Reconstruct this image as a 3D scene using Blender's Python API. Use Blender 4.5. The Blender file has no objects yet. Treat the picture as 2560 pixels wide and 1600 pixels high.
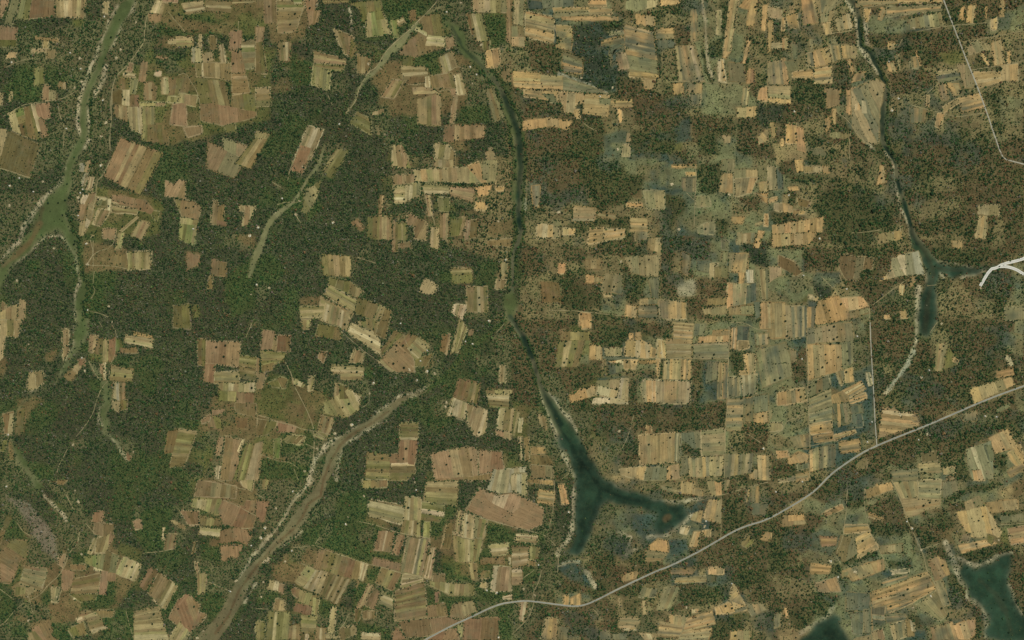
# A satellite view of farmland: streams, woodland, strip fields, tracks and a main road, seen straight down.
import bpy, math, random
import numpy as np
from mathutils import Vector

R = math.radians
random.seed(7); rng = np.random.default_rng(11)
M_PX = 2.0                      # metres per photograph pixel
W, H = 2560, 1600
sc = bpy.context.scene
COL = sc.collection

# ------------------------------------------------------------------ camera, sky, sun, exposure
cam_d = bpy.data.cameras.new('camera'); cam = bpy.data.objects.new('camera', cam_d); COL.objects.link(cam)
CAM_Z = 11000.0
cam.location = (0, 0, CAM_Z); cam.rotation_euler = (0, 0, 0)
cam_d.sensor_width = 36; cam_d.lens = 36 * CAM_Z / (W * M_PX); cam_d.clip_start = 10; cam_d.clip_end = 60000
sc.camera = cam
SUN_EL, SUN_AZ = R(58), R(40)   # azimuth clockwise from north (+Y)
world = bpy.data.worlds.new('World'); sc.world = world; world.use_nodes = True
wn = world.node_tree; wn.nodes.clear()
sky = wn.nodes.new('ShaderNodeTexSky'); sky.sky_type = 'NISHITA'; sky.sun_disc = False
sky.sun_elevation = SUN_EL; sky.sun_rotation = SUN_AZ
bg = wn.nodes.new('ShaderNodeBackground'); bg.inputs['Strength'].default_value = 0.07
wo = wn.nodes.new('ShaderNodeOutputWorld')
wn.links.new(sky.outputs[0], bg.inputs[0]); wn.links.new(bg.outputs[0], wo.inputs[0])
sun_d = bpy.data.lights.new('sun', 'SUN'); sun_d.energy = 4.0; sun_d.angle = R(0.53); sun_d.color = (1.0, 0.955, 0.88)
sun = bpy.data.objects.new('sun', sun_d); COL.objects.link(sun)
sd = Vector((math.sin(SUN_AZ) * math.cos(SUN_EL), math.cos(SUN_AZ) * math.cos(SUN_EL), math.sin(SUN_EL)))
sun.rotation_euler = (-sd).to_track_quat('-Z', 'Y').to_euler()
sun.location = sd * 3000
vs = sc.view_settings; vs.view_transform = 'Standard'; vs.look = 'None'; vs.gamma = 1.0; vs.exposure = 0.0; vs.use_curve_mapping = False

# ------------------------------------------------------------------ survey data
# One block per 640 x 400 pixel tile of the photograph ('@col row'), coordinates enlarged 3.78 times.
# F strips corners | P cover corners | S cover width line | T width track | H homesteads | X large trees
# R name cover (x y width)... | A name cover corners | B brown dark width line | M main road | N new gravel road
DATA = r"""
@O
P S 1200 0 2000 0 2050 140 1990 330 1800 300 1640 260 1500 190 1200 170
P K 1230 0 1450 0 1460 60 1380 110 1230 40
P K 1640 0 1780 0 1740 200 1800 210 1790 270 1640 240
P K 1960 90 2040 60 2060 300 1980 330
P K 1430 320 1480 310 1500 420 1650 390 1650 320 1730 330 1850 400 1840 520 1800 600 1690 560 1560 540 1560 420 1440 380
P K 1720 560 1800 650 1900 700 1780 720 1720 700
P S 1230 420 1560 480 1700 620 1690 760 1400 760 1240 740
P K 1600 770 2040 740 2060 900 2060 1030 1900 1080 1800 1100 1700 1080 1630 900
P S 1970 150 2419 60 2419 330 2240 300 2130 250
P K 2080 1090 2180 1100 2419 1050 2419 1130 2260 1200 2100 1200
P K 1900 1180 2060 1180 2200 1220 2280 1400 2200 1512 1900 1512 1950 1400 1900 1300
P S 1480 1080 1700 1060 1700 1180 1500 1140
P G 560 920 640 880 780 930 730 1010 760 1060 650 1250 470 1200 480 1100 560 960
P b 520 1010 700 960 720 1050 600 1230 500 1180
P b 40 1220 260 1280 330 1360 260 1460 60 1480
P G 690 1280 940 1300 1240 1340 1240 1512 640 1512
P V 880 1380 1240 1360 1240 1512 900 1512
P G 275 160 640 120 640 280 500 320 400 340 285 280
P b 880 150 1110 130 1120 260 900 280
P G 270 0 640 0 620 90 420 60 280 60
P b 620 0 740 0 720 90 640 100
P G 180 430 380 470 380 560 250 560 190 640
P x 1270 30 1330 20 1350 60 1280 70
P x 1395 50 1455 60 1460 220 1370 190 1350 130
P x 1480 330 1560 340 1650 400 1640 450 1560 470 1490 420
P x 1590 450 1640 470 1680 560 1600 560
P x 1700 560 1750 570 1740 700 1700 690
P x 1960 880 2060 870 2065 1000 1990 1010 1960 960
P x 1900 1010 1990 1000 2060 990 2050 1060 1960 1110 1900 1100
P x 1870 800 1910 790 1900 850 1870 850
P x 2060 1180 2130 1170 2140 1260 2080 1260
P x 1490 1060 1560 1080 1560 1120 1500 1100
P x 1600 1180 1690 1170 1680 1250 1600 1280
P x 2110 1270 2200 1260 2180 1340 2100 1340
P x 1600 1030 1690 1010 1700 1080 1600 1090
@0 0
P V 600 0 1480 0 1480 300 1350 560 1150 690 1060 840 1050 1100 1040 1450 640 1512 300 1512 330 1380 480 1250 540 1000 640 900 640 640 420 560 300 420 480 300 800 180 830 60 600 0
P V 160 300 420 320 640 340 620 640 430 600 0 640 0 440 150 420
P F 820 0 970 0 960 150 860 230 820 160
P f 1480 160 1900 130 2160 250 2100 330 1500 330
P f 160 620 320 640 320 820 400 830 390 960 100 960 30 830
P b 1500 130 2160 240 2160 320 1800 300 1500 220
P V 1450 520 1600 520 1780 690 1580 700
P g 680 180 800 165 780 250 680 260
S W 26 1270 30 1240 100 1160 180 1120 290 1075 410 1030 470
S W 22 1110 60 1030 200 1000 330 940 420 910 520 850 640 800 790
S W 46 1000 620 980 720 940 830 860 930
S W 40 790 800 760 920 740 1080 735 1180 760 1270
S W 26 830 1020 840 1150 850 1300 790 1400
S U 26 870 850 850 1000 870 1150 850 1290
S B 10 2150 770 2180 900 2185 1000
F k1 115 0 195 0 110 240 45 230
F k1g1 200 0 300 0 265 180 150 180
F p2b1p1 300 0 520 0 520 150 275 180
F b1t1w1t1b1t1b1 520 0 810 0 795 165 530 165
F p1 0 0 95 0 20 150 0 200
F p1 0 240 165 265 150 380 0 380
F g1 0 380 150 380 150 440 0 440
F t1 980 10 1030 20 1025 130 975 115
F t1 410 365 460 370 450 450 405 450
F b1 330 345 550 370 550 400 330 370
F t1 300 470 450 460 450 490 300 500
F b1 450 460 530 475 525 545 440 550
F t1 70 500 160 495 150 545 60 550
F y1g1 335 640 415 630 410 800 325 810
F t1 0 880 30 880 15 990 0 990
F t1 95 865 120 865 105 960 85 960
F p1 410 800 470 810 460 950 400 950
F t1 460 850 530 870 530 945 460 950
F b1t1 560 770 630 780 630 850 550 830
F t1 75 1070 150 1040 200 1275 120 1230
F l1b1 150 1040 175 1180 250 1150 215 1015
F b1g1 175 1180 250 1150 270 1297 205 1275
F b2g1 225 1020 290 990 385 1325 265 1295
F w1t1 290 990 330 985 405 1225 360 1250
F p1 330 985 470 970 480 1110 410 1130 360 1100
F p1 360 1130 415 1120 455 1290 400 1300
F t1 0 1215 75 1220 20 1440 0 1510
F n1 80 1235 380 1370 280 1675 0 1590 0 1500
F t1w1t1b1 1480 0 1545 10 1530 130 1420 120
F p1 1400 130 1520 140 1510 200 1410 215
F p1 1540 0 1680 0 1675 25 1535 15
F t2b1w1b1 1715 35 1765 135 1945 105 1920 5
F b2w1b2 1945 10 1945 105 2180 120 2185 15
F b1t1 2195 5 2195 35 2419 20 2419 0
F t2y1b1g1 1665 345 1665 440 1830 440 1820 350
F t1 1590 375 1590 410 1660 415 1665 375
F t1 1880 325 1905 325 1905 450 1875 445
F b1 1975 340 2040 340 2050 470 1985 465
F e1t2 1815 440 1905 455 1905 590 1815 590
F t1 1915 510 2010 485 2020 570 1910 595
F t1w1b1w1 2060 420 2115 420 2145 600 2085 595
F p1 2165 300 2285 285 2280 460 2170 480
F p2w1l2 2280 385 2280 490 2405 490 2419 380
F k1b1k1 2285 495 2300 650 2419 640 2419 495
F g1w0.3b2t1b2 1855 600 2180 595 2185 755 1860 720
F p1b1 2190 480 2280 480 2315 690 2190 690
F b1t1b5t1 2190 695 2195 905 2360 870 2330 720 2315 690
F b1g1 2195 910 2380 885 2419 960 2419 1060 2190 1010
F g2b1t1b1 1850 740 2120 770 2185 1010 1890 980
F b1p1b1 1890 985 2000 975 2190 1010 2419 1060 2419 1100 2215 1160 2120 1185 1900 1135
F g1 2120 1185 2215 1160 2235 1250 2140 1250
F w1b1 1170 690 1170 722 1275 730 1275 705
F p1 1225 590 1260 600 1240 680 1190 670
F p1r1p1 1340 570 1395 590 1370 780 1310 770
F w1 1470 670 1525 675 1520 715 1465 705
F p1 1480 530 1580 540 1580 560 1470 550
F b1g1 1140 740 1225 750 1220 850 1150 840
F y1k1 1240 750 1305 755 1280 890 1225 880
F n1 1065 840 1155 850 1150 990 1065 980
F t1w1 1165 850 1225 850 1225 1005 1155 1000
F p1t1b1 1365 780 1430 780 1475 830 1470 950 1365 940
F t1w1y1 1525 730 1590 730 1590 890 1530 890
F b1g1b1 1600 740 1800 740 1760 910 1600 910
F b1p1 1230 900 1310 900 1310 1010 1230 1010
F y2p1 1320 970 1560 968 1555 996 1320 1003
F b1t1b1 1085 990 1200 1010 1200 1150 1080 1090
F t2b1y1w1t1 1200 1020 1345 1010 1345 1270 1225 1215
F y1b1y1k1 1348 1010 1455 1005 1455 1170 1348 1180
F y1g1 1355 1180 1400 1180 1390 1330 1340 1325
F b2g1b1 1400 1180 1540 1170 1590 1290 1585 1365 1390 1330
F p1 1640 990 1755 960 1765 1190 1605 1170
F y1g1y1 1590 910 1680 920 1670 970 1580 960
F y1p1b1 1690 880 1860 905 1850 1010 1680 965
F p1 1740 1210 1900 1190 1905 1260 1780 1300
F p3t1r1t2n0.3b2g2 1140 1300 1540 1450 1330 1842 985 1665
F p1k1 1970 1340 2130 1420 2330 1512 2210 1680 1950 1590
F k1p1 2100 1300 2370 1390 2330 1512 2130 1420
F t1 2425 1240 2545 1270 2525 1310 2400 1305
F g1t1b1 2400 1310 2520 1315 2370 1597 2220 1545
T 7 1480 0 1440 70 1375 170 1365 330 1365 390 1300 490 1200 620 1090 720 1060 850 1045 950 1055 1150 1035 1300 1040 1420
T 5 50 640 180 580 320 550
T 5 30 1100 250 980 420 960 600 930 740 850
T 5 550 980 560 1080 610 1200 600 1380
T 5 1590 110 1640 180 1710 260 1745 300
T 5 2255 200 2250 290
T 5 1680 710 1760 690 1860 860 1890 980
H 1140 468 1100 545 668 500 768 650 862 370 755 550 705 830 632 1215 955 1290 975 945 115 590 1000 1160 985 160 1285 212 770 770
X 1910 795 2500 405 2730 350 2220 400 2250 490 1845 490 1180 940 1260 865 1290 1360 1425 1215 1130 185 1050 350 1700 850 1900 890 1440 850 2205 600 1970 560 225 1195 290 1180 165 1050 1250 1470
@1 0
P f 1180 0 1700 0 1560 170 1200 370 1050 380 1210 190
P V 1700 0 1990 0 1960 140 1880 150 1750 130
P V 1880 150 1980 130 2060 390 2130 500 2150 600 2000 480
P f 2130 120 2370 200 2370 420 2300 470 2210 450 2140 250
P f 1380 510 1760 490 1720 580 1750 700 1640 700 1620 640 1380 600
P V 1920 600 2060 640 2240 790 2200 900 2180 1100 2050 1150 1980 960 2000 850 1960 780
P f 1930 980 2180 1000 2230 1160 1900 1150
P Y 2300 420 2419 440 2419 760 2250 690
P V 700 760 880 700 860 860 660 870
P f 340 560 540 600 520 800 340 800
P V 880 500 1080 480 1100 640 900 680
P V 980 980 1250 1010 1260 1240 1100 1290 1060 1100
P V 580 1140 620 1180 600 1210 540 1170
P V 1180 1260 1340 1270 1420 1400 1420 1500 1270 1440
P V 640 1330 860 1360 620 1700 540 1560
S W 18 880 70 900 150 900 290
F b1 0 0 60 0 55 70 0 75
F p2b1 70 0 180 0 195 210 85 220
F b1l0.6t1b2t1p2 195 5 210 310 380 290 460 10
F l1w1 355 0 360 40 440 35 430 0
F p1 460 0 580 0 560 100 475 100
F p2b1p1 485 100 615 100 575 210 500 250
F b1y1b1 620 30 620 0 870 0 870 20
F p1 0 260 80 260 60 400 0 400
F b1g1 0 400 60 390 100 700 0 700
F b1g1t1w1b1 205 395 330 395 320 580 225 575
F t1b1g1 0 830 0 1010 140 1000 130 825
F g2b1g1 880 30 1170 0 1210 180 1000 200 990 90
F t1l1g1t1 1050 120 1190 95 1280 320 1040 350
F y0.6l1g1 1270 185 1330 185 1350 350 1300 365
F t1w1b1t1 1330 190 1345 245 1415 215 1390 165
F b1 1445 100 1510 95 1510 190 1460 195
F t1g1b1p1 720 260 920 350 890 530 830 500
F g1b1 900 350 960 480 900 540 880 530
F b1t1p1 550 480 550 590 850 610 845 560
F g1b1y1 545 600 545 640 820 680 830 620
F y1t1y1k1y1 540 620 710 660 690 850 525 800
F b1t1b1 950 500 1080 560 1060 690 960 700
F p2b2g1 1520 170 1740 130 1780 440 1640 490 1500 540 1350 510 1450 380 1590 260
F y1w1 1520 250 1500 285 1610 345 1625 310
F y1w1y1w1t1 1625 330 1600 425 1780 440 1790 350
F p1 1790 360 1860 350 1885 430 1800 470
F t1y1w1b2 1730 540 1860 480 1910 620 1770 705
F g1 1390 550 1480 540 1500 620 1380 620
F t1b1w1b1 1375 620 1390 760 1620 720 1620 640
F b1 1460 730 1600 720 1600 780 1400 800
F w1t1b1w1 1600 725 1635 725 1645 820 1600 820
F b2p1b2g1 1640 720 1850 690 1890 830 1660 830
F p1t1 1480 830 1490 890 1740 880 1650 820
F w1t1w1b1 1870 710 1930 700 1980 890 1890 895
F p1 1830 790 1870 780 1890 895 1850 895
F p1t1 1870 895 1905 895 1870 1165 1835 1165
F p1t1g1 1290 750 1390 770 1300 930 1180 910
F t2g1p1t1 1530 940 1740 890 1745 1185 1530 1175
F r2t1b1p1b1p2 1785 1180 2160 1180 2165 1300 1770 1345
F t1g1t1b1 1690 1345 1820 1370 1880 1440 1870 1572 1690 1580
F b1w1y1g1 2000 125 2140 125 2200 390 2060 390
F b1 1985 130 2015 125 2060 340 2040 330
F p1t1w1y1g1k1 2050 0 2370 0 2370 120 2060 105
F b1p1b1 2370 0 2419 0 2419 420 2370 400
F g1b1 2150 390 2210 390 2200 480 2150 470
F o1p1 2170 480 2290 460 2310 580 2280 640 2180 640
F k1b1k1 2180 860 2240 810 2345 1100 2250 1160
F g1y1g1b1 890 1160 960 1060 1080 1120 1090 1280
F t1 1130 1190 1170 1190 1180 1270 1150 1270
F t1b1 1100 1060 1200 1030 1210 1060 1100 1090
F t1g1t1w2t1b1 490 1180 635 1230 520 1510 360 1512
F p1 420 1370 520 1400 440 1640 330 1610
F t1y1g2 770 1400 880 1420 710 1680 630 1610
F t1b1p1 1285 1380 1380 1370 1430 1500 1420 1590 1290 1570
F p1t1 2170 1440 2230 1390 2270 1520 2180 1540
T 7 1720 0 1580 150 1430 300 1240 470 1200 530 1140 640 1060 680 960 860 950 950 850 1070
T 4 1650 715 1800 690 1900 620 1960 650
T 4 1650 890 1820 840 1840 870
T 4 680 900 720 990
H 1935 25 1805 115 2125 425 2085 700 2045 790 2025 635 1060 605 1180 650 790 1170 1215 1270
X 125 60 510 75 310 135 370 130 595 10 1215 155 1765 345 1420 410 1380 470 1295 500 1190 570 1370 800 2055 275 2075 365 2285 1025 950 1130 1865 1280 325 230 265 435 690 690 1910 1300
@2 0
P X 560 210 830 230 840 330 780 480 680 700 590 500 570 350
P X 840 200 1050 190 1060 300 920 300 840 330
P E 830 200 1055 190 1055 290 900 300
P X 680 510 900 500 940 640 1100 660 1100 730 690 700
P J 140 390 410 410 430 580 430 700 280 690 150 590
P J 150 950 400 960 480 1070 400 1100 150 1030
P X 480 710 960 740 970 830 900 880 740 800
P J 980 740 1230 750 1240 840 1400 900 1500 1050 1000 1010
P J 150 1240 560 1230 660 1120 830 1100 900 1260 840 1500 150 1500
P E 560 1340 860 1380 840 1500 480 1500
P E 1050 1250 1550 1230 1540 1450 1180 1450 1060 1300
P J 1140 960 1640 930 1660 1100 1500 1240 1150 1160
P J 1530 240 1690 240 1690 400 1540 420
P E 1960 0 2060 0 2060 380 1990 330
P V 0 0 260 0 280 110 130 110 110 440 0 440
P K 1100 520 1380 570 1390 690 1110 690
P S 1380 480 1540 470 1560 760 1400 690
P S 1050 0 1540 0 1530 230 1180 130 1060 120
P Y 900 0 1060 20 1020 100 960 90
P J 950 80 1060 100 1180 130 1160 190 1000 150
P X 580 1000 670 990 680 1070 820 1070 800 1120 640 1130
P K 1760 80 2000 80 1960 340 1860 380 1800 520 1760 480
P X 2320 960 2419 1000 2419 1200 2200 1180 2160 1090 2310 1090
P E 1880 380 2000 340 2000 540 1860 540
P J 1780 1160 2090 1080 2110 1300 1740 1290
P E 1740 1290 1930 1290 1960 1450 1780 1470
P J 2110 1100 2300 1110 2419 1380 2380 1500 2120 1430
P K 880 1270 1110 1250 1110 1370 1050 1480 870 1480
P V 40 830 130 830 110 1110 60 1110
P V 140 510 20 590 30 640 160 620
P J 2200 800 2330 800 2320 930 2260 900
P K 1780 790 2120 790 2120 1080 1770 1080
P S 1690 870 1780 890 1770 1100 1650 1080
P E 290 1450 820 1450 820 1512 290 1512
S x 22 400 250 405 400
S E 14 60 830 400 850 600 880 840 890
S E 30 1310 270 1380 480 1395 660
S E 30 1550 460 1560 620 1580 770 1820 775
S E 34 1800 480 1840 640 1890 780
S W 20 1795 0 1830 200 1835 400 1850 600 1890 740
S e 40 450 700 600 760 740 820 900 890
F t1k1 25 0 120 0 100 240 15 225
F k1b1 0 250 100 245 120 340 0 400
F o1t1 0 350 120 345 120 450 0 430
F o1t2k0.5t1d0.4t1b1o2t1o1 130 105 125 345 390 410 400 165
F x1k1x1 285 0 580 0 580 60 290 80
F x1 150 0 280 20 290 80 160 90
F o2k1 720 0 720 60 890 60 885 0
F o1k1 385 75 400 120 720 110 730 70
F o1t1 730 90 735 145 945 130 945 85
F k1 400 120 395 160 470 165 740 130 720 108
F o1 465 155 480 185 1000 190 1000 165
F k2t1 1080 0 1380 0 1360 60 1170 110 1070 90
F o1 1410 0 1595 0 1580 30 1400 60
F o1t1 1170 135 1350 150 1345 255 1175 225
F o1k1 1355 270 1355 370 1530 370 1530 265
F k1x0.6 1370 375 1530 375 1535 450 1380 470
F t1d0.7o2o1t1b0.5d1x0.5t1d1x0.5t1o2 1060 235 1075 510 1370 565 1330 295
F k3b1 1080 520 1110 700 1380 735 1370 570
F o2b1 1110 680 1110 725 1400 750 1390 700
F o1k1 405 240 430 340 480 360 560 250
F o1k1o1 570 260 560 480 410 440 490 350
F b1k1x1 475 480 480 590 660 640 670 550
F o1k1x1 480 590 485 680 665 690 665 640
F k1b1 930 380 925 620 960 470 1060 430
F p1t1 985 495 1070 500 1100 640 1010 660
F o1b1k1 850 390 850 430 1060 410 1060 340
F k1 910 310 920 330 1060 320 1050 300
F t1d1t1o1b1t1w1t1 1545 440 1720 430 1820 770 1580 765
F t1o1k1 1695 85 1735 90 1760 380 1690 390
F o1b0.5t1 2060 0 2140 0 2060 490 2000 480
F o1 2000 480 2060 490 2020 545 1995 545
F o1 2200 0 2290 0 2230 80 2150 60
F o1 2255 0 2320 0 2280 250 2215 235
F o1 2370 50 2419 40 2390 290 2360 280
F o1 2225 380 2255 380 2200 600 2180 600
F t1k1 1940 100 1975 100 1975 330 1930 320
F w1t1o1 1960 570 1995 570 2020 775 1955 760
F b1 2050 590 2190 600 2210 780 2060 760
F o1p1 2225 650 2290 660 2290 790 2215 790
F o2t1 10 675 15 760 270 770 275 690
F t1k0.4t1o1 270 710 270 850 480 850 480 720
F o1k0.5t1o1 10 770 20 825 270 845 270 775
F k1d1k1 480 730 480 855 920 890 770 830
F o2o1k1o1 115 850 120 910 430 960 430 860
F k1 280 890 400 890 430 980 370 960
F o1t1o1 440 870 680 880 670 970 600 980 580 1060 500 1060
F o1t1o2 685 885 670 1070 900 1100 930 900
F k1 820 930 930 930 925 990 830 980
F o1b1o1 930 960 950 1010 1140 1010 1130 940
F o1 580 1040 630 1040 640 1115 610 1120
F o2t1o1 100 1140 380 1110 560 1150 530 1230 370 1190 100 1230
F o1 1230 750 1330 750 1340 840 1260 840
F o1 1520 785 1610 785 1620 880 1525 890
F t1o1 1665 785 1795 785 1790 880 1660 890
F t1d1t1 1680 890 1780 890 1770 990 1690 985
F t1o1 2125 1020 2310 1010 2300 1110 2125 1110
F t1d1t1 2190 830 2240 830 2220 990 2170 990
F o1 2419 820 2340 840 2320 940 2419 960
F t1o1b1 2320 1300 2400 1225 2419 1230 2419 1330 2330 1360
F t1 1050 1365 1115 1365 1110 1480 1040 1475
F t1 1090 1260 1120 1255 1120 1335 1080 1335
F o1 820 1040 900 1060 890 1105 825 1095
F o1 1000 1030 1030 1030 1045 1150 1020 1160
F t1 1990 1280 2060 1290 2060 1350 2010 1350
T 4 640 1120 700 1180 800 1240
T 5 1500 770 1830 770 1830 785 2150 785
T 6 1800 0 1830 200 1835 400 1850 600 1890 740
T 4 480 710 620 790 780 820 900 885
H 655 735 830 910 950 830 1000 1410 740 770
X 410 222 305 297 1170 295 1670 548 1600 662 1730 610 1705 660 1800 720 1750 740 1760 525 1690 460 2005 725 1990 665 1910 690 2030 1060 2135 1065 2250 1040 1745 995 1705 860 1725 1045 530 960 495 885 155 1175 515 1205 1185 415 1105 945 675 955 750 1025 180 160 380 178 2380 945 1430 610 2250 360 2300 65 1340 215 140 350 1960 935 2080 1035
@3 0
P S 0 0 320 0 330 230 440 240 440 360 200 400 200 540 0 560
P J 640 300 850 290 840 420 700 420 640 380
P S 440 230 640 220 620 330 460 360
P J 920 80 1300 60 1300 130 920 220
P K 920 140 1280 180 1320 320 1050 350 940 310
P J 890 350 1780 260 1880 540 1500 620 1440 560 1100 560 1020 440
P J 1800 240 2050 230 2060 320 2140 320 1850 390
P K 2060 170 2280 100 2419 50 2419 300 2200 300 2060 330
P S 2260 300 2419 270 2419 480 2250 480 2180 370
P J 620 560 830 560 800 740 600 740
P J 220 760 780 740 760 1000 680 960 650 840 530 830 220 830
P E 220 820 430 760 520 830 540 1010 260 1000 220 900
P X 0 980 230 1000 260 1150 0 1160
P J 230 950 600 1020 740 1130 800 1240 780 1500 420 1400 550 1230 530 1060 340 1150 170 1170 100 1130
P S 1140 680 1600 640 1620 790 1400 930 1180 940
P J 1130 700 1500 650 1600 760 1550 830 1200 900
P S 1120 950 1400 950 1600 1100 1560 1250 1330 1270 1140 1180
P S 1140 1200 1600 1240 1900 1210 2100 1250 2100 1400 1300 1380 1180 1450
P J 1560 1230 1900 1400 2100 1500 1250 1500 1330 1350
P S 2000 700 2419 680 2419 1100 2130 1100 2020 900
P K 2190 900 2400 930 2390 1200 2220 1220
P S 2180 1200 2419 1160 2419 1280 2230 1310
P S 440 1380 760 1340 780 1512 420 1512
P J 1700 1400 2419 1300 2419 1512 1700 1512
P J 1770 0 2190 0 2200 150 2050 180 1800 190
P G 1600 500 1850 470 1850 600 1640 610
P V 850 520 1010 540 1040 700 900 700 830 620
S W 30 920 170 930 330 940 440
S W 44 750 10 800 80 850 200 860 330 870 440 920 520 1000 610 1040 680
S W 30 1075 680 1100 760 1110 850
S W 26 1100 1380 1120 1460 1190 1512
S W 22 850 1270 950 1360 1010 1420
F o3b1t1 320 0 440 0 490 210 335 230
F o1d1t2k1 440 0 720 0 560 120 490 120
F t1k1o1 500 130 620 110 600 200 490 215
F t1k1o1w1 630 180 770 110 800 270 660 300
F o1t1 530 220 600 210 605 320 545 330
F o1 175 150 270 130 290 270 200 260
F o1 210 40 250 60 250 130 210 120
F o1 0 200 50 190 40 400 10 500 0 500
F t1 0 60 130 80 130 170 60 180 0 150
F o1 135 170 155 170 150 300 130 300
F o1t1 130 360 190 350 190 460 130 470
F t1 30 400 30 460 130 460 130 400
F t1 395 370 425 370 425 480 400 480
F k1 610 340 650 340 650 410 610 410
F o1 910 85 970 90 940 210 920 210
F o1t1 1070 60 1110 90 1070 190 1040 180
F o1t1 840 0 840 60 1220 20 1220 0
F o2t1o1 1220 0 1220 25 1640 20 1640 0
F k1o0.7k1 1120 70 1120 160 1640 95 1640 45
F k1b1k1d1t1k1b1 1340 170 1640 110 1670 250 1350 270
F o1 1830 65 1860 65 1850 190 1800 190
F o2t1 1890 55 1960 45 1945 215 1880 215
F o1 2050 60 2065 60 2065 180 2055 180
F o1b0.4o1 2200 0 2230 0 2230 155 2195 155
F t1o1 2105 180 2160 165 2160 280 2110 280
F t1d1 360 510 420 490 440 620 375 630
F o1t1 420 490 490 470 545 610 440 630
F o2t1 495 475 565 450 605 590 545 610
F t1d1t1o1k1 570 430 685 425 705 560 610 590
F o1t2 685 430 830 435 835 550 705 550
F o1 750 560 780 555 810 690 790 700
F b1o2t1 235 680 235 740 430 740 425 650
F o1t1o1x1t1 440 650 435 790 600 780 600 630
F k1 220 400 280 410 280 550 240 560
F t1d0.5t1d0.5o1 0 590 160 550 200 800 0 800
F k1 150 580 280 580 290 650 200 680
F t2k1o1 0 815 0 950 210 985 205 815
F o1 0 920 0 960 210 985 210 940
F o2 540 830 680 850 670 990 560 1010
F o1t1 1130 400 1200 410 1205 470 1130 465
F o1t1 1110 590 1190 585 1210 680 1140 680
F t1 1205 520 1230 520 1250 660 1235 660
F k1o1k1 1340 540 1430 540 1440 640 1350 640
F o1 1390 480 1410 480 1445 620 1430 620
F t1 1600 680 1600 710 1810 670 1800 650
F x1k1 1600 720 1620 780 1820 740 1820 690
F t1k1o1 1610 800 1680 790 1710 940 1640 945
F o1t1 1690 790 1800 790 1820 880 1760 920
F t1k1 1780 610 1900 600 1940 700 1940 820 1860 830
F o2t1o1 1940 680 1990 830 2200 770 2200 680
F t1o1 2205 620 2360 600 2360 760 2210 770
F t1k1t1 1880 440 1975 380 2110 440 2110 480 2000 490 1900 520
F o1k1o1t1 2110 390 2200 370 2240 610 2140 615
F o1 2260 480 2290 490 2290 600 2265 600
F o1 2000 510 2030 500 2100 630 2080 630
F o2t1o1x1o1 1800 930 1830 1070 2060 1010 2010 880
F o1 1660 1010 1800 930 1810 970 1670 1060
F o1 1600 1070 1670 1065 1620 1210 1580 1190
F k1o1k1b1 1340 1010 1510 1030 1480 1160 1350 1160
F o1 1505 900 1520 900 1520 1010 1500 1000
F o1 750 850 775 850 780 1080 745 1060
F o1k1 790 830 860 830 850 950 820 950
F k1t1d1k1t2 770 860 1030 740 1100 800 1060 1020 1040 1350 900 1350 800 1200
F w1o1 820 980 870 960 870 1040 820 1040
F w1 880 950 920 960 940 1075 890 1075
F o1b1t1 810 700 920 680 900 740 790 780
F o1 540 1110 590 1100 580 1200 550 1245
F o1 610 1030 640 1030 635 1170 615 1170
F o1 20 1160 60 1160 80 1290 40 1300
F o3b1o1 175 1170 265 1170 270 1360 170 1350
F o2 270 1200 330 1210 355 1440 275 1410
F o1 120 1310 150 1310 145 1385 120 1385
F k1 410 1400 520 1400 560 1480 420 1470
F k1b1 580 1250 780 1260 770 1320 590 1300
T 12 1660 0 1750 240 1870 550 1960 770 2060 1040 2130 1250 2210 1480 2260 1512
T 4 860 80 1200 20
T 4 530 335 800 280
T 4 1400 300 1760 235 2060 215
T 4 1850 400 2050 360 2419 290
T 4 1930 660 2210 620 2419 570
T 4 1270 370 1220 460
T 4 1610 790 1500 890 1430 950
T 4 1350 990 1600 1060 1800 1100 2050 1070
T 5 640 1050 760 1140 860 1300 1010 1400
T 4 780 1240 770 1500
H 1380 265 1170 1040 1140 580 250 1055 1230 930
X 550 555 555 490 810 490 1155 440 570 140 1370 75 1300 210 1905 205 130 885 1490 885 1000 855 190 1320 265 1325 265 1260 1035 890 960 1225 1930 930 1820 860 655 380 720 205 1820 490 2090 945 2240 960 2275 855 1490 965 985 1160 1330 1130
@0 1
P V 0 0 640 0 560 200 300 500 100 830 0 950
P F 0 110 250 190 620 0 560 180 440 300 250 330 0 300
P V 650 0 1040 0 960 160 900 260 860 330 700 700 660 560 640 300
P f 680 560 740 560 720 700 680 620
P f 730 720 900 700 900 1000 780 1000
P b 780 760 1200 840 1220 1040 800 1060 790 900
P f 870 1050 1100 1060 1080 1250 880 1220
P g 1440 370 1540 370 1550 470 1460 480
P f 800 1130 1000 1150 1000 1400 830 1500 760 1400
P f 2100 1140 2400 900 2419 1400 2180 1480
P V 2100 700 2240 700 2419 820 2380 860 2120 810
P V 130 1120 200 1120 180 1200 130 1180
P V 480 830 540 830 530 860 480 860
P f 240 960 380 940 360 1020 260 1060
P b 1760 870 1900 870 1880 1000 1780 1050
P b 2180 720 2419 700 2419 830
S W 22 640 20 620 130 560 230 450 330 370 430
S W 46 420 360 300 530 220 640 190 760
S W 34 190 760 80 860 10 950
S W 24 130 1000 240 890 350 800 440 730 560 710
S W 20 570 720 650 790 710 900 740 1080 750 1130
S W 18 760 1150 710 1260 710 1380 715 1512
S U 40 660 540 680 640 720 720
S U 30 750 740 750 900 790 1080 830 1200 800 1330 790 1512
F e1 760 35 800 30 790 110 750 105
F t1p1 820 0 860 0 830 120 800 115
F e1b1 800 125 830 125 805 245 770 245
F p1w1p1w1 840 160 895 170 870 285 820 270
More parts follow.
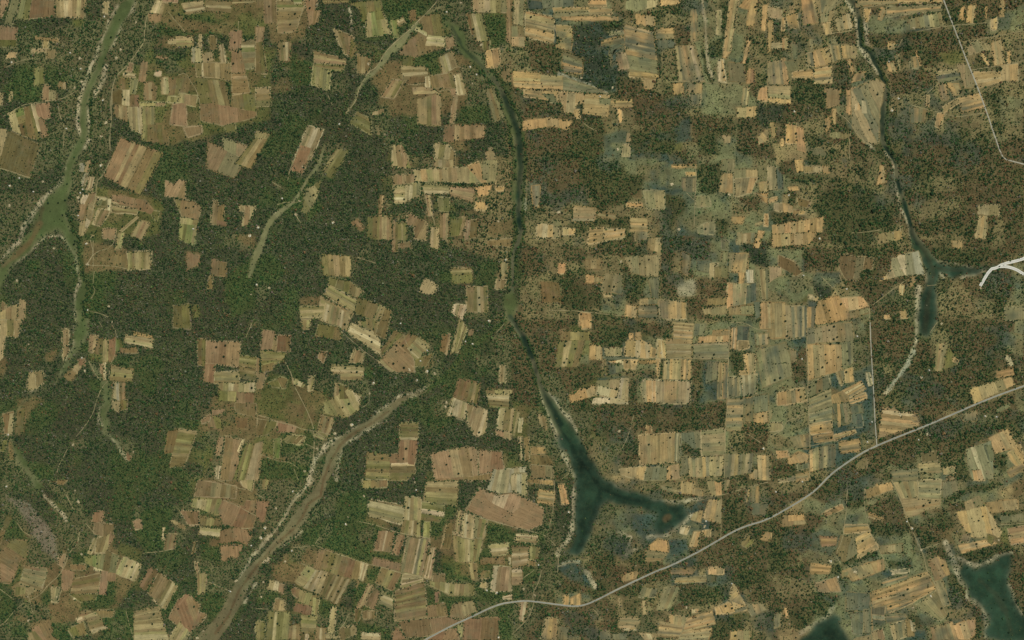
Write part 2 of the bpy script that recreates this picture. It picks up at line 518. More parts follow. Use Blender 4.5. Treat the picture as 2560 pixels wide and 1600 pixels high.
F w1 780 330 840 330 810 420 765 410
F b1p1 850 310 905 310 870 420 800 420
F p1b1 760 420 870 425 830 580 740 560
F t1w1b1t1b1 830 440 910 330 870 560 780 710 810 570
F t1 760 580 810 580 790 710 740 720
F w1t1 920 350 920 380 1010 380 1010 360
F w1 1020 370 1050 370 1040 480 1015 480
F k1g1 930 380 1010 385 1000 430 910 430
F t1g1p1b1 930 460 1040 480 950 630 880 600
F t1w1t1 1070 380 1060 400 1250 440 1260 420
F t1y1b1 1070 430 1055 490 1290 510 1300 460
F p1b1 1060 330 1370 380 1460 490 1420 510 1260 450 1060 390
F g1 1450 480 1510 490 1480 580 1430 510
F t1b1t1 1290 530 1320 540 1160 680 1120 670
F t1y1 1120 690 1175 690 1140 840 1090 840
F p1 970 650 1100 650 1080 750 970 740
F t1p1t1 1320 570 1420 600 1340 760 1245 715
F t1 870 710 895 710 895 720 850 720
F p2b1 1560 190 1640 230 1690 190 1755 200 1750 370 1560 340
F g1b2p1 1650 370 1840 390 1895 450 1880 560 1710 530 1700 480
F t1y1b1 1710 540 1880 560 1870 620 1705 600
F y1g1l2t1 1705 600 1870 620 1830 800 1690 750
F t1b1 2010 370 2065 390 2050 610 1990 610
F b1 2065 440 2130 420 2110 590 2050 590
F p1 2050 570 2140 590 2140 625 2050 610
F t1p1t1 2265 430 2419 440 2330 630 2290 620 2310 490 2260 480
F y1g1b1t2y1g1b1t2 1205 870 1430 865 1420 1030 1205 1040
F p1b1 2010 940 2140 970 2135 1105 2000 1080
F b1 1980 1090 2010 1090 2010 1215 1960 1215
F p1 1770 870 1890 900 1880 980 1760 1045
F n1g1 1640 1380 1790 1355 1800 1597 1640 1580
F g1 1815 1370 1870 1380 1890 1470 1830 1490
F b1 1060 900 1190 900 1200 1030 1030 970
F b1t1 15 1330 70 1370 60 1512 10 1512
F t1b1t1 0 1430 170 1360 160 1512 0 1512
F t1 190 1310 245 1340 230 1512 165 1512
T 6 1040 0 1010 80 960 160 910 200 905 350 860 560
T 5 0 75 150 120 280 170
T 5 870 720 850 740 890 880 830 970
T 5 830 980 900 870 1060 830 1100 680
T 5 880 760 880 1010
T 5 830 995 1100 1005 1210 1035
T 5 890 1050 880 1190 910 1230 860 1310
T 5 840 1425 960 1450 1030 1490
H 955 50 780 275 765 310 738 355 740 390 735 525 820 790 825 985 95 245 405 205 180 170 90 430 320 300 1830 650 0 610 510 835 160 1140 830 1415 1025 1385 2360 715 2375 1270
X 305 630 250 745 475 485 550 405 515 305 590 520 700 795 635 225 455 405 35 970 370 610 1010 1040 1050 1050 730 60 80 920 615 380 1820 180 1760 450 1830 440 2290 930 1265 295 1190 450 1330 460 930 370
@1 1
P f 140 190 260 160 620 180 460 330 440 480 360 480 330 560 200 440 260 300
P f 640 0 680 0 640 60
P V 130 170 300 260 270 300 150 230
P f 600 170 760 130 720 200 620 190
P f 250 330 420 380 400 460 240 450
P f 480 480 600 380 620 480 500 560
P V 880 570 960 540 1030 640 1010 690 890 620
P f 1060 540 1150 540 1130 740 1060 720
P V 970 830 1080 800 1080 900 1130 980 960 920
P f 1740 500 1900 540 1880 700 1830 720 1820 600
P Y 2080 0 2300 0 2419 0 2419 1200 2260 1200 2300 960 2100 900 1820 810 1800 740 2080 760 2120 540 2080 440 2060 250 2260 230
P V 1290 60 1490 60 1500 150 1300 150
P b 1840 1030 1980 1000 2050 1050 2040 1160 1860 1160
P f 1720 1050 1850 1050 1860 1160 1720 1150
P V 600 900 1000 900 920 1110 600 1050
P f 0 900 140 880 300 1030 180 1180 0 1160
P b 410 1320 640 1280 640 1360 420 1380
P V 0 1150 130 1180 110 1310 0 1380
P V 1840 1330 2000 1350 1980 1500 1840 1440
P V 1980 1390 2200 1400 2230 1500 2000 1500
P J 0 880 20 880 20 930 0 930
P b 2200 600 2419 560 2419 700 2200 720
S W 16 0 890 40 780 80 650 130 580 180 500 250 470
S B 26 1540 210 1700 190 1900 230 2080 240 2250 225
F p1b1 340 20 380 0 500 0 430 130 380 110
F t1y2g1 650 100 720 0 830 0 710 160
F g1k1t1g1 470 290 620 190 560 400 480 510 430 480
F t1g1 1290 0 1430 0 1470 80 1290 60
F b1p1t1b1p1 1295 140 1495 140 1505 210 1300 235
F y1t1b0.5y1w1t1 1300 255 1305 410 1400 405 1410 250
F t1w1y1t1 1415 240 1560 220 1550 330 1400 400
F y1k1 1480 215 1555 215 1550 330 1480 340
F t1o1y1t1b0.5t1b0.5p1t2y1k1 1490 90 2140 60 2130 220 1510 200
F t1w1t1b1t1 1690 0 1860 0 1865 65 1690 70
F o1k1 1990 60 2090 20 2250 50 2260 220 2130 220
F k1t1 2140 0 2280 0 2260 200 2140 180
F g1t1w1 1570 225 1600 320 1830 320 1830 240
F p1t1p1 1835 250 1830 330 2040 400 2070 270
F o1 2070 250 2230 235 2190 330 2100 340
F o1 2265 250 2345 250 2340 290 2280 295
F o1 2080 400 2180 400 2180 480 2070 470
F y1g1 1720 350 1830 360 1820 490 1730 480
F b1t1 1175 335 1205 335 1190 530 1160 530
F g1p1t2p1b1 1150 530 1280 530 1280 750 1140 750
F g1b1 1060 540 1150 530 1140 745 1060 730
F p1g1 1290 570 1350 590 1340 865 1290 865
F g1t0.6g1 1345 600 1420 600 1420 770 1340 760
F b1p1 1360 780 1365 835 1470 835 1460 770
F p1b1t1 1440 500 1620 590 1610 760 1500 740 1500 620 1430 610
F t1y1t1 1655 640 1730 650 1725 840 1645 830
F b1p1t1 1740 510 1820 500 1820 780 1740 730
F t1b1 1950 530 1970 530 1940 710 1920 710
F p1w1p1 1990 570 2035 560 2010 750 1975 750
F b1 2030 570 2100 560 2090 730 2020 740
F g1 1840 560 1950 550 1920 710 1840 720
F b1 2180 760 2419 740 2419 820 2190 800
F p1t1 1610 330 1640 340 1670 520 1620 520
F b1p1 890 590 960 560 1020 640 1000 680
F g1b1t1b1t1 620 890 890 910 900 1100 640 1090
F b1t1g1 1840 1020 1840 1080 2040 1080 2030 1020
F g1 1850 1090 2040 1080 2040 1160 1860 1165
F t1 1600 1120 1720 1180 1680 1270 1545 1250 1560 1200
F b2g1w1t1g1 1995 1200 2180 1195 2190 1440 1990 1430
F w1g1p1w1 1870 1365 1990 1370 1950 1510 1850 1440
F t1k1 2320 970 2380 930 2370 1040 2320 1130
F t1b1 2270 1130 2360 1130 2350 1220 2260 1220
F g1b1g1b1t1 700 1110 880 1140 1010 1250 960 1300 690 1180
F t1y1g1k1t0.5y1t1b1 690 1180 640 1270 920 1440 970 1330
F g1b1 960 1290 1160 1370 1100 1512 930 1440
F b1g1t1w1 620 1290 590 1400 870 1512 920 1450
F t1w1t1y1b1g1t1w1b1t1 650 1350 880 1440 860 1612 610 1512
F g1t1y1t1 410 1390 430 1512 620 1490 640 1380
F y1t1b1 1170 1370 1220 1390 1160 1512 1110 1510
F b1 1220 1395 1280 1420 1220 1690 1130 1640
T 5 370 500 400 570 440 610
T 5 200 420 280 395 400 400
T 5 140 200 240 260
T 5 960 920 1130 975
T 5 300 190 320 80 360 0
T 6 1580 260 1620 460 1680 560 1690 640
H 415 385 20 635 245 365 375 515 440 65 730 590 2290 580 2360 940 10 1180 125 1210
X 1385 325 2235 820 2250 70 2190 40 1425 45 1850 290 1955 1075 2110 1300 2115 1365 1565 1240 1190 1410 720 945 780 1320 545 330 100 820 420 10 450 70 740 65 1800 440 2190 830 1510 155 2040 90
@2 1
P J 120 0 680 0 760 350 560 400 450 430 240 420 260 240 140 200
P E 640 0 1000 0 1100 160 1250 240 1080 400 800 480 760 320 640 200
P K 1000 0 1460 0 1460 250 1230 260 1090 100
P E 1100 150 1240 150 1240 250 1100 250
P K 1460 60 1740 50 1740 300 1480 280
P E 1750 40 1980 30 1980 280 1900 310 1750 290
P K 1740 310 2080 350 2080 560 1920 720 1730 700 1560 560 1540 320
P K 1230 270 1450 290 1440 470 1230 440
P E 1440 300 1640 380 1640 480 1540 560 1480 700 1420 560
P S 240 590 560 600 720 640 720 730 500 750 240 740
P S 120 750 480 740 490 1080 360 1080 150 950
P J 480 780 700 850 690 1000 500 960
P E 800 550 1100 530 1090 640 800 630
P E 1040 680 1160 680 1160 800 1270 830 1260 900 1040 900
P J 820 780 1060 760 1050 930 700 900
P S 690 920 1060 890 1080 1060 820 1060 700 1030
P J 1420 700 1720 720 1720 1110 1400 1110
P S 1520 830 1690 900 1660 1100 1520 1090
P J 1720 740 1980 740 1990 860 1880 930 1730 920
P E 1930 550 2060 560 2040 720 1930 720
P X 2260 740 2419 760 2419 1020 2260 1000 2230 870 2160 840
P E 1060 1080 1260 1080 1250 1330 1120 1350 1060 1250
P J 460 1080 860 1120 850 1400 480 1340
P E 450 1100 700 1180 720 1380 480 1380
P J 90 760 300 840 310 1060 100 1100
P S 90 1100 280 1100 280 1340 60 1340
P S 110 1400 640 1420 640 1512 140 1512
P J 1400 1110 1560 1120 1560 1300 1400 1310
P Z 1540 1170 1700 1120 1760 1150 1720 1290 1600 1310 1560 1260
P J 1720 1120 2060 1120 2040 1290 1760 1290
P J 1640 1290 1850 1310 1780 1480 1650 1500
P J 1750 1470 2080 1470 2080 1512 1750 1512
P E 750 1440 1060 1480 1060 1512 750 1512
P J 1670 1000 1790 1010 1790 1100 1670 1100
P K 2080 0 2320 0 2310 330 2110 350
P J 2110 340 2340 340 2340 480 2240 480
P S 2080 380 2240 480 2200 640 2070 670
P K 2080 560 2360 580 2390 660 2130 690
P K 1880 740 2050 760 2040 880 1990 1110 1720 1100 1720 940 1880 930
P G 1030 640 1070 700 1100 640
P K 950 1290 1080 1300 1060 1460 840 1440 870 1320
P E 560 1340 820 1440 560 1430
P K 1390 1110 1280 1100 1240 1300 1380 1310
P V 90 380 200 420 240 600 120 560
P J 1040 840 1060 1060 1130 1090 1130 1010
P E 0 200 60 250 60 350 0 380
S E 18 640 1440 780 1450 1060 1475
S e 50 110 380 120 450
S E 26 30 640 0 900
F o1w1t1 185 245 270 240 250 440 200 440
F o2t1o1w1 575 440 570 580 775 580 795 455
F b1t1b1 815 480 810 545 980 560 990 515
F o1 1090 400 1090 440 1230 440 1230 410
F t1k1 1360 350 1440 380 1430 470 1370 470
F k1t1 1240 290 1440 290 1440 460 1280 460
F t2b0.5o1t1b1o1 1115 545 1115 675 1280 680 1275 555
F b1t1 1165 680 1280 680 1280 740 1170 760
F o1b1o2b0.5o1b1o1 735 645 720 790 860 770 865 645
F t1o1t2o1b1t1 865 655 860 770 1070 730 1070 650
F t1w1o1k1 240 600 440 620 440 730 230 740
F t1o1 480 640 600 650 590 700 480 710
F k1b1 380 570 540 570 530 620 400 630
F o1 440 970 510 980 500 1070 430 1080
F b1t1b1 690 940 850 930 850 1030 700 1030
F t1k1b1t2 1060 920 1400 900 1390 1100 1210 1080 1130 1060
F b1t1 1300 740 1410 730 1400 880 1280 840
F t1 1380 800 1410 800 1410 900 1370 900
F t1b1t1k1 880 1075 1045 1080 1040 1260 830 1240
F o1k1 700 1080 860 1120 840 1160 700 1160
F t1 860 1265 945 1270 940 1300 870 1295
F k1d1 1290 1110 1390 1110 1385 1310 1320 1290
F o1k1 1200 1320 1380 1310 1375 1360 1210 1370
F b2t1b1o1k1x1 1195 1375 1190 1490 1375 1490 1375 1370
F o1t1 1080 1370 1180 1390 1180 1490 1070 1480
F t2o2t1o1 1390 1320 1640 1340 1640 1500 1400 1500
F o2 640 1440 745 1450 740 1590 640 1570 640 1520
F b1n1 270 1150 440 1160 460 1350 280 1340
F o2t1 2110 880 2235 880 2220 1060 2080 1060
F k1t1 2050 890 2110 890 2080 1060 2050 1060
F o1 2140 1060 2200 1060 2180 1170 2145 1170
F e1w1 2210 1040 2280 1040 2280 1160 2220 1160
F t1k1t0.5k1t0.5 2085 1165 2240 1170 2210 1370 2080 1380
F o1 2040 1165 2085 1165 2085 1380 2030 1400
F d1x1 2220 1180 2300 1160 2310 1330 2210 1360
F k1b1t1d1 2310 1030 2419 1030 2419 1320 2350 1320
F t1b1 2340 1170 2370 1170 2400 1320 2360 1320
F t1k1t1 1800 1400 2030 1380 2030 1450 1820 1460
F b1k1 2050 1390 2290 1370 2290 1460 2040 1460
F d1 2290 1340 2350 1340 2340 1480 2300 1500
F o2b1t1 2345 1345 2440 1345 2450 1590 2350 1590
F k1o1 2105 90 2320 90 2320 160 2100 165
F t1k1o1 2100 170 2320 165 2260 310 2110 350
F o1t1 2340 220 2419 200 2419 300 2340 300
F b1o1 2290 310 2419 310 2419 420 2350 370
F k1t1 1990 0 2095 0 2095 120 1970 100
F t1o1 1990 130 2090 130 2080 310 1960 300
F o1k0.6 1510 50 1740 50 1740 70 1510 70
F o1 1640 115 1740 115 1740 145 1650 145
F t1x2t1 1610 170 1740 170 1730 300 1620 290
F k1t1k1 1740 340 1860 340 1880 440 1740 440
F t1 2130 690 2170 690 2160 800 2120 800
F t1b1d1 2180 700 2300 690 2290 780 2180 790
F o1 2330 670 2380 680 2330 830 2280 820
F t1 2300 600 2370 580 2370 600 2300 620
F o1 2390 510 2419 510 2419 630 2385 620
F o1 2080 540 2190 540 2170 600 2080 600
F d1k1 1750 950 1880 950 1860 1060 1750 1040
F t1k1 1865 980 1950 980 1940 1000 1910 1000 1910 1110 1870 1110
F b1g1 1915 1010 2040 1010 2040 1110 1915 1110
F d1k1 1980 760 2050 770 2045 850 1980 840
F k1 1990 870 2040 870 2030 980 1980 960
F k1t1k1 1750 640 1920 560 1910 710 1760 690
F b1t1 1600 860 1690 900 1660 1100 1600 1060
F b1 1850 1310 2030 1300 2030 1370 1840 1370
T 4 2095 0 2095 350
T 4 1735 60 1735 310 1720 630
T 4 350 1420 800 1440 1060 1475
T 4 2110 350 2270 310 2419 360
T 4 1650 310 1720 380
T 4 2110 360 2230 450
T 3 330 490 440 495 560 520
H 440 490 1580 655 1510 230 2055 330 1030 960
X 900 520 720 560 875 700 790 700 1035 700 780 755 630 525 1370 390 875 1130 1000 1155 920 1190 965 1195 865 1205 1295 940 1210 980 1680 510 1830 650 480 585 395 690 235 350 1175 415 1240 1410 1315 1435 1110 950 2310 775 2330 175 975 660 1240 610 445 730 395 1295 310 1300 700 1455 655 1455 610 470 475 720 475 500
@3 1
P K 0 40 80 60 150 120 140 290 0 290
P J 120 0 250 0 270 130 120 130
P E 150 130 540 130 520 200 300 230 220 200
P S 200 230 500 240 520 480 230 480
P J 20 480 360 500 400 560 60 600
P E 220 230 280 380 260 420 200 420 190 320
P E 430 420 560 260 760 200 960 260 1060 400 1200 430 1170 640 1060 780 620 800 520 620
P S 960 240 1150 230 1200 400 1100 400 1000 300
P S 480 0 800 0 860 180 740 300 560 250
P S 860 0 1060 40 1060 200 900 260 820 160
P J 860 40 1000 20 960 200 880 180
P E 740 820 1040 780 1150 900 1000 920 700 880
P J 1250 0 2300 0 2419 60 2419 900 2200 960 1900 1000 1700 960 1540 900 1500 700 1380 640 1320 400
P S 1320 420 1850 340 1800 480 1560 560 1420 560
P S 1500 150 1800 180 1780 280 1340 300
P S 1400 700 1860 720 1840 830 1640 860
P E 1540 820 1900 840 2200 900 1960 980 1600 960
P S 1560 1130 1800 1120 1960 1300 2200 1340 2230 1500 1600 1500
P J 1790 1090 2100 1050 2330 1060 2350 1280 2200 1330 1840 1200
P K 2310 1000 2419 960 2419 1512 2240 1512 2250 1360 2340 1230
P S 2190 470 2250 700 2270 820 2100 840
P J 540 820 700 860 640 1060 500 1060 340 960 320 870
P J 330 830 540 820 520 900 380 930
P X 0 830 110 850 100 1000 20 1020 0 980
P K 0 830 330 840 310 1060 100 960 90 1010 170 1060 0 1150
P K 0 1130 400 1060 640 1140 560 1260 430 1260 300 1330 0 1350
P X 430 1160 600 1180 600 1310 480 1330
P J 880 1040 1240 1120 1060 1340 960 1380 870 1270 720 1180 640 1100 860 1130
P E 860 1000 1000 940 1020 1080 880 1120
P V 960 1380 1250 1200 1440 1180 1430 1300 1400 1512 960 1512
P J 1000 1390 1200 1330 1300 1360 1250 1512 1000 1512
P S 990 700 1260 600 1350 700 1380 880 1280 880 1150 830 990 830
P S 630 1180 780 1180 740 1300 660 1260
P K 780 1400 960 1400 960 1512 720 1512
S W 40 1170 0 1200 60
S W 22 1190 130 1220 280 1240 430 1300 540 1340 640 1360 780
S W 34 1430 760 1480 830 1560 930
S W 16 1570 950 1780 985 1920 1010
S W 24 1820 1110 1950 1080 2040 1040
S W 44 1420 1210 1420 1330 1410 1512
S W 16 1490 1040 1500 1150
S W 24 1620 1060 1660 1110
F t1k1 0 60 75 60 90 280 0 290
F x1 80 80 140 150 140 270 95 270
F o2 250 0 325 0 335 105 275 120
F b1t1 340 60 510 60 510 120 350 120
F o1 515 60 575 60 580 120 515 115
F o1 190 260 280 250 290 280 200 290
F o1 0 370 90 345 80 380 0 410
F t1b1 60 410 140 410 140 490 60 470
F o1t1 140 410 230 440 225 505 145 490
F b1o1 235 470 355 480 350 510 235 510
F b2 280 360 400 400 370 450 290 430
F o1t1 1060 50 1100 60 1115 210 1030 230
F o1t1o1t1b0.3t1o1b1o1 40 620 520 540 510 680 40 700
F o1t1b0.4t1b0.5o1 40 695 460 680 380 810 200 805 40 820
F t1k1o1 1050 700 1260 660 1265 750 1050 780
F o1 1740 770 1830 770 1830 830 1750 830
F t1o1k1 1990 530 2075 530 2060 745 1950 740
F t1b1 1990 430 2190 420 2180 520 1990 520
F b2k1b1 680 890 990 930 980 1030 870 1040 860 1130 740 1130 670 1000
F o1t1k1w1 1170 930 1290 880 1310 1090 1050 1145 1160 1050
F k1e1 1300 890 1420 860 1480 1080 1310 1090
F t1 0 1010 130 1010 120 1080 10 1160
F b1 100 900 250 960 320 1060 260 1090 100 1000
F o1w1 1245 1175 1290 1180 1280 1280 1240 1270
F w1o1 390 1275 485 1300 480 1335 390 1330
F o1 640 1240 650 1260 590 1330 570 1320
F o2t2o1 0 1355 160 1350 170 1680 0 1680
F t2d1t1d1 165 1380 300 1380 310 1680 180 1690
F x1t1x1 300 1385 365 1385 365 1660 300 1670
F o1x1 370 1385 450 1375 440 1630 370 1630
F o2b0.7o3 470 1340 660 1280 760 1420 740 1512 440 1560
F o1t1o1 680 1310 890 1290 950 1380 770 1420 670 1400
F b1k1 770 1440 960 1390 960 1440 770 1500
F x1 380 1330 460 1350 450 1380 380 1380
F k1t1 2240 1390 2419 1400 2419 1512 2240 1512
F o1 1390 1090 1340 1130 1340 1200 1390 1150
F o1 1100 1460 1150 1460 1150 1500 1100 1500
F o1 1250 1430 1300 1420 1320 1490 1260 1490
T 5 1310 1130 1170 1230 990 1370
T 4 960 1390 965 1700
T 4 500 1100 610 1210
T 4 670 1080 720 1190
T 4 790 690 1060 660
T 5 1500 1190 1590 1180
T 5 1250 480 1250 680
T 4 220 1100 300 1100
T 12 2270 0 2419 40
N 24 2005 1190 2100 1030 2160 1020 2210 985 2400 940 2440 915
N 24 2180 1008 2250 1005 2340 1030 2419 1080
H 490 745 330 1090 740 1220 1340 690 1180 690 1260 1020 2010 1215 200 330
X 250 610 385 670 1120 755 1115 705 1200 740 1075 170 1060 120 175 735 590 1485 650 1450 690 1360 885 1380 580 1420 745 1065 870 990 415 605 490 1690 1690 1385 595 80 820 1010 300 110
@0 2
P V 210 210 310 280 250 310 210 270
P b 440 320 530 260 550 300 500 400 440 400
P V 1240 350 1310 330 1300 420 1220 440
P f 810 560 960 560 980 700 860 640
P f 950 570 1080 560 1060 880 960 740
P b 160 740 430 740 300 860 240 980 210 1080 150 1080
P V 0 870 140 860 120 1250 20 1260 0 1100
P V 660 1160 800 1120 860 1200 700 1220
P V 1030 1080 1280 1150 1310 1290 1210 1340 1140 1220
P V 0 1260 120 1300 250 1450 0 1512
P V 110 1290 200 1340 280 1500 120 1480
P f 240 1330 480 1370 520 1512 360 1512 300 1420
P V 1780 1460 1900 1470 1880 1512 1780 1512
P V 1890 850 2140 830 2140 900 1960 980 1900 940
P b 1880 980 2110 960 2110 1060 1900 1040
P V 2000 1080 2260 1100 2380 1180 2180 1512 1920 1512 2000 1300
P V 2160 880 2240 900 2220 960 2160 940
P V 2340 0 2419 0 2419 60 2340 60
P b 0 350 80 340 40 500 0 560
P G 850 300 1060 310 1050 400 860 400
P V 260 480 420 480 420 600 260 690
P f 720 240 850 230 860 320 760 320
P f 1100 200 1170 200 1180 280 1090 300
S W 12 690 60 695 250
S W 10 680 280 620 380 600 450
S W 14 940 830 930 950 1010 1050
S W 24 1030 1080 1100 1160 1200 1320
S W 14 270 680 340 660
S W 30 60 1080 100 1080
S b 40 100 1160 110 1300
F t1g1p1 0 0 200 0 170 170 60 150 0 150
F t1 0 150 50 150 30 340 0 380
F t1b1 590 85 645 80 650 235 590 240
F t1b1 590 245 650 245 655 290 600 390
F p2t2 850 140 925 150 895 310 840 300
F b1g1 920 180 975 175 970 310 890 310
F y1t1y1 975 180 1025 190 1020 400 975 390
F b1r1 1030 185 1090 165 1095 330 1060 390 1020 400
F l1g1 1100 180 1150 190 1180 300 1090 290
F b1 1130 270 1290 260 1300 310 1130 310
F p1 940 420 975 420 975 520 950 500
F t1w1 975 400 1005 400 1000 560 980 560
F t1b1t1y1w1 1190 140 1180 215 1445 270 1445 180
F o1 1265 115 1265 145 1440 175 1445 150
F b1t1y1b1 1050 420 1040 570 1250 580 1260 460 1180 460
F t1e1 1070 580 1125 590 1130 760 1070 750
F n1p1 1130 590 1185 600 1180 750 1130 760
F t1 1060 760 1130 770 1120 870 1060 830
F b1g1 1130 760 1200 755 1200 840 1140 850
F b1n1 1640 0 1790 0 1795 85 1640 65
F b1g1 1870 180 1945 180 1940 430 1870 425
F p2r1p2 1950 195 2270 210 2255 440 1945 410
F p1r1 1940 410 2030 420 2020 590 1925 580
F g1y1g1b1 2265 335 2255 430 2419 460 2419 350
F b1t1g1k1 2260 430 2260 540 2419 580 2419 460
F t1y1k1b1 2025 490 2025 600 2260 600 2260 490
F b1y1w1b1 2065 590 2260 595 2250 680 2065 660
F g1y1 2065 665 2235 680 2230 775 2065 760
F y1t1w1 2260 600 2410 590 2410 680 2250 680
F p1r1 2235 680 2400 690 2390 790 2235 780
F b1 2230 785 2419 790 2419 920 2230 870
F b1 2225 920 2340 930 2335 1030 2230 1020
F b1 1590 1050 1690 1030 1650 1250 1550 1260
F t1g2y1b1y1g1t1b3 1690 1020 1600 1390 1740 1380 1860 1060
F p1g1 1940 900 2080 920 2110 1040 1980 1010
F p1t1 2060 1100 2110 1110 2080 1280 2040 1270
F b1p1 2130 1100 2280 1130 2240 1512 2080 1512
F w1t1 2285 1130 2310 1130 2260 1260 2240 1240
F g1b1y1g1 2320 1160 2390 1170 2310 1512 2200 1512
F t2p1 2410 1170 2480 1150 2440 1512 2320 1512
F w1b0.5w1 2040 1380 2090 1380 2070 1500 2030 1500
F t1b1 275 490 400 480 420 580 340 650 260 670
F b1t1 600 540 740 400 790 420 690 560 660 580
F r1p1 740 370 800 370 810 430 750 430
F b1 30 890 130 860 100 1070 40 1070
F t1 90 880 130 870 110 1080 75 1070
F g1 20 1140 70 1130 40 1240 10 1240
F b1g1 170 860 240 830 220 1060 160 1070
F r1 1200 1250 1240 1290 1230 1330 1200 1310
F p1 1900 950 1990 880 1980 960 1910 980
F p1 2000 850 2130 840 2100 880 2010 900
T 5 940 20 965 65
T 5 1060 50 1095 110 1090 320 1030 440 1030 560 960 640 900 780 880 880 800 1010 720 1100
T 5 840 390 900 520 960 580
T 4 640 1210 560 1380 540 1440
T 5 2380 30 2320 170
H 1060 20 775 355 80 1080 1260 1250 270 230 800 480 690 1180
X 770 195 1185 530 1080 520 770 205 820 300 2045 255 2210 245 2115 345 2185 405 2130 240 2240 530 2320 520 2305 405 1270 200 1340 250 690 420 1030 630 1030 740 195 870 2380 640 1100 800 955 240 2225 1370
@1 2
S f 44 1620 670 1760 560 1900 400 2040 260 2200 130 2330 30 2400 -40
P V 0 430 100 470 60 640 0 650
P f 100 540 300 540 290 650 120 640
P V 560 560 1060 570 1060 720 980 740 960 640 740 620 600 690
P f 1020 440 1120 450 1100 560 1020 560
P V 1560 400 1740 330 1760 560 1620 620 1560 500
P V 1660 140 1720 330 1640 380 1600 300
P V 1720 740 1860 720 1840 880 1700 920 1680 800
P f 340 380 440 560 340 640 330 480
P G 0 760 560 790 560 1040 660 1100 740 900 600 880 540 1040 420 1060 200 980 0 900
P V 480 1030 760 1050 640 1300 540 1420 320 1330 200 1280 230 1180 560 1200
P f 240 1060 480 1090 530 1210 230 1290
P b 20 900 380 1000 200 1100 0 1200
P G 0 1060 240 1060 220 1300 0 1250
P b 300 760 460 820 460 930 300 900
P b 500 820 560 820 560 980 500 980
P V 540 1330 700 1360 660 1512 500 1512
P V 760 1160 840 1160 800 1260 780 1512 740 1512
P V 1540 1220 1640 1280 1620 1400 1500 1460 1520 1380
P V 2060 340 2419 320 2419 600 2380 620 2300 600 2200 440 2060 450
P V 2220 150 2380 130 2419 180 2419 340 2230 330
P V 1640 600 1720 600 1640 700 1300 760 1400 700
P f 0 1310 320 1330 520 1400 480 1512 0 1512
P f 380 1060 560 1080 540 1210 440 1180
P b 1600 380 1700 380 1660 460 1580 460
P b 1520 100 1440 110 1420 160
S W 30 1600 650 1480 700 1370 720
S W 36 1370 710 1250 800 1150 890 1080 960 940 1030 830 1100 660 1190 560 1320 520 1440 500 1512
S W 26 1500 710 1420 740 1370 760
S W 22 1240 950 1140 980 1010 1060 960 1110 870 1140 810 1190 800 1270 770 1400 760 1512
S W 30 640 1240 560 1300 540 1400
S B 14 720 415 1010 425
S B 14 50 380 30 520 0 600
F b1y1 430 0 520 0 500 90 440 90
F g2b1 600 30 780 70 810 140 800 190 560 150
F p2b1 65 90 170 110 200 180 200 290 40 280
F r2b1 200 145 320 145 325 300 200 290
F g1y2b1g1y1 45 290 55 440 250 400 290 320
F b1 60 430 170 400 160 470 60 490
F p1b1 0 360 35 360 35 500 0 580
F p1 30 500 100 500 60 650 0 650
F g1b1 120 590 230 540 300 560 280 645 160 630
F t1y1w1g1 340 545 400 570 470 610 440 640 350 600
F t1y1 510 540 560 530 530 660 490 670
F p1b1 600 300 670 300 640 410 590 360
F t1p1b1t1 930 270 1030 310 1000 410 880 400
F g1t1y1w1t1b1 715 420 715 510 1020 520 1020 440
F t1b1 800 510 800 560 1000 560 1020 510
F t1b1 745 600 790 600 780 720 740 715
F y1g1b1t1y1t1w1 640 780 880 650 990 720 970 850 860 920 640 880
F g1b1 790 600 870 640 880 740 790 750
F b1k1b1t1 620 900 740 930 680 1110 580 1060
F g1k1y1 600 1040 540 1090 620 1130 690 1110
F y1g1b1t1 260 1130 290 1160 440 1180 470 1100 300 1085
F b1g1 20 900 200 960 190 1010 100 1080 0 1100
F r1p1 210 960 380 1010 360 1060 200 1060
F g1l1 170 1130 235 1110 220 1300 170 1300
F t2w1t1b0.5t1 900 30 860 110 1180 340 1180 220 1110 110
F b1t1y1b1 1120 20 1240 0 1200 170 1110 140
F t1g1b1g1 940 20 1050 0 1140 0 1100 100 1010 60
F y1w0.5t1y1b1t1y1 1430 270 1530 155 1640 240 1530 370 1480 360
F b1r1b1 1400 130 1530 150 1430 270 1300 230
F t1p5p2b1 1160 390 1330 205 1430 270 1500 400 1500 500 1290 490
F b1g1 1310 100 1400 130 1190 330 1180 290
F g1b1 1500 380 1680 310 1600 440 1500 440
F p1t1 1810 130 1845 140 1800 330 1780 310
F b1 1760 140 1810 140 1790 310 1740 290
F t1g1y1 1920 0 1960 20 1940 250 1840 320
F t1b1y1 1960 30 2000 80 1910 310 1880 310
F p1 2020 90 2060 90 2040 150 2010 140
F r1b1r1b1g1t1g1 1920 560 2120 600 2090 790 1860 730
F t1w1 1860 730 1890 740 1830 910 1800 905
F w2t1y1t1 1890 735 2000 770 1980 940 1850 900
F p1b1p1t2w1t1 1990 790 2190 850 2170 1060 2110 1095 2060 1080 2000 960
F b1y1t1 2170 650 2419 660 2419 700 2180 700
F t1w1t1 2180 700 2190 760 2400 770 2390 700
F n1y1b1y1 2190 760 2200 820 2390 840 2390 770
F t1b1t1k1 2310 430 2360 430 2360 590 2300 590
F w1t2 2295 840 2350 840 2320 1035 2275 1030
F b2t1 2350 840 2440 840 2419 1060 2330 1040
F p1t1 2260 1040 2419 1060 2410 1140 2270 1080
F y1b1g1n1g1y1g1w1 1360 970 1360 1130 1530 1130 1535 975
F r3p1r2 1360 1130 1530 1140 1500 1370 1270 1350 1270 1270 1345 1260
F w1t1 1275 1350 1270 1385 1500 1375 1505 1345
F b2y1g1b1y1g1 1055 1255 1030 1512 1260 1512 1265 1270
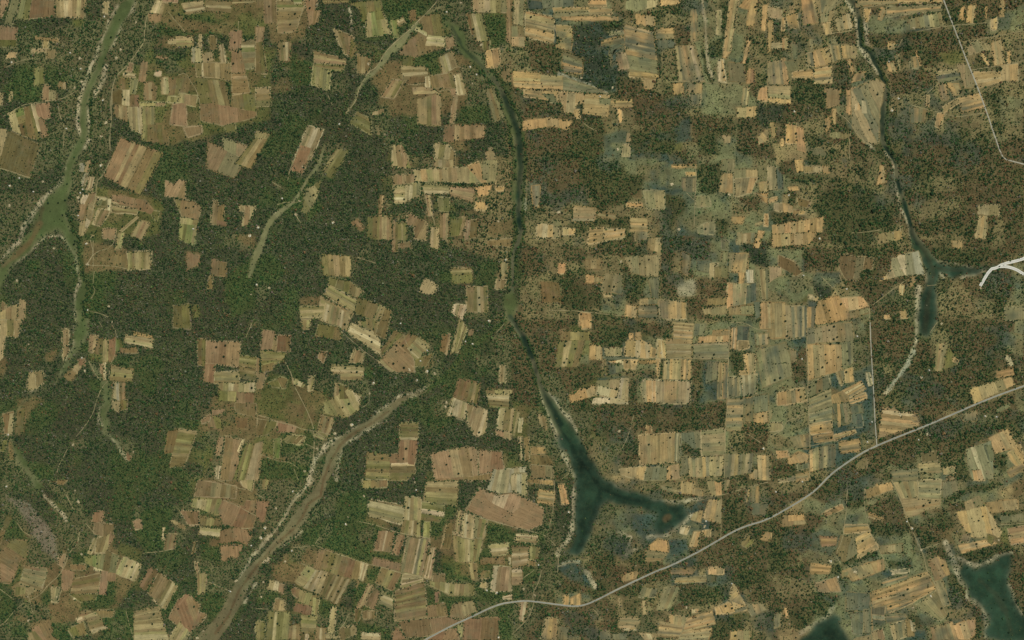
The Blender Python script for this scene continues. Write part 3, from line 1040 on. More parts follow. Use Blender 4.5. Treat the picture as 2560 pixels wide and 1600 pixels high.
F b1g1 1265 1390 1265 1512 1420 1512 1505 1440 1500 1380
F p2t1b1p1 1650 1265 2000 1195 2095 1220 2090 1470 1860 1500 1690 1500
F p1r1 2110 1230 2320 1245 2340 1410 2240 1430 2110 1460
F p1b1 1690 1500 2090 1475 2240 1440 2240 1512 1700 1520
F e1t1w1k1t1e1 2245 1410 2430 1410 2419 1660 2180 1600
T 6 280 400 340 520 350 600 420 740 480 860 540 1000 550 1080 540 1380
T 4 0 930 150 950 380 1000 440 1040 540 1045 700 1080
T 5 30 1260 130 1310 320 1340 400 1400
T 5 800 100 960 240 1040 310 1150 390 1290 490 1430 520
T 5 1390 130 1430 240 1490 360 1500 470
T 5 550 1090 620 1130 740 1110
T 5 470 1170 600 1230 660 1260
T 4 1000 830 1060 780 1070 700
T 4 1890 930 1990 960
T 4 2270 120 2350 30
T 4 360 1410 400 1512
H 1500 485 1620 290 1615 487 1690 505 1450 470 1550 385 1370 30 1110 598 1075 695 1365 785 1790 820 1800 780 905 990 745 1075 705 1030 580 1215 460 1430 510 1480 1980 205 2050 225 2205 10 1520 570
X 185 150 190 185 1065 40 955 20 840 40 1095 205 1075 150 985 160 1035 215 1330 240 1465 280 1390 240 1300 410 1325 300 1400 450 880 790 820 825 2110 1060 2310 1300 1325 1305 1420 1215 1195 1305 1155 1340 1190 1415 1130 1400 1395 1310 1800 1365 1830 1285 1915 1450 2035 1320 2150 885 1865 950 2340 680 845 450 955 490 1480 1265 1435 1485 2375 1050 2420 700 1690 590 150 385 300 410
@2 2
P V 140 130 400 260 380 420 280 600 160 520
P J 240 0 520 0 480 120 440 430 720 430 740 320 860 380 760 560 540 660 400 800 320 640 260 500 270 300 150 150
P J 750 0 1500 30 1520 180 1380 190 1230 120 1100 120 1040 180 1030 250 850 250 730 220
P E 840 60 1180 80 1080 180 1030 250 860 240
P J 400 440 760 430 780 560 560 640 440 660
P V 260 480 420 500 540 700 560 900 500 880 340 700 280 600
P e 330 700 520 760 560 960 640 1090 560 1060 420 860
P V 540 640 560 880 760 850 740 1150 640 1130 520 960 400 800 440 700
P J 760 790 2040 780 2020 1020 1780 1050 1200 1080 1200 1360 1050 1390 1030 1150 900 1150 760 1050
P J 1110 560 1200 560 1190 780 1110 780
P J 1700 370 1810 370 1790 780 1700 780
P V 1800 370 1850 420 1850 540 1800 540
P x 1820 380 1950 400 1940 760 1780 760
P E 2060 280 2300 300 2200 420 2210 500 2140 540 2060 460
P J 0 260 100 300 220 640 260 880 150 840 0 760
P G 0 760 260 860 340 1050 420 1160 480 1290 520 1400 480 1512 400 1512 400 1360 160 1370 160 1120 0 1090
P V 160 860 340 880 420 1100 520 1300 600 1480 560 1512 460 1480 320 1200 160 1160
P S 680 1090 900 1150 1000 1360 1030 1410 960 1460 900 1512 850 1420 720 1280
P V 840 1170 1060 1170 1010 1340 900 1360
P K 1400 540 1220 560 1190 770 1260 780
P S 2060 1000 2419 960 2419 1260 2040 1260
P J 2180 960 2419 970 2419 1260 2200 1250 2180 1060
P E 1360 380 1450 390 1440 560 1370 560
P S 740 470 1060 430 1200 480 1360 480 1360 560 1020 540 800 520
P J 1200 480 1370 480 1370 560 1200 540
P K 1600 1110 1790 1190 1780 1290 1600 1290
P J 1590 1160 1790 1200 1780 1280 1600 1290
P J 390 1380 470 1440 560 1512 390 1512
P J 2250 1440 2419 1430 2419 1512 2100 1512
S W 40 260 600 300 760 350 900 430 1110 490 1280 560 1420 610 1520
S W 40 340 700 440 830 540 930 600 1050
S E 16 1370 380 1690 370 2050 365
S E 22 1270 790 1690 790
S E 16 2040 760 2200 730 2350 660 2310 600
S E 16 1210 1380 1400 1350 1590 1330
S E 16 1360 570 1690 570
F b1y1g1 460 100 740 110 730 190 460 190
F g1t1g1b1 440 200 690 190 620 440 410 440
F o1 640 0 750 0 740 70 660 80
F o1t1 740 230 845 245 840 375 735 370
F t2k1 875 270 1030 265 1025 335 880 340
F d1 870 345 870 380 1180 380 1180 350
F o2w1o1w1 1075 190 1220 190 1310 240 1290 360 1070 340
F o1 1110 125 1145 130 1140 190 1110 190
F o1 1170 120 1215 120 1215 190 1170 190
F o1b1 1310 250 1360 280 1350 350 1300 350
F o1w1b1o1 910 390 1000 380 1190 375 1160 460 1050 460 1040 410
F b1o1 1190 380 1360 380 1355 410 1210 410
F t1 860 370 880 370 870 460 850 460
F x1k1 910 430 1050 420 1050 490 920 520
F k1t1 800 580 1030 560 1030 640 940 660 800 620
F w2o1 820 620 1000 660 980 740 790 700
F o2t1 650 650 780 620 780 720 560 780 540 720
F w1t1o1 1030 550 1100 560 1090 775 1000 770 1010 680
F w1t1 770 740 1000 740 1090 770 1090 780 760 790
F t1b1t1b1t1o1b1w1o1k1 1525 20 1530 180 1700 190 1715 35
F t1o1w1o1t2 1380 190 1450 190 1500 360 1370 360
F o2w0.5t2b1w0.5t1b1t1 1450 185 1460 360 1700 360 1700 190
F d1k1 1730 40 1830 40 1810 140 1720 150
F o1p1 1900 100 2060 100 2050 150 1900 140
F o1o2t1o1 1770 160 2050 145 2045 205 1760 215
F t1k3d1k2 1715 220 1715 360 2045 360 2045 210
F o1d1w0.5o1 2070 75 2130 75 2110 270 2065 275
F d1x1 2130 60 2240 60 2230 190 2130 190
F o1 2140 190 2230 200 2240 260 2140 280
F t1d1o1t2k1b1o1d0.5o1 1440 370 1690 375 1685 565 1430 560
F o1 1370 370 1390 370 1385 550 1365 550
F w2t1k1 1400 565 1250 560 1210 620 1250 780 1360 780
F o2w0.3o1 1265 570 1360 570 1355 780 1275 780
F t2o1o2k0.3t2w1 1365 575 1690 575 1680 785 1360 785
F x1k1 1850 400 1950 400 1940 560 1830 600
F t1b1o1t1 1950 410 2000 410 1980 740 1945 740
F o1b0.5d1 2000 410 2040 420 2030 740 1990 740
F k2t1d1t1 2040 540 2150 540 2150 710 2040 740
F o1t1k1 2190 330 2300 310 2290 500 2220 500
F o1b1o1 2150 480 2150 520 2240 520 2230 480
F w1b1w1b1k1 2165 525 2320 510 2310 690 2190 720
F k1t1d1t1 2300 140 2419 130 2419 230 2310 240
F k1t1k2d1k2 2310 290 2590 210 2650 520 2370 640
F t1d1o1t2d1o1k1d1k1 2040 750 2020 1040 2170 1040 2190 740
F k1o2k1 2190 740 2280 730 2280 960 2180 970
F o2t1 2300 890 2419 860 2419 970 2290 980
F k1d1 2280 720 2419 700 2419 860 2290 880
F o1p1 1270 1000 1320 995 1320 1070 1260 1075
F o2t1o2b0.5o2t1o1 1200 1095 1540 1065 1540 1340 1210 1365
F b0.5d1w1d1t1 1535 1070 1600 1070 1580 1340 1530 1330
F d2k1 1605 1070 1780 1050 1780 1220 1690 1200 1610 1130
F k1t2k1t1k1 1785 1050 1790 1280 2010 1270 2010 1030
F k2 1600 1300 1660 1290 1670 1450 1590 1470
F t1k1t1k1o1d1t2k1t1 1660 1300 2000 1280 1990 1470 1680 1490
F k1d1t1o1d1k1t1d1 2010 1270 2280 1260 2260 1440 2000 1490
F t1o1k1 2320 1280 2440 1280 2440 1512 2330 1512
F t2o1 1010 1410 1270 1380 1240 1510 1030 1460
F k1d1k1 1275 1390 1470 1390 1450 1512 1250 1512
F o1t2 1470 1380 1580 1360 1590 1500 1460 1512
F o1t1 2240 1430 2320 1410 2320 1500 2250 1500
F w1t1 70 930 100 930 90 1060 55 1060
F g1t1 20 870 70 880 20 1090 0 1080
F p1w1 70 1110 90 1110 100 1330 75 1330
F b1 110 1120 155 1110 160 1330 130 1330
F b1o1 180 1200 300 1200 320 1260 180 1270
F b1n1 180 1290 330 1280 380 1370 180 1360
F b2k1 170 1370 390 1385 390 1490 180 1500
F t1e1 0 1400 135 1380 140 1662 0 1600
F t1b1 240 870 320 940 330 1050 260 980
T 4 1370 360 2050 365
T 4 2050 60 2040 760 2010 1040 2010 1490
T 4 2070 20 2200 25 2320 90 2419 100
T 4 1025 1240 1090 1120 1150 900
T 3 2200 1060 2350 1160
T 4 180 1365 390 1385
T 4 470 1500 540 1450
H 1410 310 2380 1215 1240 575 1015 1050
X 985 730 900 605 825 605 710 645 920 745 590 770 990 650 915 310 1000 315 790 335 600 270 495 400 1160 395 1090 395 1155 245 1115 285 1295 295 1230 1260 1295 1175 1430 1160 1495 1110 1350 1310 1510 700 2090 860 2085 945 2195 800 1465 405 1550 400 1610 525 1910 325 1775 330 2230 890 760 1180 715 1200 710 1255 1365 1425 1510 1480 2155 1350 1800 205 1960 1155 1890 1325 2370 905 945 1010 2175 905 660 1165 500 240 545 400 585 395 755 775
@3 2
P x 65 220 365 175 365 260 330 330 260 370 260 290 130 260
P J 300 270 370 270 370 560 240 600 200 400 260 390
P V 800 100 960 160 930 440 820 470 840 300
P J 960 20 1400 60 1390 200 1250 460 1100 680 1020 760 990 500
P S 1000 410 1180 410 1170 500 1000 520
P J 1240 480 1560 480 1900 640 1950 800 1480 1000 1420 880 1360 620
P J 1560 500 1700 470 1850 400 1900 330 2050 430 2060 600 1900 640
P J 1000 1200 1480 1030 2000 830 2419 660 2419 900 2280 1000 1860 1210 1850 1300 1640 1340 1420 1260 1400 1350 1120 1390 1000 1450 640 1512 560 1500
P S 1000 700 1400 560 1380 850 1150 830
P S 1620 860 1980 860 1960 980 1780 960
P K 2330 680 2419 680 2419 860 2360 850
P S 2260 980 2419 930 2419 1160 2320 1100
P V 1960 880 2180 880 2180 980 1960 960
P S 1500 80 1740 120 1720 250 1560 250 1550 380
P J 1700 20 2300 80 2260 350 2000 200 1720 180
P K 2230 100 2419 130 2419 370 2330 330 2220 230
P J 1920 230 2040 210 2060 440 1940 420
P J 2130 220 2260 320 2160 480 2130 400
P E 2300 380 2419 340 2419 600 2320 520
P x 920 430 985 440 990 900 860 1000 700 1000 640 1060 930 920 890 860 930 740 930 640
P x 820 500 930 470 920 580 820 560
P x 640 1060 960 1030 870 1100 640 1170
P x 400 1190 660 1180 640 1400 500 1400 490 1200
P x 640 1250 880 1250 660 1390
P S 880 1080 1020 1000 1030 1180 980 1230 880 1200
P K 0 620 90 660 80 820 340 820 380 900 400 1120 150 1160 130 1000 30 1060 0 1000
P K 10 100 10 0 10 0
P S 0 1060 200 1100 240 1200 50 1200
P J 20 1210 60 1300 40 1512 0 1512
P J 60 1300 280 1370 280 1430 40 1490
P E 1640 1340 1860 1310 1920 1500 1780 1512 1650 1380
P S 1000 1440 1420 1380 1440 1512 1000 1512
P E 1080 1380 1160 1460 1180 1512 1100 1512
P E 2120 1250 2250 1260 2260 1420 2200 1440 2120 1320
P J 2260 1020 2419 1180 2419 1280
P S 2419 380 2419 480 2330 470
P K 1380 0 1600 0 1560 120 1480 150 1400 140
P b 590 640 700 670 640 720 600 720
S W 26 1410 30 1400 210 1320 400 1200 580 1110 690
S e 30 1380 300 1300 450 1150 640
F k1t2k1b1t1 0 235 0 620 225 515 180 400
F t1d1k1b1 0 240 140 250 260 290 180 400 0 420
F b1t1 140 255 260 290 270 380 190 400
F d1k1t2b1k1 365 80 790 20 810 190 370 220
F o1k1t1o2t1 370 230 690 240 700 470 385 560
F k2d1k1 695 220 810 190 815 400 705 460
F t1b1k1d1 640 490 720 480 720 560 690 620
F t1o1 720 470 800 450 810 580 730 590
F o1b0.5w1b0.5o1d1t1 690 680 740 760 930 650 880 580
F d1o2d1o1 760 740 780 800 930 740 920 690
F w1d1k1 930 500 960 500 985 610 950 620
F k1b1d1 400 600 570 520 590 640 380 740
F o2t1d1o1t1 90 690 340 640 360 760 90 810
F t1k1t1d1t1k2 380 740 390 890 610 810 590 650
F k1d1k1t0.5k1 385 890 390 980 610 950 600 820
F o1b1 600 720 690 680 760 720 760 780 610 790
F k2d0.5k1d1 610 790 760 780 780 960 690 1000
F o1 650 790 680 790 690 1000 665 1010
F t1k1 710 780 770 780 780 960 730 970
F d1x1k1 780 810 880 800 890 870 790 880
F t1o2b1o1 400 990 400 1080 610 1060 600 950
F o1b1o1 430 1110 440 1160 620 1130 610 1060
F k1t1o1b1 200 1110 400 1080 400 1190 260 1210
F o1t1d1o1 620 1090 630 1140 830 1060 820 1040
F d1x1 790 890 880 880 900 1010 800 1010
F b1d1b1o1 240 1190 250 1220 390 1210 390 1180
F o2t1d1o1 675 1155 690 1260 870 1240 870 1120
F o1t1k1 390 1230 480 1200 480 1410 400 1430
F d1t1d1b1 490 1200 630 1180 630 1390 490 1410
F o1 80 1240 180 1240 200 1290 90 1310
F o1t1 180 1310 290 1250 380 1280 370 1340 200 1360
F k1d1 280 1360 380 1360 380 1400 280 1420
F t1d1 100 1512 260 1470 270 1512 110 1530
F o1d1o1 260 1460 270 1520 385 1510 380 1440
F p1w1b1o1t1b1o1b1p1 1080 820 1045 1120 1420 1000 1400 880 1230 870 1210 830
F o1p1 1310 920 1410 880 1440 970 1380 970
F y1o1t1y1 1590 230 1700 220 1640 480 1570 490
F g1 1700 270 1730 270 1800 410 1660 470
F o1 1740 350 1810 370 1790 420 1740 400
F o1t2k1o1 1900 650 2300 540 2330 610 1950 790
F b1o1b1o1 2160 480 2160 550 2330 520 2310 440
F w1 2250 340 2290 350 2320 430 2290 440
F k1 2340 0 2419 0 2419 140 2330 120
F o2t1o1 2090 1120 2260 1030 2360 1200 2150 1260
F o1t1o1b1 2260 1260 2380 1180 2419 1300 2419 1430 2300 1340
F o1t1b1o1 2260 1430 2290 1480 2419 1420 2419 1340
F k1w0.5k1d1 1870 1220 2110 1140 2130 1500 1930 1512 1880 1340
F d1k1 2010 1180 2110 1180 2140 1330 2050 1330
F o1t1 1930 1420 2010 1410 2040 1512 1940 1512
F t1k1 1420 1360 1420 1440 1640 1430 1630 1350
F o1t1k1 1660 1390 1760 1390 1770 1450 1660 1460
F d1t1x1t1 1160 1430 1180 1512 1430 1512 1420 1400
F p1 1690 1490 1760 1480 1760 1512 1690 1512
F b1 840 1330 940 1310 930 1390 840 1400
F t1 1840 890 1970 860 1970 950 1850 960
F k1 2160 840 2280 790 2280 820 2170 880
F t1k1 0 860 40 860 20 930 0 950
F t1 20 970 130 970 130 1040 20 1050
F b1 1450 1260 1600 1240 1600 1330 1460 1340
T 9 965 20 975 300 1000 700 1010 950 1030 1200
T 4 370 60 365 300 380 560 370 680 385 900 395 1210 390 1512
T 4 1340 900 1370 960 1470 1010
T 4 1470 1020 1440 1090
T 5 20 1100 130 1050 170 960 340 890
T 5 380 890 560 850
T 4 390 1195 620 1140
T 4 1530 120 1600 20
H 320 370 1250 890 1420 1130 1505 1080 940 1155 980 960 1640 35 1525 475 1450 540 2055 910 2155 915 415 820 890 410 840 150 2050 900
X 500 1020 560 405 750 295 545 325 485 325 625 285 665 350 760 380 630 430 670 215 590 225 500 230 510 175 580 95 560 165 620 180 625 60 695 90 655 160 580 5 530 15 630 10 740 490 310 725 290 660 550 720 490 665 395 630 455 585 405 670 180 150 165 10 260 30 1440 130 1720 1405 1775 375 1110 1460 920 750 600 1110 1660 245 65 565 115 545 130 960 275 955 440 950 515 445 470 465 2290 1080 2200 1140 2225 1220 1455 1410 1215 290 1160 120
@0 3
P V 0 0 160 0 300 60 330 140 480 200 620 320 690 420 660 560 560 760 440 830 250 800 260 600 290 520 180 420 60 380 0 500
P f 80 350 160 400 280 540 250 780 130 540 40 560
P F 80 80 330 140 460 220 540 330 520 420 400 420 300 320 160 240
P Y2 30 120 260 230 540 540 540 760 440 700 340 560 160 260
P V 440 0 720 120 820 260 880 420 860 500 780 640 640 760 640 600 700 440
P V 600 460 760 500 840 660 800 780 700 800 640 700
P f 700 700 880 600 840 800 800 860 680 800
P f 1380 260 1640 260 1600 460 1540 640 1380 700 1260 480 1250 380
P V 1250 260 1330 220 1330 340 1260 340
P V 1640 240 1860 200 1880 420 1780 480 1680 660 1760 700 1640 560
P V 1820 740 2419 640 2240 1000 2180 1160 1960 1430 1900 1512 1740 1512 1950 1300 1900 1120 1840 900
P f 1950 1060 2100 1080 2160 1200 2000 1360 1920 1200
P G 0 1000 130 1130 60 1260 0 1260
P f 0 960 140 1120 100 1300 0 1340
P f 380 1080 480 1000 500 1140 380 1260
P f 560 870 660 960 640 1060 560 1020
P V 200 1160 420 1180 500 1300 300 1340 180 1260
P V 0 1340 300 1340 280 1512 0 1512
P f 100 1390 260 1380 260 1490 100 1490
P f 780 1140 920 1060 1100 900 1100 1150 1040 1220 740 1240
P f 920 1230 1260 1230 1280 1512 900 1512 1000 1380 960 1320
P f 480 1400 640 1400 640 1512 520 1512
P V 1040 1340 1180 1360 1160 1460 1060 1420
P V 1000 1460 1080 1460 1060 1512 1000 1512
P f 1300 930 1500 860 1700 1000 1690 1060 1570 1250 1700 1080 1800 1060 1900 1160 1860 1180 1600 1300
P f 1880 560 2060 600 2100 760 1900 760
P V 800 540 900 520 920 620 800 640
S W 30 420 150 520 250 600 330 620 380
S W 22 2400 700 2300 860 2260 950 2230 1050 2170 1180
S W 36 2170 1180 2100 1290 1990 1420 1910 1512
S W 16 2419 970 2360 1080 2300 1180
S B 14 200 580 150 740
S B 14 190 860 110 970
F b1g1 0 500 70 330 120 350 30 540 0 620
F p1b1g1 60 640 110 560 260 580 250 740 190 760 110 960 0 950 0 680
F k1b1 60 720 160 720 100 900 0 880
F r1p1 30 890 110 860 90 980 0 960
F b1p1k1 230 810 440 840 450 870 230 840
F k1t0.5k1t0.5k1b1 230 840 190 980 380 1050 440 880
F b1t1 120 1010 190 960 370 1040 260 1100 130 1110
F g1y1 150 1010 240 1010 240 1080 140 1090
F r1p1 890 300 980 290 970 400 870 400
F t1 975 310 985 310 970 390 955 390
F p1b1 890 400 1080 420 1070 500 980 540 890 500
F t1y1t1 890 550 920 560 860 700 830 690
F b1n1b1t2 920 550 1075 500 1000 680 900 690
F p1 1040 480 1085 530 1050 600 1020 620
F g2l1y1k1 790 720 1000 700 970 850 810 790
F b1k1 1000 660 1120 720 1090 880 970 850
F w1 890 830 970 850 960 860 890 850
F p1 960 860 1020 860 1000 1090 935 1080
F p1 1020 880 1095 880 1090 960 1010 950
F b1g1b1t1b1 690 940 660 1080 920 1070 950 880
F w1 700 1105 780 1100 780 1120 690 1130
F g1 660 1080 920 1080 900 1140 760 1150
F t1k1 490 1010 580 1020 540 1150 490 1150
F p1 580 830 700 880 690 940 640 1040 590 1040
F p1 560 720 620 700 590 830 550 790
F b1 660 800 810 800 810 850 680 850
F y1k1t2w0.5t1w1t1 1165 730 1340 795 1270 955 1095 885
F p1n1 1410 820 1500 860 1370 1040 1320 1000
F b1p2b1g1w1y1 1500 870 1680 1000 1560 1220 1400 1070
F w1 1460 1120 1490 1150 1480 1170 1445 1130
F p2r2p1b1 1680 1130 1790 1090 1890 1180 1860 1300 1800 1440 1590 1310
F p1b1 1850 1240 1950 1270 1900 1350 1830 1400
F t1b1t1y1k1 1690 1340 1800 1440 1730 1560 1600 1500
F p1 1755 1070 1790 1090 1700 1190 1680 1180
F b1t0.5b1n1t0.5b1t2b1y1w2 1265 1250 1270 1512 1600 1512 1500 1200
F b1r1t1p1 780 1230 720 1340 790 1310 870 1250
F t1b1g1b1w1 800 1280 870 1450 1020 1400 900 1250
F w1p1 720 1310 730 1360 790 1330 780 1290
F g1b1 640 1410 790 1340 820 1450 690 1490
F b1 910 1230 1080 1230 1070 1290 930 1300
F p1b1 310 1400 460 1320 500 1400 480 1460 560 1512 320 1512
F t1g1 270 1450 330 1430 400 1512 270 1512
F b1 540 0 640 0 600 40 540 40
F p2b1k1t1b1k1b1 1870 0 2230 60 2220 170 1840 150
F y1w1t1y1b1g1 1820 180 2100 180 2060 330 1810 250
F p2r1b1 2110 180 2380 290 2419 340 2380 480 2110 420 2060 290
F r1p1 2330 190 2419 200 2419 330 2290 280
F b1y1b1 1890 340 2100 380 2080 440 1880 430
F y1w1 1890 440 1875 515 2080 540 2100 460
F b1p1 2080 480 2300 440 2380 530 2330 620 2260 580 2060 600
F p1 2080 620 2300 610 2240 740 2180 720 2120 770 2090 740
F b1 1990 560 2080 560 2060 620 1980 620
F p1b1p1 1700 290 1880 300 1880 420 1780 420
F t1b1 1630 370 1750 440 1740 470 1610 390
F p1 1255 390 1330 370 1350 460 1280 470
F w1t1 1540 450 1555 450 1550 575 1535 575
F b1k1p1t1p1 1570 510 1670 510 1650 650 1550 660
F t1p1 1845 770 1870 780 1880 900 1850 880
F b1y1t1y1 1860 880 1950 880 1940 1060 1870 1080
F b1 1840 580 1860 580 1830 700 1810 700
F t1y1 2260 -30 2400 0 2380 110 2300 60
T 5 750 490 730 600 650 680 620 800 560 900 460 990 380 1090 200 1180 0 1380
T 5 160 400 220 480 290 530
T 5 620 130 690 270
T 5 800 400 890 500
T 5 640 1420 680 1480 760 1512
T 5 0 1030 130 1130
T 4 1190 1240 1220 1360 1260 1490
T 5 1350 690 1560 670 1640 650
T 4 2060 0 2240 80 2320 90
T 4 2110 190 2260 250 2419 340
T 4 1960 960 2150 1040
T 4 2280 460 2419 450
T 4 270 1100 310 1250
H 710 100 740 205 770 700 540 1105 270 1325 260 1105 2180 1055 2230 955 1860 1490 1920 1430 2370 620 65 60
X 1250 820 1240 915 1650 580 1650 640 1880 810 1845 860 1440 1360 1530 1410 1450 1345 1710 1340 1685 1215 1835 1195 1200 810 1455 1265 1160 350 920 790 860 660
@1 3
P V 0 0 600 0 420 300 0 640
P V 420 330 760 120 840 100 820 300 700 300 540 400 440 500 300 640
P f 860 100 1060 80 1060 180 1060 340 1000 400 860 360 740 380 760 200
P f 440 470 800 330 1100 410 1200 450 1120 560 1100 780 900 740 560 620 420 620
P V 560 580 700 390 760 400 720 480 600 620
P V 960 540 1080 420 1120 500 1020 620
P F 1060 80 1400 100 1400 230 1080 180
P f 1600 160 1900 230 1900 300 1780 400 1740 540 1640 540
P F 1900 0 2100 0 2100 60 2000 290 1900 240
P V 2000 200 2110 60 2180 100 2120 200 2060 300
P f 2190 390 2419 450 2419 600 2200 620 2150 640 2160 560
P f 2100 660 2240 640 2220 720 2360 740 2300 840 2120 800
P f 1740 780 1860 780 1880 900 2000 900 2060 980 1900 940 1670 880
P f 1100 680 1360 720 1340 780 1100 740
P F 180 780 120 960 20 1000 0 880
P b 150 800 280 780 480 810 340 990 260 980 160 920
P V 340 590 560 630 660 660 560 820 320 760
P b 480 640 620 660 560 800 420 780
P V 0 870 140 940 380 1000 360 1060 280 1080 200 1060 0 1130
P F 270 980 380 1000 360 1240 280 1240
P f 80 1080 210 1050 200 1120 0 1200 0 1100
P F 890 940 960 960 920 1240 780 1180
P f 960 960 1100 980 1080 1140 1020 1260 940 1360 920 1240
P V 710 1180 920 1230 940 1360 960 1512 560 1512 560 1380 440 1270 600 1260
P f 600 1110 720 1170 710 1300 600 1290
P F 320 1270 420 1280 420 1370 320 1370
P V 1000 1240 1280 1240 1280 1400 1010 1360
P f 960 1340 1240 1400 1300 1512 940 1512
P f 1200 850 1060 820 1060 940 1120 960
P f 1310 1010 1360 900 1380 980 1340 1080
P F 1660 640 1760 660 1740 880 1680 880
P F 1340 540 1420 540 1420 640 1360 760 1310 700
P f 1600 1020 1800 1080 1900 1100 2060 1100 2200 1100 2230 1160 2060 1150 1880 1180 1800 1280 1720 1190 1620 1190
P f 2050 980 2200 1000 2280 1060 2360 1060 2419 1100 2250 1170 2120 1140
P V 1600 1440 1980 1310 1960 1360 1720 1512
P f 2080 1230 2250 1180 2419 1160 2419 1512 2290 1512 2310 1300 2090 1290
P V 2100 1240 2260 1190 2300 1290 2090 1280
P f 2240 820 2250 1000 2120 920 2100 860 2220 840
P V 0 1320 100 1250 100 1340 0 1360
P F 2160 80 2380 100 2340 160 2190 110
P b 1650 560 1740 580 1720 640 1640 640
S W 26 540 0 430 110 330 230 270 350 180 480 80 590 0 690
S W 16 440 480 330 570 230 640
S U 30 1180 540 1270 580 1300 700 1280 760
S E 16 340 1000 480 1050 660 1120 760 1180
S E 14 1300 1080 1300 1330
F b1y1 60 0 120 0 100 90 60 80
F r1 0 195 120 210 70 400 0 340
F y1b1r1 1010 0 1240 0 1240 70 1010 75
F t1b1y1g1 1610 20 1590 200 1900 240 1910 10
F y1g1 1570 205 1565 270 1770 300 1780 240
F w1 1565 275 1565 310 1765 345 1780 305
F g1b1 1560 315 1555 380 1730 400 1760 350
F b0.6w2y1k1t1 1065 180 1065 335 1380 420 1400 240
F t1w0.5b1y1t1 1410 155 1560 170 1560 380 1395 380
F b1g1t1w0.5b1y1 1395 380 1550 380 1550 540 1360 510
F y1g1 1590 395 1645 395 1640 550 1580 545
F b1t1p1 1905 290 1945 290 1910 490 1880 480
F t1w1p1b1t1 1960 310 2070 340 2050 550 1945 540
F k1b1g1t0.5 2080 340 2190 380 2150 550 2055 540
F t1 1860 490 1860 510 1945 530 1945 505
F b1g1y1t1w0.5y1 1860 530 2060 540 2050 780 1890 770
F b1y1 2070 550 2140 550 2100 770 2050 770
F t1 1800 430 1815 430 1760 620 1745 640
F b1 1810 420 1860 400 1830 640 1760 640
F r1p1w0.4p1b1 1160 480 1310 490 1270 680 1120 660
F p2r1 1340 520 1410 520 1350 710 1280 695
F p1 1110 730 1360 790 1350 850 1100 800
F k1p2b1w0.5d1y1p1 1430 530 1640 560 1560 910 1370 880
F b1w0.5b1w0.5p1 1650 640 1700 640 1650 935 1570 920
F y1w1b1 2200 615 2230 720 2370 700 2385 600
F b1 2120 740 2340 730 2350 790 2120 790
F t1b1 2010 780 2080 790 2090 940 2040 940
F w1 2390 730 2419 740 2419 800 2390 800
F w1b1r1p1t1 2250 820 2440 820 2419 1050 2220 1050
F b1g1 2140 850 2210 860 2200 930 2110 930
F t1 2130 960 2170 970 2180 1020 2110 1010
F p1b1g1 610 650 760 690 700 870 560 820
F y1b1r1b1 760 690 1000 780 960 940 700 880
F t1w1p1w1 990 770 1060 800 1010 950 970 930
F b1y1 480 810 620 870 560 960 370 960
F t1y1 370 960 480 810 550 850 440 1010
F w1b1w1t2 560 850 680 870 600 1080 450 1020
F b1g1b1t1b1t1n1w1 680 880 890 940 760 1180 600 1085
F b1y1r1 1190 830 1370 880 1290 1050 1130 970
F b1t1 960 950 975 960 955 1020 945 1000
F p1t1p1 1060 980 1110 1000 1030 1180 940 1230
F b1p1 1120 1010 1170 1060 1120 1230 1030 1180
F g1w1t1w0.5k1 1200 1060 1160 1160 1290 1220 1300 1100
F t1w0.4n1w0.4y1 1390 890 1370 1030 1580 950 1560 910
F b1p1g1b1y1b1t1p1b1y1t1p2t1 1320 1050 1310 1330 1620 1300 1590 960
F p1b1 1680 890 1790 890 1780 980 1670 970
F y1b1y1w1y1t1b1y1g1 1650 960 2060 990 2050 1090 1850 1095 1650 1000
F p1b1 1620 1190 1780 1170 1810 1280 1620 1300
F p1t1 1860 1180 2050 1140 2080 1240 1960 1310 1830 1290
F b1p1 1340 1340 1800 1290 1960 1330 1640 1470 1420 1490
F p1b1 1970 1310 2300 1300 2280 1512 1960 1512
F r1p1 1720 1440 1890 1400 1920 1512 1600 1512
F y1k1 1900 1380 1940 1370 1980 1500 1950 1500
F b1t1b1 1010 1240 1130 1230 1130 1310 1010 1310
F w1t1 1000 1440 1000 1500 1170 1512 1170 1450
F p1 1340 1400 1420 1500 1300 1512 1290 1450
F t1w1 130 950 220 970 210 1050 110 1030
F p1 220 980 270 990 260 1080 210 1050
F r1b1 340 1010 410 1030 400 1120 340 1070
F t1y1b1 410 1040 600 1100 540 1200 400 1150
F r2p1 380 1170 530 1190 510 1280 360 1240
F y1b1 540 1110 600 1120 580 1280 530 1260
F b1t1 190 1120 270 1130 270 1240 160 1230
F t1 720 1190 760 1200 740 1440 680 1440
F g1w0.5g1y1 120 1240 320 1250 300 1512 90 1512
F y1g1 0 1330 90 1340 80 1512 0 1512
F y1g1t1b1 430 1280 430 1430 560 1440 580 1290
F b1t1b1 320 1370 410 1370 410 1512 310 1512
F b1w0.5b1 570 1390 660 1400 660 1512 560 1512
F t1 660 1460 780 1470 770 1500 660 1495
F b1g1t1 780 1400 940 1380 940 1460 800 1512
F w1t1 470 1455 495 1455 490 1512 470 1512
F w1b1w1 2340 1100 2350 1130 2419 1125 2419 1080
F b1g1 940 1210 1000 1230 960 1360 930 1330
F w1 60 780 110 730 140 740 80 790
F p1 1690 1060 1730 1060 1720 1160 1690 1160
F p1 1985 285 2060 160 2110 80 2190 110 2300 150 2419 125 2490 150 2600 200 2720 270 2700 420 2590 470 2419 435 2250 385 2100 335
F p1w1p1 2130 85 2190 108 2300 150 2419 130 2500 170 2490 250 2430 320 2370 290 2280 240 2190 190
T 5 540 10 430 120 330 240 210 450 100 580 0 690
T 5 0 130 90 170 160 190
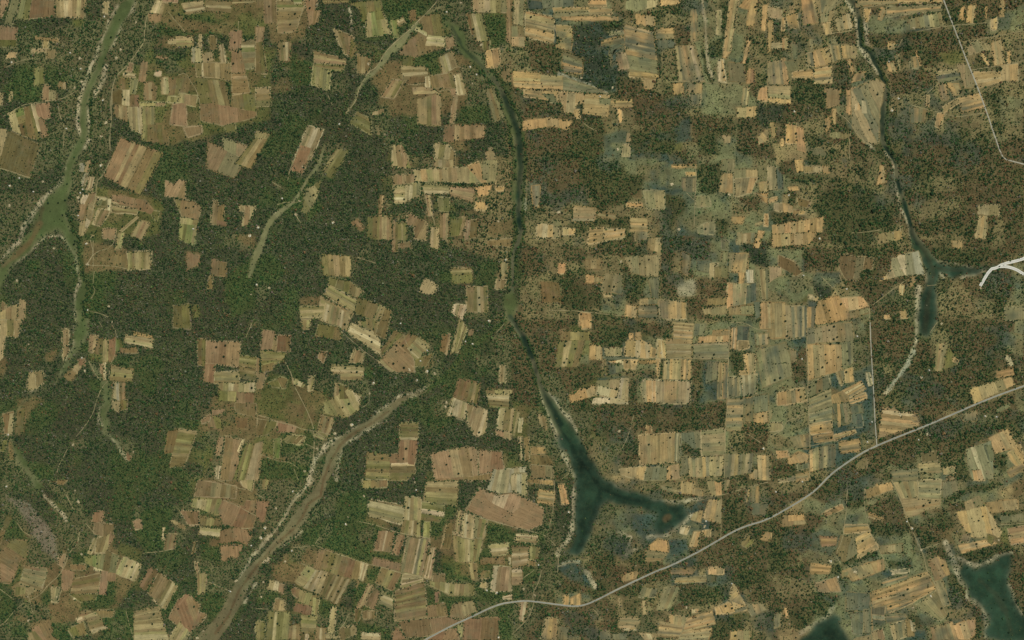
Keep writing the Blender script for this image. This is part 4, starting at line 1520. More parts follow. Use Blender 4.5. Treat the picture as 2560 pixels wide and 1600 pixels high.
T 5 350 640 560 620 660 660 1000 780 1200 830 1370 880 1640 940
T 5 400 780 480 810 600 870
T 5 880 1260 820 1390 740 1440
T 5 2120 360 2300 410 2419 440
T 4 960 390 1090 410 1200 450 1320 490
T 4 560 600 600 540
T 5 1320 490 1640 550
T 5 0 1215 120 1220
T 5 1600 980 1840 1090
H 85 450 190 268 340 665 275 770 870 350 850 420 1020 150 1510 95 50 1105 2180 1040 2270 1065 2335 1120 1765 1160 2295 1490 70 965 110 525 350 105 1500 20 45 545 375 60
X 450 890 590 920 520 970 560 770 720 795 635 1010 780 1050 715 1100 710 990 780 900 2030 760 1280 890 1180 960 1455 450 1440 260 1570 760 245 1180 1845 1060 1050 1110 1650 690 720 1095 670 710 625 770 600 225 150 1300 205 1355 2130 210 2000 400 2285 730 650 900 1845 190 500 860 540 920 555 1040 2070 855 1740 90 1530 410 2010 700 1320 660
@2 3
P V 170 210 420 230 400 460 540 560 440 760 360 880 440 1000 480 1160 300 1170 180 1100 220 820 340 680 290 520 180 470 0 430
P F 0 80 140 160 230 190 220 210 0 130
P F 150 40 240 40 240 180 150 180
P f 160 500 320 500 320 600 230 590
P f 0 820 230 830 200 960 80 1000 90 1130 0 1130
P V 90 1000 200 960 220 1140 80 1130
P V 0 1160 240 1180 260 1260 160 1420 20 1512 0 1512
P J 240 1200 780 1200 800 1512 540 1512 540 1380 430 1280 320 1290 290 1512 200 1512 260 1340
P E 700 1070 850 900 960 1000 860 1110 700 1150
P J 680 640 900 680 960 800 1180 820 1190 960 1000 1030 860 900 820 980 790 840
P V 650 560 1100 420 1100 560 960 690 860 720 700 700
P S 900 1080 1340 1100 1340 1240 1200 1300 1000 1300 940 1180
P J 800 1180 1000 1200 1000 1430 940 1420 820 1480
P E 960 1000 1200 1010 1380 1020 1360 1100 1200 1110 1000 1100
P S 760 1220 860 1230 840 1440 800 1440
P V 1100 1280 1350 1240 1400 1330 1360 1430 1260 1512 1090 1512 1160 1410
P E 1560 1030 2040 980 2050 1120 1920 1180 1700 1180 1560 1120
P J 1970 160 2419 220 2200 440 1700 720 1640 830 1280 800 1420 860 1700 790 1980 600 2419 440 2419 1000 2160 1050 2060 960 1990 860 1860 830 1660 840 1500 830 1970 560
P S 2180 520 2240 510 2300 600 2220 660 2160 620
P E 2060 880 2419 830 2419 960 2140 1050
P K 970 280 1260 260 1240 560 960 440
P V 820 250 1000 240 980 360 860 440 800 400
P x 640 820 720 840 740 980 690 1000 660 900
P x 440 830 620 790 640 960 560 940 480 880
P K 700 860 810 980 780 1030 720 1000
P X 960 590 1100 580 1080 680 980 720
P x 1180 330 1280 330 1400 400 1540 330 1640 330 1620 380 1460 500 1280 560 1140 420
P x 1500 230 1660 250 1680 300 1560 290
P K 1480 540 1660 440 1700 480 1660 700 1480 720
P K 1460 700 1640 670 1660 720 1420 800
P K 1260 560 1600 500 1620 440 1700 380 1800 460 1620 640 1300 600
P K 400 1060 700 1080 760 1150 600 1190 400 1150
P S 280 1060 420 1050 420 1150 280 1150
P S 950 800 1200 760 1260 560 1180 560 1100 700
P J 1960 160 2250 80 2220 200 1980 200
P S 1280 80 1540 170 1780 180 1640 260 1300 190 920 60 900 20
P J 2360 350 2419 330 2419 480 2300 500
P J 2060 960 2050 1000 2020 1060 2050 1100
P S 2180 1040 2419 990 2419 1512 2100 1512 2200 1300 2260 1290
P J 2200 1040 2419 980 2419 1140 2240 1140
P E 1900 1350 2060 1280 2160 1300 2200 1512 1880 1512
P S 1290 1300 1400 1280 1420 1400 1360 1440
P S 1680 1170 1900 1180 1900 1250 1700 1260
P J 820 700 960 670 980 780 800 800
P V 280 850 460 880 520 1030 440 1010 300 1000
P J 480 620 560 600 600 640 480 700
S W 40 600 20 590 150 580 330 560 500 530 570
S W 34 550 540 470 640 430 700
S W 30 920 40 1050 100 1200 150 1350 200 1600 210 1780 170
S W 40 700 860 760 960 790 1010
S W 30 1010 500 1120 540 1080 700 1170 650
S W 30 1280 540 1480 520 1600 420 1700 330
S e 26 430 820 540 770 640 770
F t1e1y1 0 -50 135 -60 135 150 0 90
F b1o1 150 0 390 0 390 50 150 20
F o1t1k1o1w0.5k1b1o1 260 90 230 215 400 230 400 110
F o1b0.5o1 440 40 490 40 540 225 470 225
F w1p1 40 510 40 540 235 560 245 525
F t1b1 30 545 25 580 230 600 240 560
F b1g1b1w1t1b1w1t1b1 0 620 0 840 150 800 165 630
F y1g1b1 165 630 260 640 240 740 165 760
F b1 160 760 220 760 220 820 160 810
F w1t1p2 0 840 0 990 90 985 100 830
F p1w1 85 1145 145 1145 105 1340 65 1310
F o1 490 1095 535 1090 530 1180 490 1180
F o1k1o1 560 1120 640 1070 640 1185 550 1180
F t1o1b1 320 1310 425 1300 430 1512 270 1512
F b1o1 430 1370 540 1390 530 1512 430 1512
F b1t1 530 1470 640 1470 640 1512 530 1512
F k1 830 1430 930 1420 940 1512 830 1512
F b1t1o1b1 1040 900 1190 855 1190 930 1040 965
F k1t1d1 1230 1015 1370 1030 1340 1105 1200 1105
F t1 1235 1145 1260 1145 1265 1270 1240 1270
F t1 1010 1120 1025 1120 1025 1220 1010 1220
F t1k1t1k1t1 1010 1300 1010 1400 1150 1400 1210 1340 1200 1300
F w1o1 1060 1410 1160 1390 1170 1410 1060 1430
F k1d1 940 1450 1090 1440 1090 1512 950 1512
F o1 1300 620 1380 560 1470 570 1475 680 1300 660
F t1k1o1 1270 665 1265 770 1400 760 1470 690 1380 670
F t1w1b1 1200 1440 1370 1460 1370 1512 1260 1512
F k2b1k1 1440 1010 1590 1010 1490 1230 1360 1230
F k1t1o1 1540 930 1540 970 1840 965 1840 905
F b1p1 1490 845 1490 890 1700 890 1750 830
F o1t1 1860 830 2005 830 2000 890 1860 890
F x1k1 1840 900 1930 900 1920 960 1840 960
F t1o1k1 1860 190 1980 190 1970 410 1800 360
F w1t1 1600 440 1680 440 1650 515 1590 500
F t1o1 1720 490 1780 490 1750 640 1670 630
F o1t1 1800 480 1880 470 1870 530 1800 520
F t1o1 1720 310 1800 290 1780 400 1690 370
F o1p1 1600 10 1730 20 1710 80 1800 90 1800 150 1590 120
F k1t1 1415 60 1600 100 1580 130 1420 90
F k1o1 1840 0 1980 20 1980 140 1880 150
F d1o1 2210 90 2250 90 2230 210 2200 210
F k1o1 2270 60 2340 60 2330 220 2260 220
F d1k1 2270 220 2419 220 2400 330 2270 330
F o2 2380 500 2430 490 2430 570 2350 560
F b1g1 2230 520 2290 590 2230 650 2160 610
F o2t1o1 2090 980 2200 1180 2060 1180 2050 1150
F o1b0.3o2t1o1 1920 1210 2060 1150 2190 1180 2220 1230 1930 1270
F t1d1 2090 1230 2220 1190 2220 1220 2100 1260
F d1o1t1 2220 1170 2370 1170 2400 1230 2260 1290
F o1t1b1o1t1o1b0.5t1 1650 1310 1600 1440 1920 1360 1890 1240
F o1t1o1k1 1490 1270 1650 1300 1620 1440 1490 1450
F t1b1o1t1d1t1b1 1400 1340 1370 1490 1580 1500 1620 1380
F o1t1b0.5t1k1 1600 1440 1580 1512 1850 1512 1890 1400
F w1o1 1700 1220 1760 1220 1760 1250 1700 1260
F o1t1k1 2070 1430 2240 1420 2250 1512 2060 1512
F k1t1 2000 0 2060 0 2030 100 2000 90
T 5 0 450 150 480 320 520 400 600 440 660 430 880
T 5 405 0 390 300 345 480
T 5 430 820 550 770 630 780
T 5 280 850 250 960 190 1080 210 1180 160 1300 60 1400 0 1460
T 5 190 150 240 190
T 4 1780 190 1980 145 2220 70 2419 20
T 4 1980 150 1970 560
T 4 1660 1300 1570 1512
T 3 1700 370 1810 415
T 3 2090 980 2200 1190 2270 1290
T 4 100 930 210 850
T 4 770 1220 860 1330
H 250 800 110 1030 215 1090 1170 810 2080 980 1820 440 1830 390 540 300 1740 1240 1650 1205 170 1220 680 530
X 40 940 950 530 945 675 1130 575 1060 310 2020 1190 2080 1210 2130 1050 1510 130 1320 120 1240 90 750 635 890 580 930 450 40 860 880 600 850 540 930 590 2110 1470 105 40 860 470 870 575 850 650 905 565 1540 200 1380 180 1000 100
@3 3
P E 760 60 890 40 920 260 720 260 710 180
P S 920 80 1180 0 1200 110 1040 200 960 260
P J 640 0 760 40 700 160 600 200 540 220 360 140 300 60 440 0
P J 0 390 140 320 350 320 480 300 560 420 360 560 380 640 200 860 0 800
P E 0 600 200 640 180 860 400 780 420 640 380 560 460 640 400 800 300 900 0 900
P K 500 420 720 270 740 500 660 640 480 620 380 560
P K 740 290 920 290 940 420 730 430
P K 380 660 640 650 600 800 420 800
P E 600 790 700 790 680 900 560 900
P E 920 420 1300 340 1400 420 1300 520 1100 540 980 520
P J 920 250 1200 120 1310 350 1200 460 1000 420 920 300
P E 1440 400 1660 270 1700 300 1660 420 1420 430
P E 1640 180 1900 60 2230 0 2100 100 1900 130 1640 260
P J 1700 220 1880 200 1860 300 1800 420 1740 360
P K 1040 640 1360 480 1500 760 1520 860 1390 900 1320 740 1100 780
P E 1110 770 1360 740 1350 830 1160 850
P x 1060 860 1160 850 1220 900 860 950 900 920
P J 1450 430 1620 440 1640 600 1450 650
P S 1760 300 1860 280 1900 500 1840 620 1760 540
P E 1800 680 2160 620 2220 580 2320 620 2180 700 2000 780 1880 760
P E 2110 310 2360 280 2380 330 2200 400 2120 340
P E 2220 400 2419 400 2380 430 2280 440
P J 2300 680 2419 860 2419 1230 2330 1080 2260 960
P S 2280 600 2419 600 2419 700 2330 680
P E 450 1060 690 1070 680 1110 560 1230 600 1290 430 1280
P J 0 900 400 780 420 1060 340 1100 440 1120 420 1230 100 1360 0 1400
P S 20 920 440 930 460 1050 320 1110 100 1090
P E 200 1260 440 1270 420 1350 300 1420 240 1400
P V 600 860 780 930 760 1020 640 960
P J 1700 880 1880 940 2000 1130 2050 1300 2020 1512 1960 1512 1880 1200 1700 1200 1720 1040
P S 1680 1160 1880 1180 1960 1330 1900 1340 1680 1300
P V 2080 1512 2020 1380 2060 1300 2090 1512
P S 1380 900 1520 850 1580 1000 1240 1020
P E 1310 1270 1420 1280 1460 1400 1380 1420
P x 1390 1240 1620 1330 1480 1400 1440 1380
P x 1380 1440 1480 1420 1520 1512 1280 1512
P K 1100 1300 1320 1280 1380 1420 1220 1512 980 1512 980 1380
P K 730 1040 1000 950 980 1500 800 1480 640 1420 680 1260
P E 660 720 1020 660 1020 720 720 820 700 800
P J 0 0 540 0 0 380
P S 20 20 400 0 380 110 40 120
P V 1640 560 1700 560 1720 700 1660 640
P J 1300 420 1460 440 1460 620 1400 640
P J 1500 700 1620 620 1680 700 1680 760 1520 720
S W 50 1680 590 1760 780 1820 960 1890 1020
S W 40 1880 1050 1880 1110 2020 1190
S W 30 2020 1180 2060 1310 2060 1480
S W 26 1800 740 1950 810 2040 800 2160 720 2300 690
S W 22 2270 980 2330 1130 2400 1270
S W 40 310 1450 430 1370 560 1290 610 1210
F t1k1b1k1t1 1170 0 1420 0 1420 160 1270 190
F t1k1t1k1d1t1k1t1 1425 0 1420 180 1620 200 1640 0
F t2o1t1 1250 170 1300 350 1620 250 1630 180
F k1d1t1 1650 20 1760 0 1800 100 1650 180
F b1o1 920 90 1160 20 1190 90 940 170
F k1 960 190 1060 160 1000 230 940 230
F t1k1 1860 210 1990 155 2040 240 1870 290
F o2t3o1t2 1870 290 2060 240 2150 400 2210 490 2190 540 1920 540 1830 430 1780 300
F o1t1o1 1800 620 1830 690 2160 600 2100 560
F o1t1 2050 220 2360 180 2360 270 2100 310
F p1t1o1 2265 460 2300 610 2419 590 2419 430
F k1 2200 340 2419 330 2419 390 2200 410
F o1b1o1 510 320 700 230 715 270 580 330
F b1t1 140 330 330 320 360 420 130 440
F o1 190 330 330 320 340 380 190 390
F d1o2b1 720 430 720 505 960 480 940 420
F p1o1b1p1 495 530 510 630 640 620 650 540
F o1t1o1b0.5o1t1 950 480 1040 640 850 740 820 560
F b1k1 690 520 820 550 850 700 720 780 650 700
F o1b1t1 960 310 960 360 1080 390 1090 360
F b1t1k1 1060 630 1270 600 1270 680 1070 690
F o1b1o1b1 410 790 400 880 570 890 600 810
F p1o1 440 980 640 920 680 1050 500 1060
F o1k1t1o1 700 860 1060 760 1070 860 800 950
F o1p1 1030 760 1090 750 1100 850 1030 860
F b1k1 690 880 760 860 760 900 700 920
F w1k1 1170 860 1330 840 1330 870 1180 885
F d1o1d1k1 1080 950 1080 1020 1300 950 1330 880
F o1b1o1t1b0.5o1 970 1070 1000 1210 1580 1030 1510 870
F b1t1 1000 1080 1000 1130 1260 1070 1230 1040
F o1b0.4o1d1 1110 1180 1100 1270 1310 1190 1560 1040
F p1t1o1 1520 760 1600 720 1680 770 1720 890 1580 950
F t1k1 1540 960 1640 940 1720 1180 1640 1200
F k1t1b1 1390 1190 1590 1050 1700 1280 1620 1330
F k1 1310 1200 1390 1190 1400 1250 1330 1230
F k1d1 740 1060 960 1080 960 1230 740 1240
F o1t1k1 905 1220 975 1210 980 1440 890 1450
F d1k1d1 780 1280 900 1250 890 1460 800 1450
F b1 980 1200 1110 1200 1100 1280 980 1270
F w1 990 1280 1105 1290 1100 1320 990 1310
F k1o1t1d1k1 1110 1270 1120 1350 1310 1320 1300 1270
F t1k1d1t1 1160 1370 1290 1330 1310 1480 1190 1512
F b1 1300 1320 1350 1310 1380 1470 1320 1480
F w1k1 1340 1320 1370 1340 1390 1430 1360 1430
F p1k1t1b0.5t1b0.5k1o1 1540 1390 1740 1340 1800 1512 1560 1512
F o1t1p1 1740 1370 1950 1310 1960 1450 1900 1512 1800 1500
F t1p1 980 1440 1080 1400 1100 1512 990 1512
F o1 830 1490 970 1460 980 1512 800 1512
F o1 150 1210 180 1210 190 1310 160 1290
F b1o1 0 490 40 490 40 550 0 570
F t1k1 60 1260 130 1260 110 1380 60 1400
F o1 1030 40 1040 50 1030 60 1020 50
F b1 1840 520 1910 510 1890 580 1820 580
F g1 2080 520 2140 540 2110 600 2080 580
F d1 1390 540 1430 540 1450 640 1420 630
F k1 2300 340 2419 320 2419 380 2300 390
T 4 750 90 740 280 720 420 700 580 640 700 690 800
T 4 910 80 920 300 960 480 1040 640 1100 760 1160 870
T 5 1170 0 1320 370 1350 470 1450 670 1510 860 1600 1050 1680 1260
T 4 1460 650 1620 600
T 3 1410 0 1420 190
T 3 2200 420 2419 410
H 1450 660 1180 890 590 770 660 920 1370 1210 410 1150 200 1360 2180 570 950 350 1315 390 70 110 320 15 825 870 1360 455 1540 1100
X 1990 382 2030 342 2105 262 2200 262 1970 602 895 572 525 965 275 337 625 265 1630 905 1160 1190 1320 1030 2215 1305 2170 195 850 475 1470 240 1640 1210 1595 85 1650 805 1570 800 1475 10 1530 210 2230 1130 2275 1440 330 1090 1705 1265 1280 1085 1250 1090
@0 0
R west_stream c 1250 0 70 1180 80 110 1090 230 110 1020 400 100 975 520 46 940 640 60 880 760 70 820 880 66 790 1000 70 790 1150 72 800 1250 72 770 1340 72 710 1440 84 660 1560 80
@0 1
A west_stream c 650 0 590 180 540 260 460 340 400 430 330 540 290 660 200 760 140 850 60 940 0 1010 -40 1100 -40 1300 0 1260 30 1170 80 1080 140 990 260 880 350 780 450 690 560 680 640 760 700 880 735 1040 755 1110 760 1150 720 1250 715 1400 720 1512 870 1512 780 1420 775 1330 810 1230 810 1130 755 1060 740 900 720 720 660 620 640 480 640 330 690 160 700 0
B 26 40 60 300 640 370 560 400 460
B 60 18 60 30 1000 150 900 280 780 380 600
@0 2
A west_stream c 720 -20 700 120 690 260 640 330 600 450 540 530 470 600 360 660 260 730 180 830 150 890 125 1000 110 1120 115 1240 150 1320 240 1420 300 1500 340 1640 420 1560 360 1480 260 1330 180 1230 125 1100 150 980 165 890 220 800 300 720 440 630 530 560 610 480 680 400 760 230 850 130 860 -20
A brook c 850 400 870 400 920 490 960 560 1050 580 1060 680 1040 800 1010 890 1040 1040 1060 1090 1180 1250 1160 1250 1030 1090 970 1040 940 930 960 780 980 690 950 600 900 530
@1 0
R middle_stream k 1740 60 20 1580 150 16 1420 330 50 1350 410 80 1260 500 70 1180 610 50 1110 690 40 1060 720 34 1000 790 26 960 860 24 930 960 20 850 1070 14
A river c 1780 170 1830 180 1940 260 1980 360 2010 470 2080 510 2200 650 2290 740 2350 860 2419 1000 2500 1130 2510 1250 2540 1400 2540 1600 2520 1760 2500 1900 2420 1900 2419 1760 2450 1650 2440 1500 2400 1300 2400 1180 2340 1080 2300 920 2250 800 2160 710 2070 590 1980 560 1910 440 1860 300 1790 240
B 0 70 40 1850 250 1950 450 2080 570 2200 700
B 0 100 90 2250 750 2360 930 2420 1080 2480 1250 2500 1420 2510 1600 2490 1800
@1 1
R middle_stream k 650 -140 20 600 20 34 560 90 30 480 190 18 410 320 22 330 420 28 250 470 40
R middle_stream k 250 470 40 150 560 50 100 650 50 60 770 60 20 870 70 -30 980 60 -60 1100 30
@2 1
B 0 100 40 70 330 60 480 70 600 85 680 50 790 10 900 5 1050 5 1180
R river v 70 330 70 60 480 60 70 600 50 85 680 46 50 790 40 10 900 40 5 1050 30 5 1180 24 0 1250 40
A river c 0 1220 -40 1240 -80 1300 -70 1400 -60 1500 -40 1530 0 1480 30 1400 40 1330 20 1250
R river v -20 1480 40 30 1560 60 100 1660 70 160 1790 70 200 1900 50 240 2030 40 270 2120 50 310 2220 80 370 2320 100 420 2420 120 500 2540 150 570 2660 170 620 2760 160 640 2860 160
B 0 100 60 30 1540 100 1640 160 1790 210 1930 250 2060 310 2220 390 2370 460 2500
@2 2
A wetland x 420 1090 600 1120 700 1240 780 1320 880 1512 1000 1570 1200 1640 1350 1690 1500 1730 1620 1740 1660 1820 1620 1880 1480 1990 1380 2010 1300 1960 1380 1850 1250 1800 1050 1760 900 1720 830 1790 790 1920 740 2060 690 2170 640 2230 490 2220 560 2120 600 2030 590 1900 600 1760 610 1600 600 1480 560 1320 450 1220
B 0 90 40 400 860 460 1040 560 1180 600 1300 660 1340 760 1480 840 1600 1000 1660 1200 1710
B 0 90 60 840 1610 790 1800 720 2000 620 2190
B 50 30 70 1450 1880 1480 1860
B 0 120 46 1600 1850 1500 1950 1420 2000
@1 2
R lower_stream b 1640 660 10 1450 720 22 1370 750 50 1300 810 70 1220 880 80 1130 950 70 1000 1010 60 900 1080 60 820 1130 70 760 1220 110 710 1320 110 690 1400 100 650 1490 80 590 1640 100 500 1730 110 400 1880 130 330 1990 110 230 2080 90 130 2180 70 60 2260 60 0 2320 80 -80 2440 120 -150 2540 130 -200 2650 140 -260 2760 140 -340 2880 150 -440 3000 170 -520 3080 160
B 60 36 30 1260 860 1080 980 900 1090 800 1180 700 1340 640 1500 610 1660 490 1740 440 1860 360 1970 180 2130 40 2290 -60 2420 -170 2570 -250 2780 -380 2960
@3 0
R east_river v 780 -10 70 830 70 40 860 170 40 870 300 34 880 430 36 970 490 44 1010 590 44 1060 680 34 1100 780 40 1120 860 24 1090 960 50 1080 1080 80 1080 1200 50 1080 1290 50 1100 1370 46 1170 1480 30 1210 1560 24 1215 1680 30
@3 0
B 0 100 40 780 -10 830 70 860 170 870 300 880 430 970 490 1010 590 1060 680 1100 780 1120 860 1090 960 1080 1080 1080 1200 1080 1290 1100 1370 1170 1480 1215 1680 1250 1800 1290 1930 1320 2030 1350 2130 1370 2210 1410 2310
@3 1
R east_river v 1215 170 26 1250 290 46 1290 420 60 1320 520 40 1350 620 36 1370 700 60 1410 800 110 1480 880 110 1530 960 130
A east_wetland x 1490 880 1560 950 1700 980 1860 1000 1950 1010 2080 1000 2200 990 2190 1020 2060 1040 1980 1080 1820 1120 1660 1090 1630 1060 1610 1150 1600 1300 1620 1420 1600 1500 1560 1600 1520 1660 1430 1660 1410 1512 1420 1360 1460 1240 1490 1150 1500 1050 1460 960
B 10 60 60 1420 760 1480 860 1540 980 1560 1080 1540 1200 1500 1400 1490 1540 1480 1640
B 10 50 46 1560 1010 1700 1040 1900 1050 2050 1030
@3 3
A lake x 2300 690 2200 710 2140 760 2040 810 1960 830 1880 790 1820 790 1800 860 1860 960 1910 1010 1900 1100 2010 1170 2060 1250 2080 1380 2040 1420 2080 1512 2600 1560 2600 1380 2419 1300 2380 1220 2320 1110 2270 1000 2280 880 2310 780
A pond x 290 1512 380 1440 440 1380 560 1290 620 1250 700 1300 690 1400 760 1512 760 1600 290 1600
B 0 50 80 1850 860 1890 930
B 6 40 60 2000 950 2150 1080 2250 1250 2300 1450
B 0 40 60 600 1330 590 1420 640 1490
@0 0
@1 3
M 14 1580 1520 1860 1370 1980 1320 2280 1175 2440 1150 2560 1138 2800 1170 2990 1195 3100 1185 3230 1130 3420 1030 3780 860 3900 820 4200 670 4500 490 4640 430 4840 375 5250 135 5390 -10 5450 -70 5620 -190 5820 -310 6400 -540 6900 -760 7300 -905
@1 0
S U 26 2080 600 2170 715 2250 800 2300 920 2345 1080 2400 1190 2400 1300 2445 1500 2450 1650 2420 1760
S U 26 2210 650 2300 740 2360 860 2430 1000 2505 1130 2515 1250 2545 1400 2545 1600 2525 1760 2505 1900
@2 1
S U 20 110 340 100 480 105 600 115 680 80 790 35 900 30 1050 25 1180
S U 18 20 420 30 600 50 700 10 800 -20 920 -20 1060 -15 1180
S U 22 60 1560 130 1660 195 1790 235 1910 270 2040 300 2130
S U 18 0 1600 70 1690 130 1800 170 1920 215 2050 240 2140
@3 0
S U 18 880 180 890 300 900 430 990 480 1035 590 1085 680 1125 780 1140 870 1130 960 1130 1100 1115 1290 1130 1370 1200 1480
@2 3
P x 440 820 640 780 700 840 760 980 690 1010 560 950 480 890
P x 1120 330 1300 330 1640 330 1620 390 1460 510 1280 570 1130 460
P x 1480 560 1660 540 1660 700 1500 700
"""
Z = 2419 / 640.0

def srgb(c):
    c = np.asarray(c, float) / 255.0
    return np.where(c <= 0.04045, c / 12.92, ((c + 0.055) / 1.055) ** 2.4)
GAIN = 0.80                     # albedo of a surface that shows a given brightness in this light
def alb(c): return srgb(c) * GAIN * np.array([.965, 1.03, .975])

FCOL = dict(w=(192, 172, 130), t=(162, 142, 99), o=(183, 147, 96), y=(148, 138, 88), p=(142, 115, 82), b=(122, 102, 66),
            n=(96, 84, 52), g=(106, 102, 58), l=(108, 122, 66), k=(124, 118, 82), d=(98, 100, 77), x=(74, 82, 68),
            r=(126, 96, 68), e=(160, 152, 122))
FDEN = dict(w=.010, t=.022, o=.020, y=.016, p=.018, b=.045, n=.09, g=.05, l=.015, k=.05, d=.05, x=.06, r=.03, e=.012)
CNAME = dict(w='pale', t='tan', o='orange-tan', y='yellow-green', p='pinkish-brown', b='brown', n='dark brown', g='olive',
             l='bright green', k='grey-green', d='dark grey', x='charred dark', r='reddish', e='pale grey')
# cover: ground colour, tree density, mix of (dark green, green, olive, red-brown, grey), crown radius in pixels
COVER = dict(
    F=((76, 76, 54), 1.28, (.42, .22, .29, .03, .04), 1.5),
    f=((76, 86, 48), 1.0, (.26, .46, .26, .02, .00), 1.6),
    V=((102, 97, 66), .92, (.36, .38, .22, .02, .02), 1.55),
    b=((112, 95, 62), .20, (.3, .3, .35, .05, 0), 1.3),
    g=((94, 94, 50), .26, (.2, .5, .3, 0, 0), 1.3),
    G=((96, 94, 53), .34, (.2, .45, .3, .05, 0), 1.35),
    Y=((122, 108, 73), .64, (.46, .28, .18, .06, .02), 1.7),
    Y2=((124, 112, 90), .66, (.2, .2, .2, .1, .3), 1.5),
    X=((60, 66, 50), .95, (.52, .2, .18, .06, .04), 1.6),
    J=((97, 85, 57), .98, (.38, .30, .15, .14, .03), 1.65),
    E=((84, 82, 51), 1.08, (.54, .32, .11, .03, 0), 1.7),
    K=((116, 115, 79), .24, (.46, .22, .26, .04, .02), 1.25),
    S=((122, 110, 74), .60, (.44, .30, .18, .06, .02), 1.5),
    Z=((148, 140, 108), .12, (.3, .2, .4, .1, 0), 1.2),
    W=((172, 158, 124), .40, (.5, .3, .2, 0, 0), 1.5),
    T=((150, 130, 88), .14, (.5, .3, .2, 0, 0), 1.2),
    U=((76, 82, 46), 1.25, (.5, .4, .1, 0, 0), 1.75),
    B=((70, 76, 46), 1.35, (.6, .3, .1, 0, 0), 1.75),
    x=((62, 77, 66), .36, (.62, .22, .12, .04, 0), 1.4),
    e=((150, 146, 120), .2, (.4, .3, .3, 0, 0), 1.2))
RIVC = dict(c=(80, 90, 52), k=(120, 117, 78), b=(110, 102, 71), x=(37, 56, 40), v=(46, 66, 44))

ops = []; ox = oy = 0
for ln in DATA.strip().splitlines():
    t = ln.split()
    if not t: continue
    if t[0] == '@O': ox = oy = 0; Z = 2419 / 2560.0; continue
    if t[0][0] == '@': Z = 2419 / 640.0
    if t[0] == '@': ox, oy = 640 * int(t[1]), 400 * int(t[2]); continue
    if t[0][0] == '@': ox, oy = 640 * int(t[0][1:]), 400 * int(t[1]); continue
    k = t[0]
    def pts(a, st=2):
        v = np.array([float(q) for q in a]).reshape(-1, st); v[:, 0] = v[:, 0] / Z + ox; v[:, 1] = v[:, 1] / Z + oy
        if st == 3: v[:, 2] /= Z
        return v
    if k == 'F': ops.append(('F', t[1], pts(t[2:])))
    elif k == 'P': ops.append(('P', t[1], pts(t[2:])))
    elif k == 'S': ops.append(('S', t[1], float(t[2]) / Z, pts(t[3:])))
    elif k in 'TMN': ops.append((k, float(t[1]) / Z, pts(t[2:])))
    elif k in 'HX': ops.append((k, pts(t[1:])))
    elif k == 'R': ops.append(('R', t[1], t[2], pts(t[3:], 3)))
    elif k == 'A': ops.append(('A', t[1], t[2], pts(t[3:])))
    elif k == 'B': ops.append(('B', float(t[1]) / 100, float(t[2]) / 100, float(t[3]) / Z, pts(t[4:])))

# ------------------------------------------------------------------ rasters over the land (step in pixels)
STEP = 3.0; MG = 168
gx = np.arange(-MG, W + MG + .1, STEP); gy = np.arange(-MG, H + MG + .1, STEP)
NX, NY = len(gx), len(gy)
PX, PY = np.meshgrid(gx, gy)

def noise(cell, seed, oct=3):
    r = np.random.default_rng(seed); out = np.zeros((NY, NX)); amp = 1; tot = 0
    for o in range(oct):
        c = cell / 2 ** o
        n0, n1 = int((H + 2 * MG) / c) + 4, int((W + 2 * MG) / c) + 4
        g = r.random((n0, n1))
        u = (PX + MG) / c; v = (PY + MG) / c
        iu, iv = u.astype(int), v.astype(int); fu, fv = u - iu, v - iv
        fu = fu * fu * (3 - 2 * fu); fv = fv * fv * (3 - 2 * fv)
        out += amp * ((g[iv, iu] * (1 - fu) + g[iv, iu + 1] * fu) * (1 - fv) + (g[iv + 1, iu] * (1 - fu) + g[iv + 1, iu + 1] * fu) * fv)
        tot += amp; amp *= .55
    return out / tot
n_warpx, n_warpy = noise(26, 1) - .5, noise(26, 2) - .5
n_big, n_mid, n_fine = noise(150, 3), noise(40, 4), noise(12, 5, 2)

def inside(poly, X, Y):
    m = np.zeros(X.shape, bool); x0, y0 = poly[-1]
    for x1, y1 in poly:
        if y0 != y1:
            c = (y0 > Y) != (y1 > Y)
            m ^= c & (X < (x1 - x0) * (Y - y0) / (y1 - y0) + x0)
        x0, y0 = x1, y1
    return m
def box(lo, hi, pad):
    i0 = max(0, int((lo[0] - pad + MG) / STEP)); i1 = min(NX, int((hi[0] + pad + MG) / STEP) + 2)
    j0 = max(0, int((lo[1] - pad + MG) / STEP)); j1 = min(NY, int((hi[1] + pad + MG) / STEP) + 2)
    return slice(j0, j1), slice(i0, i1)
def blur(m, n=1):
    for _ in range(n):
        p = np.pad(m, 1, mode='edge')
        m = (p[1:-1, 1:-1] * 4 + p[:-2, 1:-1] * 2 + p[2:, 1:-1] * 2 + p[1:-1, :-2] * 2 + p[1:-1, 2:] * 2 + p[:-2, :-2] + p[2:, 2:] + p[:-2, 2:] + p[2:, :-2]) / 16
    return m
def poly_mask(poly, warp=14, soft=1):
    b = box(poly.min(0), poly.max(0), 14)
    m = inside(poly, PX[b] + warp * n_warpx[b], PY[b] + warp * n_warpy[b]).astype(float)
    return b, blur(m, soft)
def line_dist(line, pad, wd=None):
    b = box(line[:, :2].min(0), line[:, :2].max(0), pad)
    X, Y = PX[b], PY[b]; best = np.full(X.shape, 1e9)
    for i in range(len(line) - 1):
        a, c = line[i], line[i + 1]; d = c[:2] - a[:2]; L = max(d @ d, 1e-6)
        t = np.clip(((X - a[0]) * d[0] + (Y - a[1]) * d[1]) / L, 0, 1)
        q = np.hypot(X - a[0] - t * d[0], Y - a[1] - t * d[1])
        if wd is not None: q = q - (wd[i] + (wd[i + 1] - wd[i]) * t)
        best = np.minimum(best, q)
    return b, best
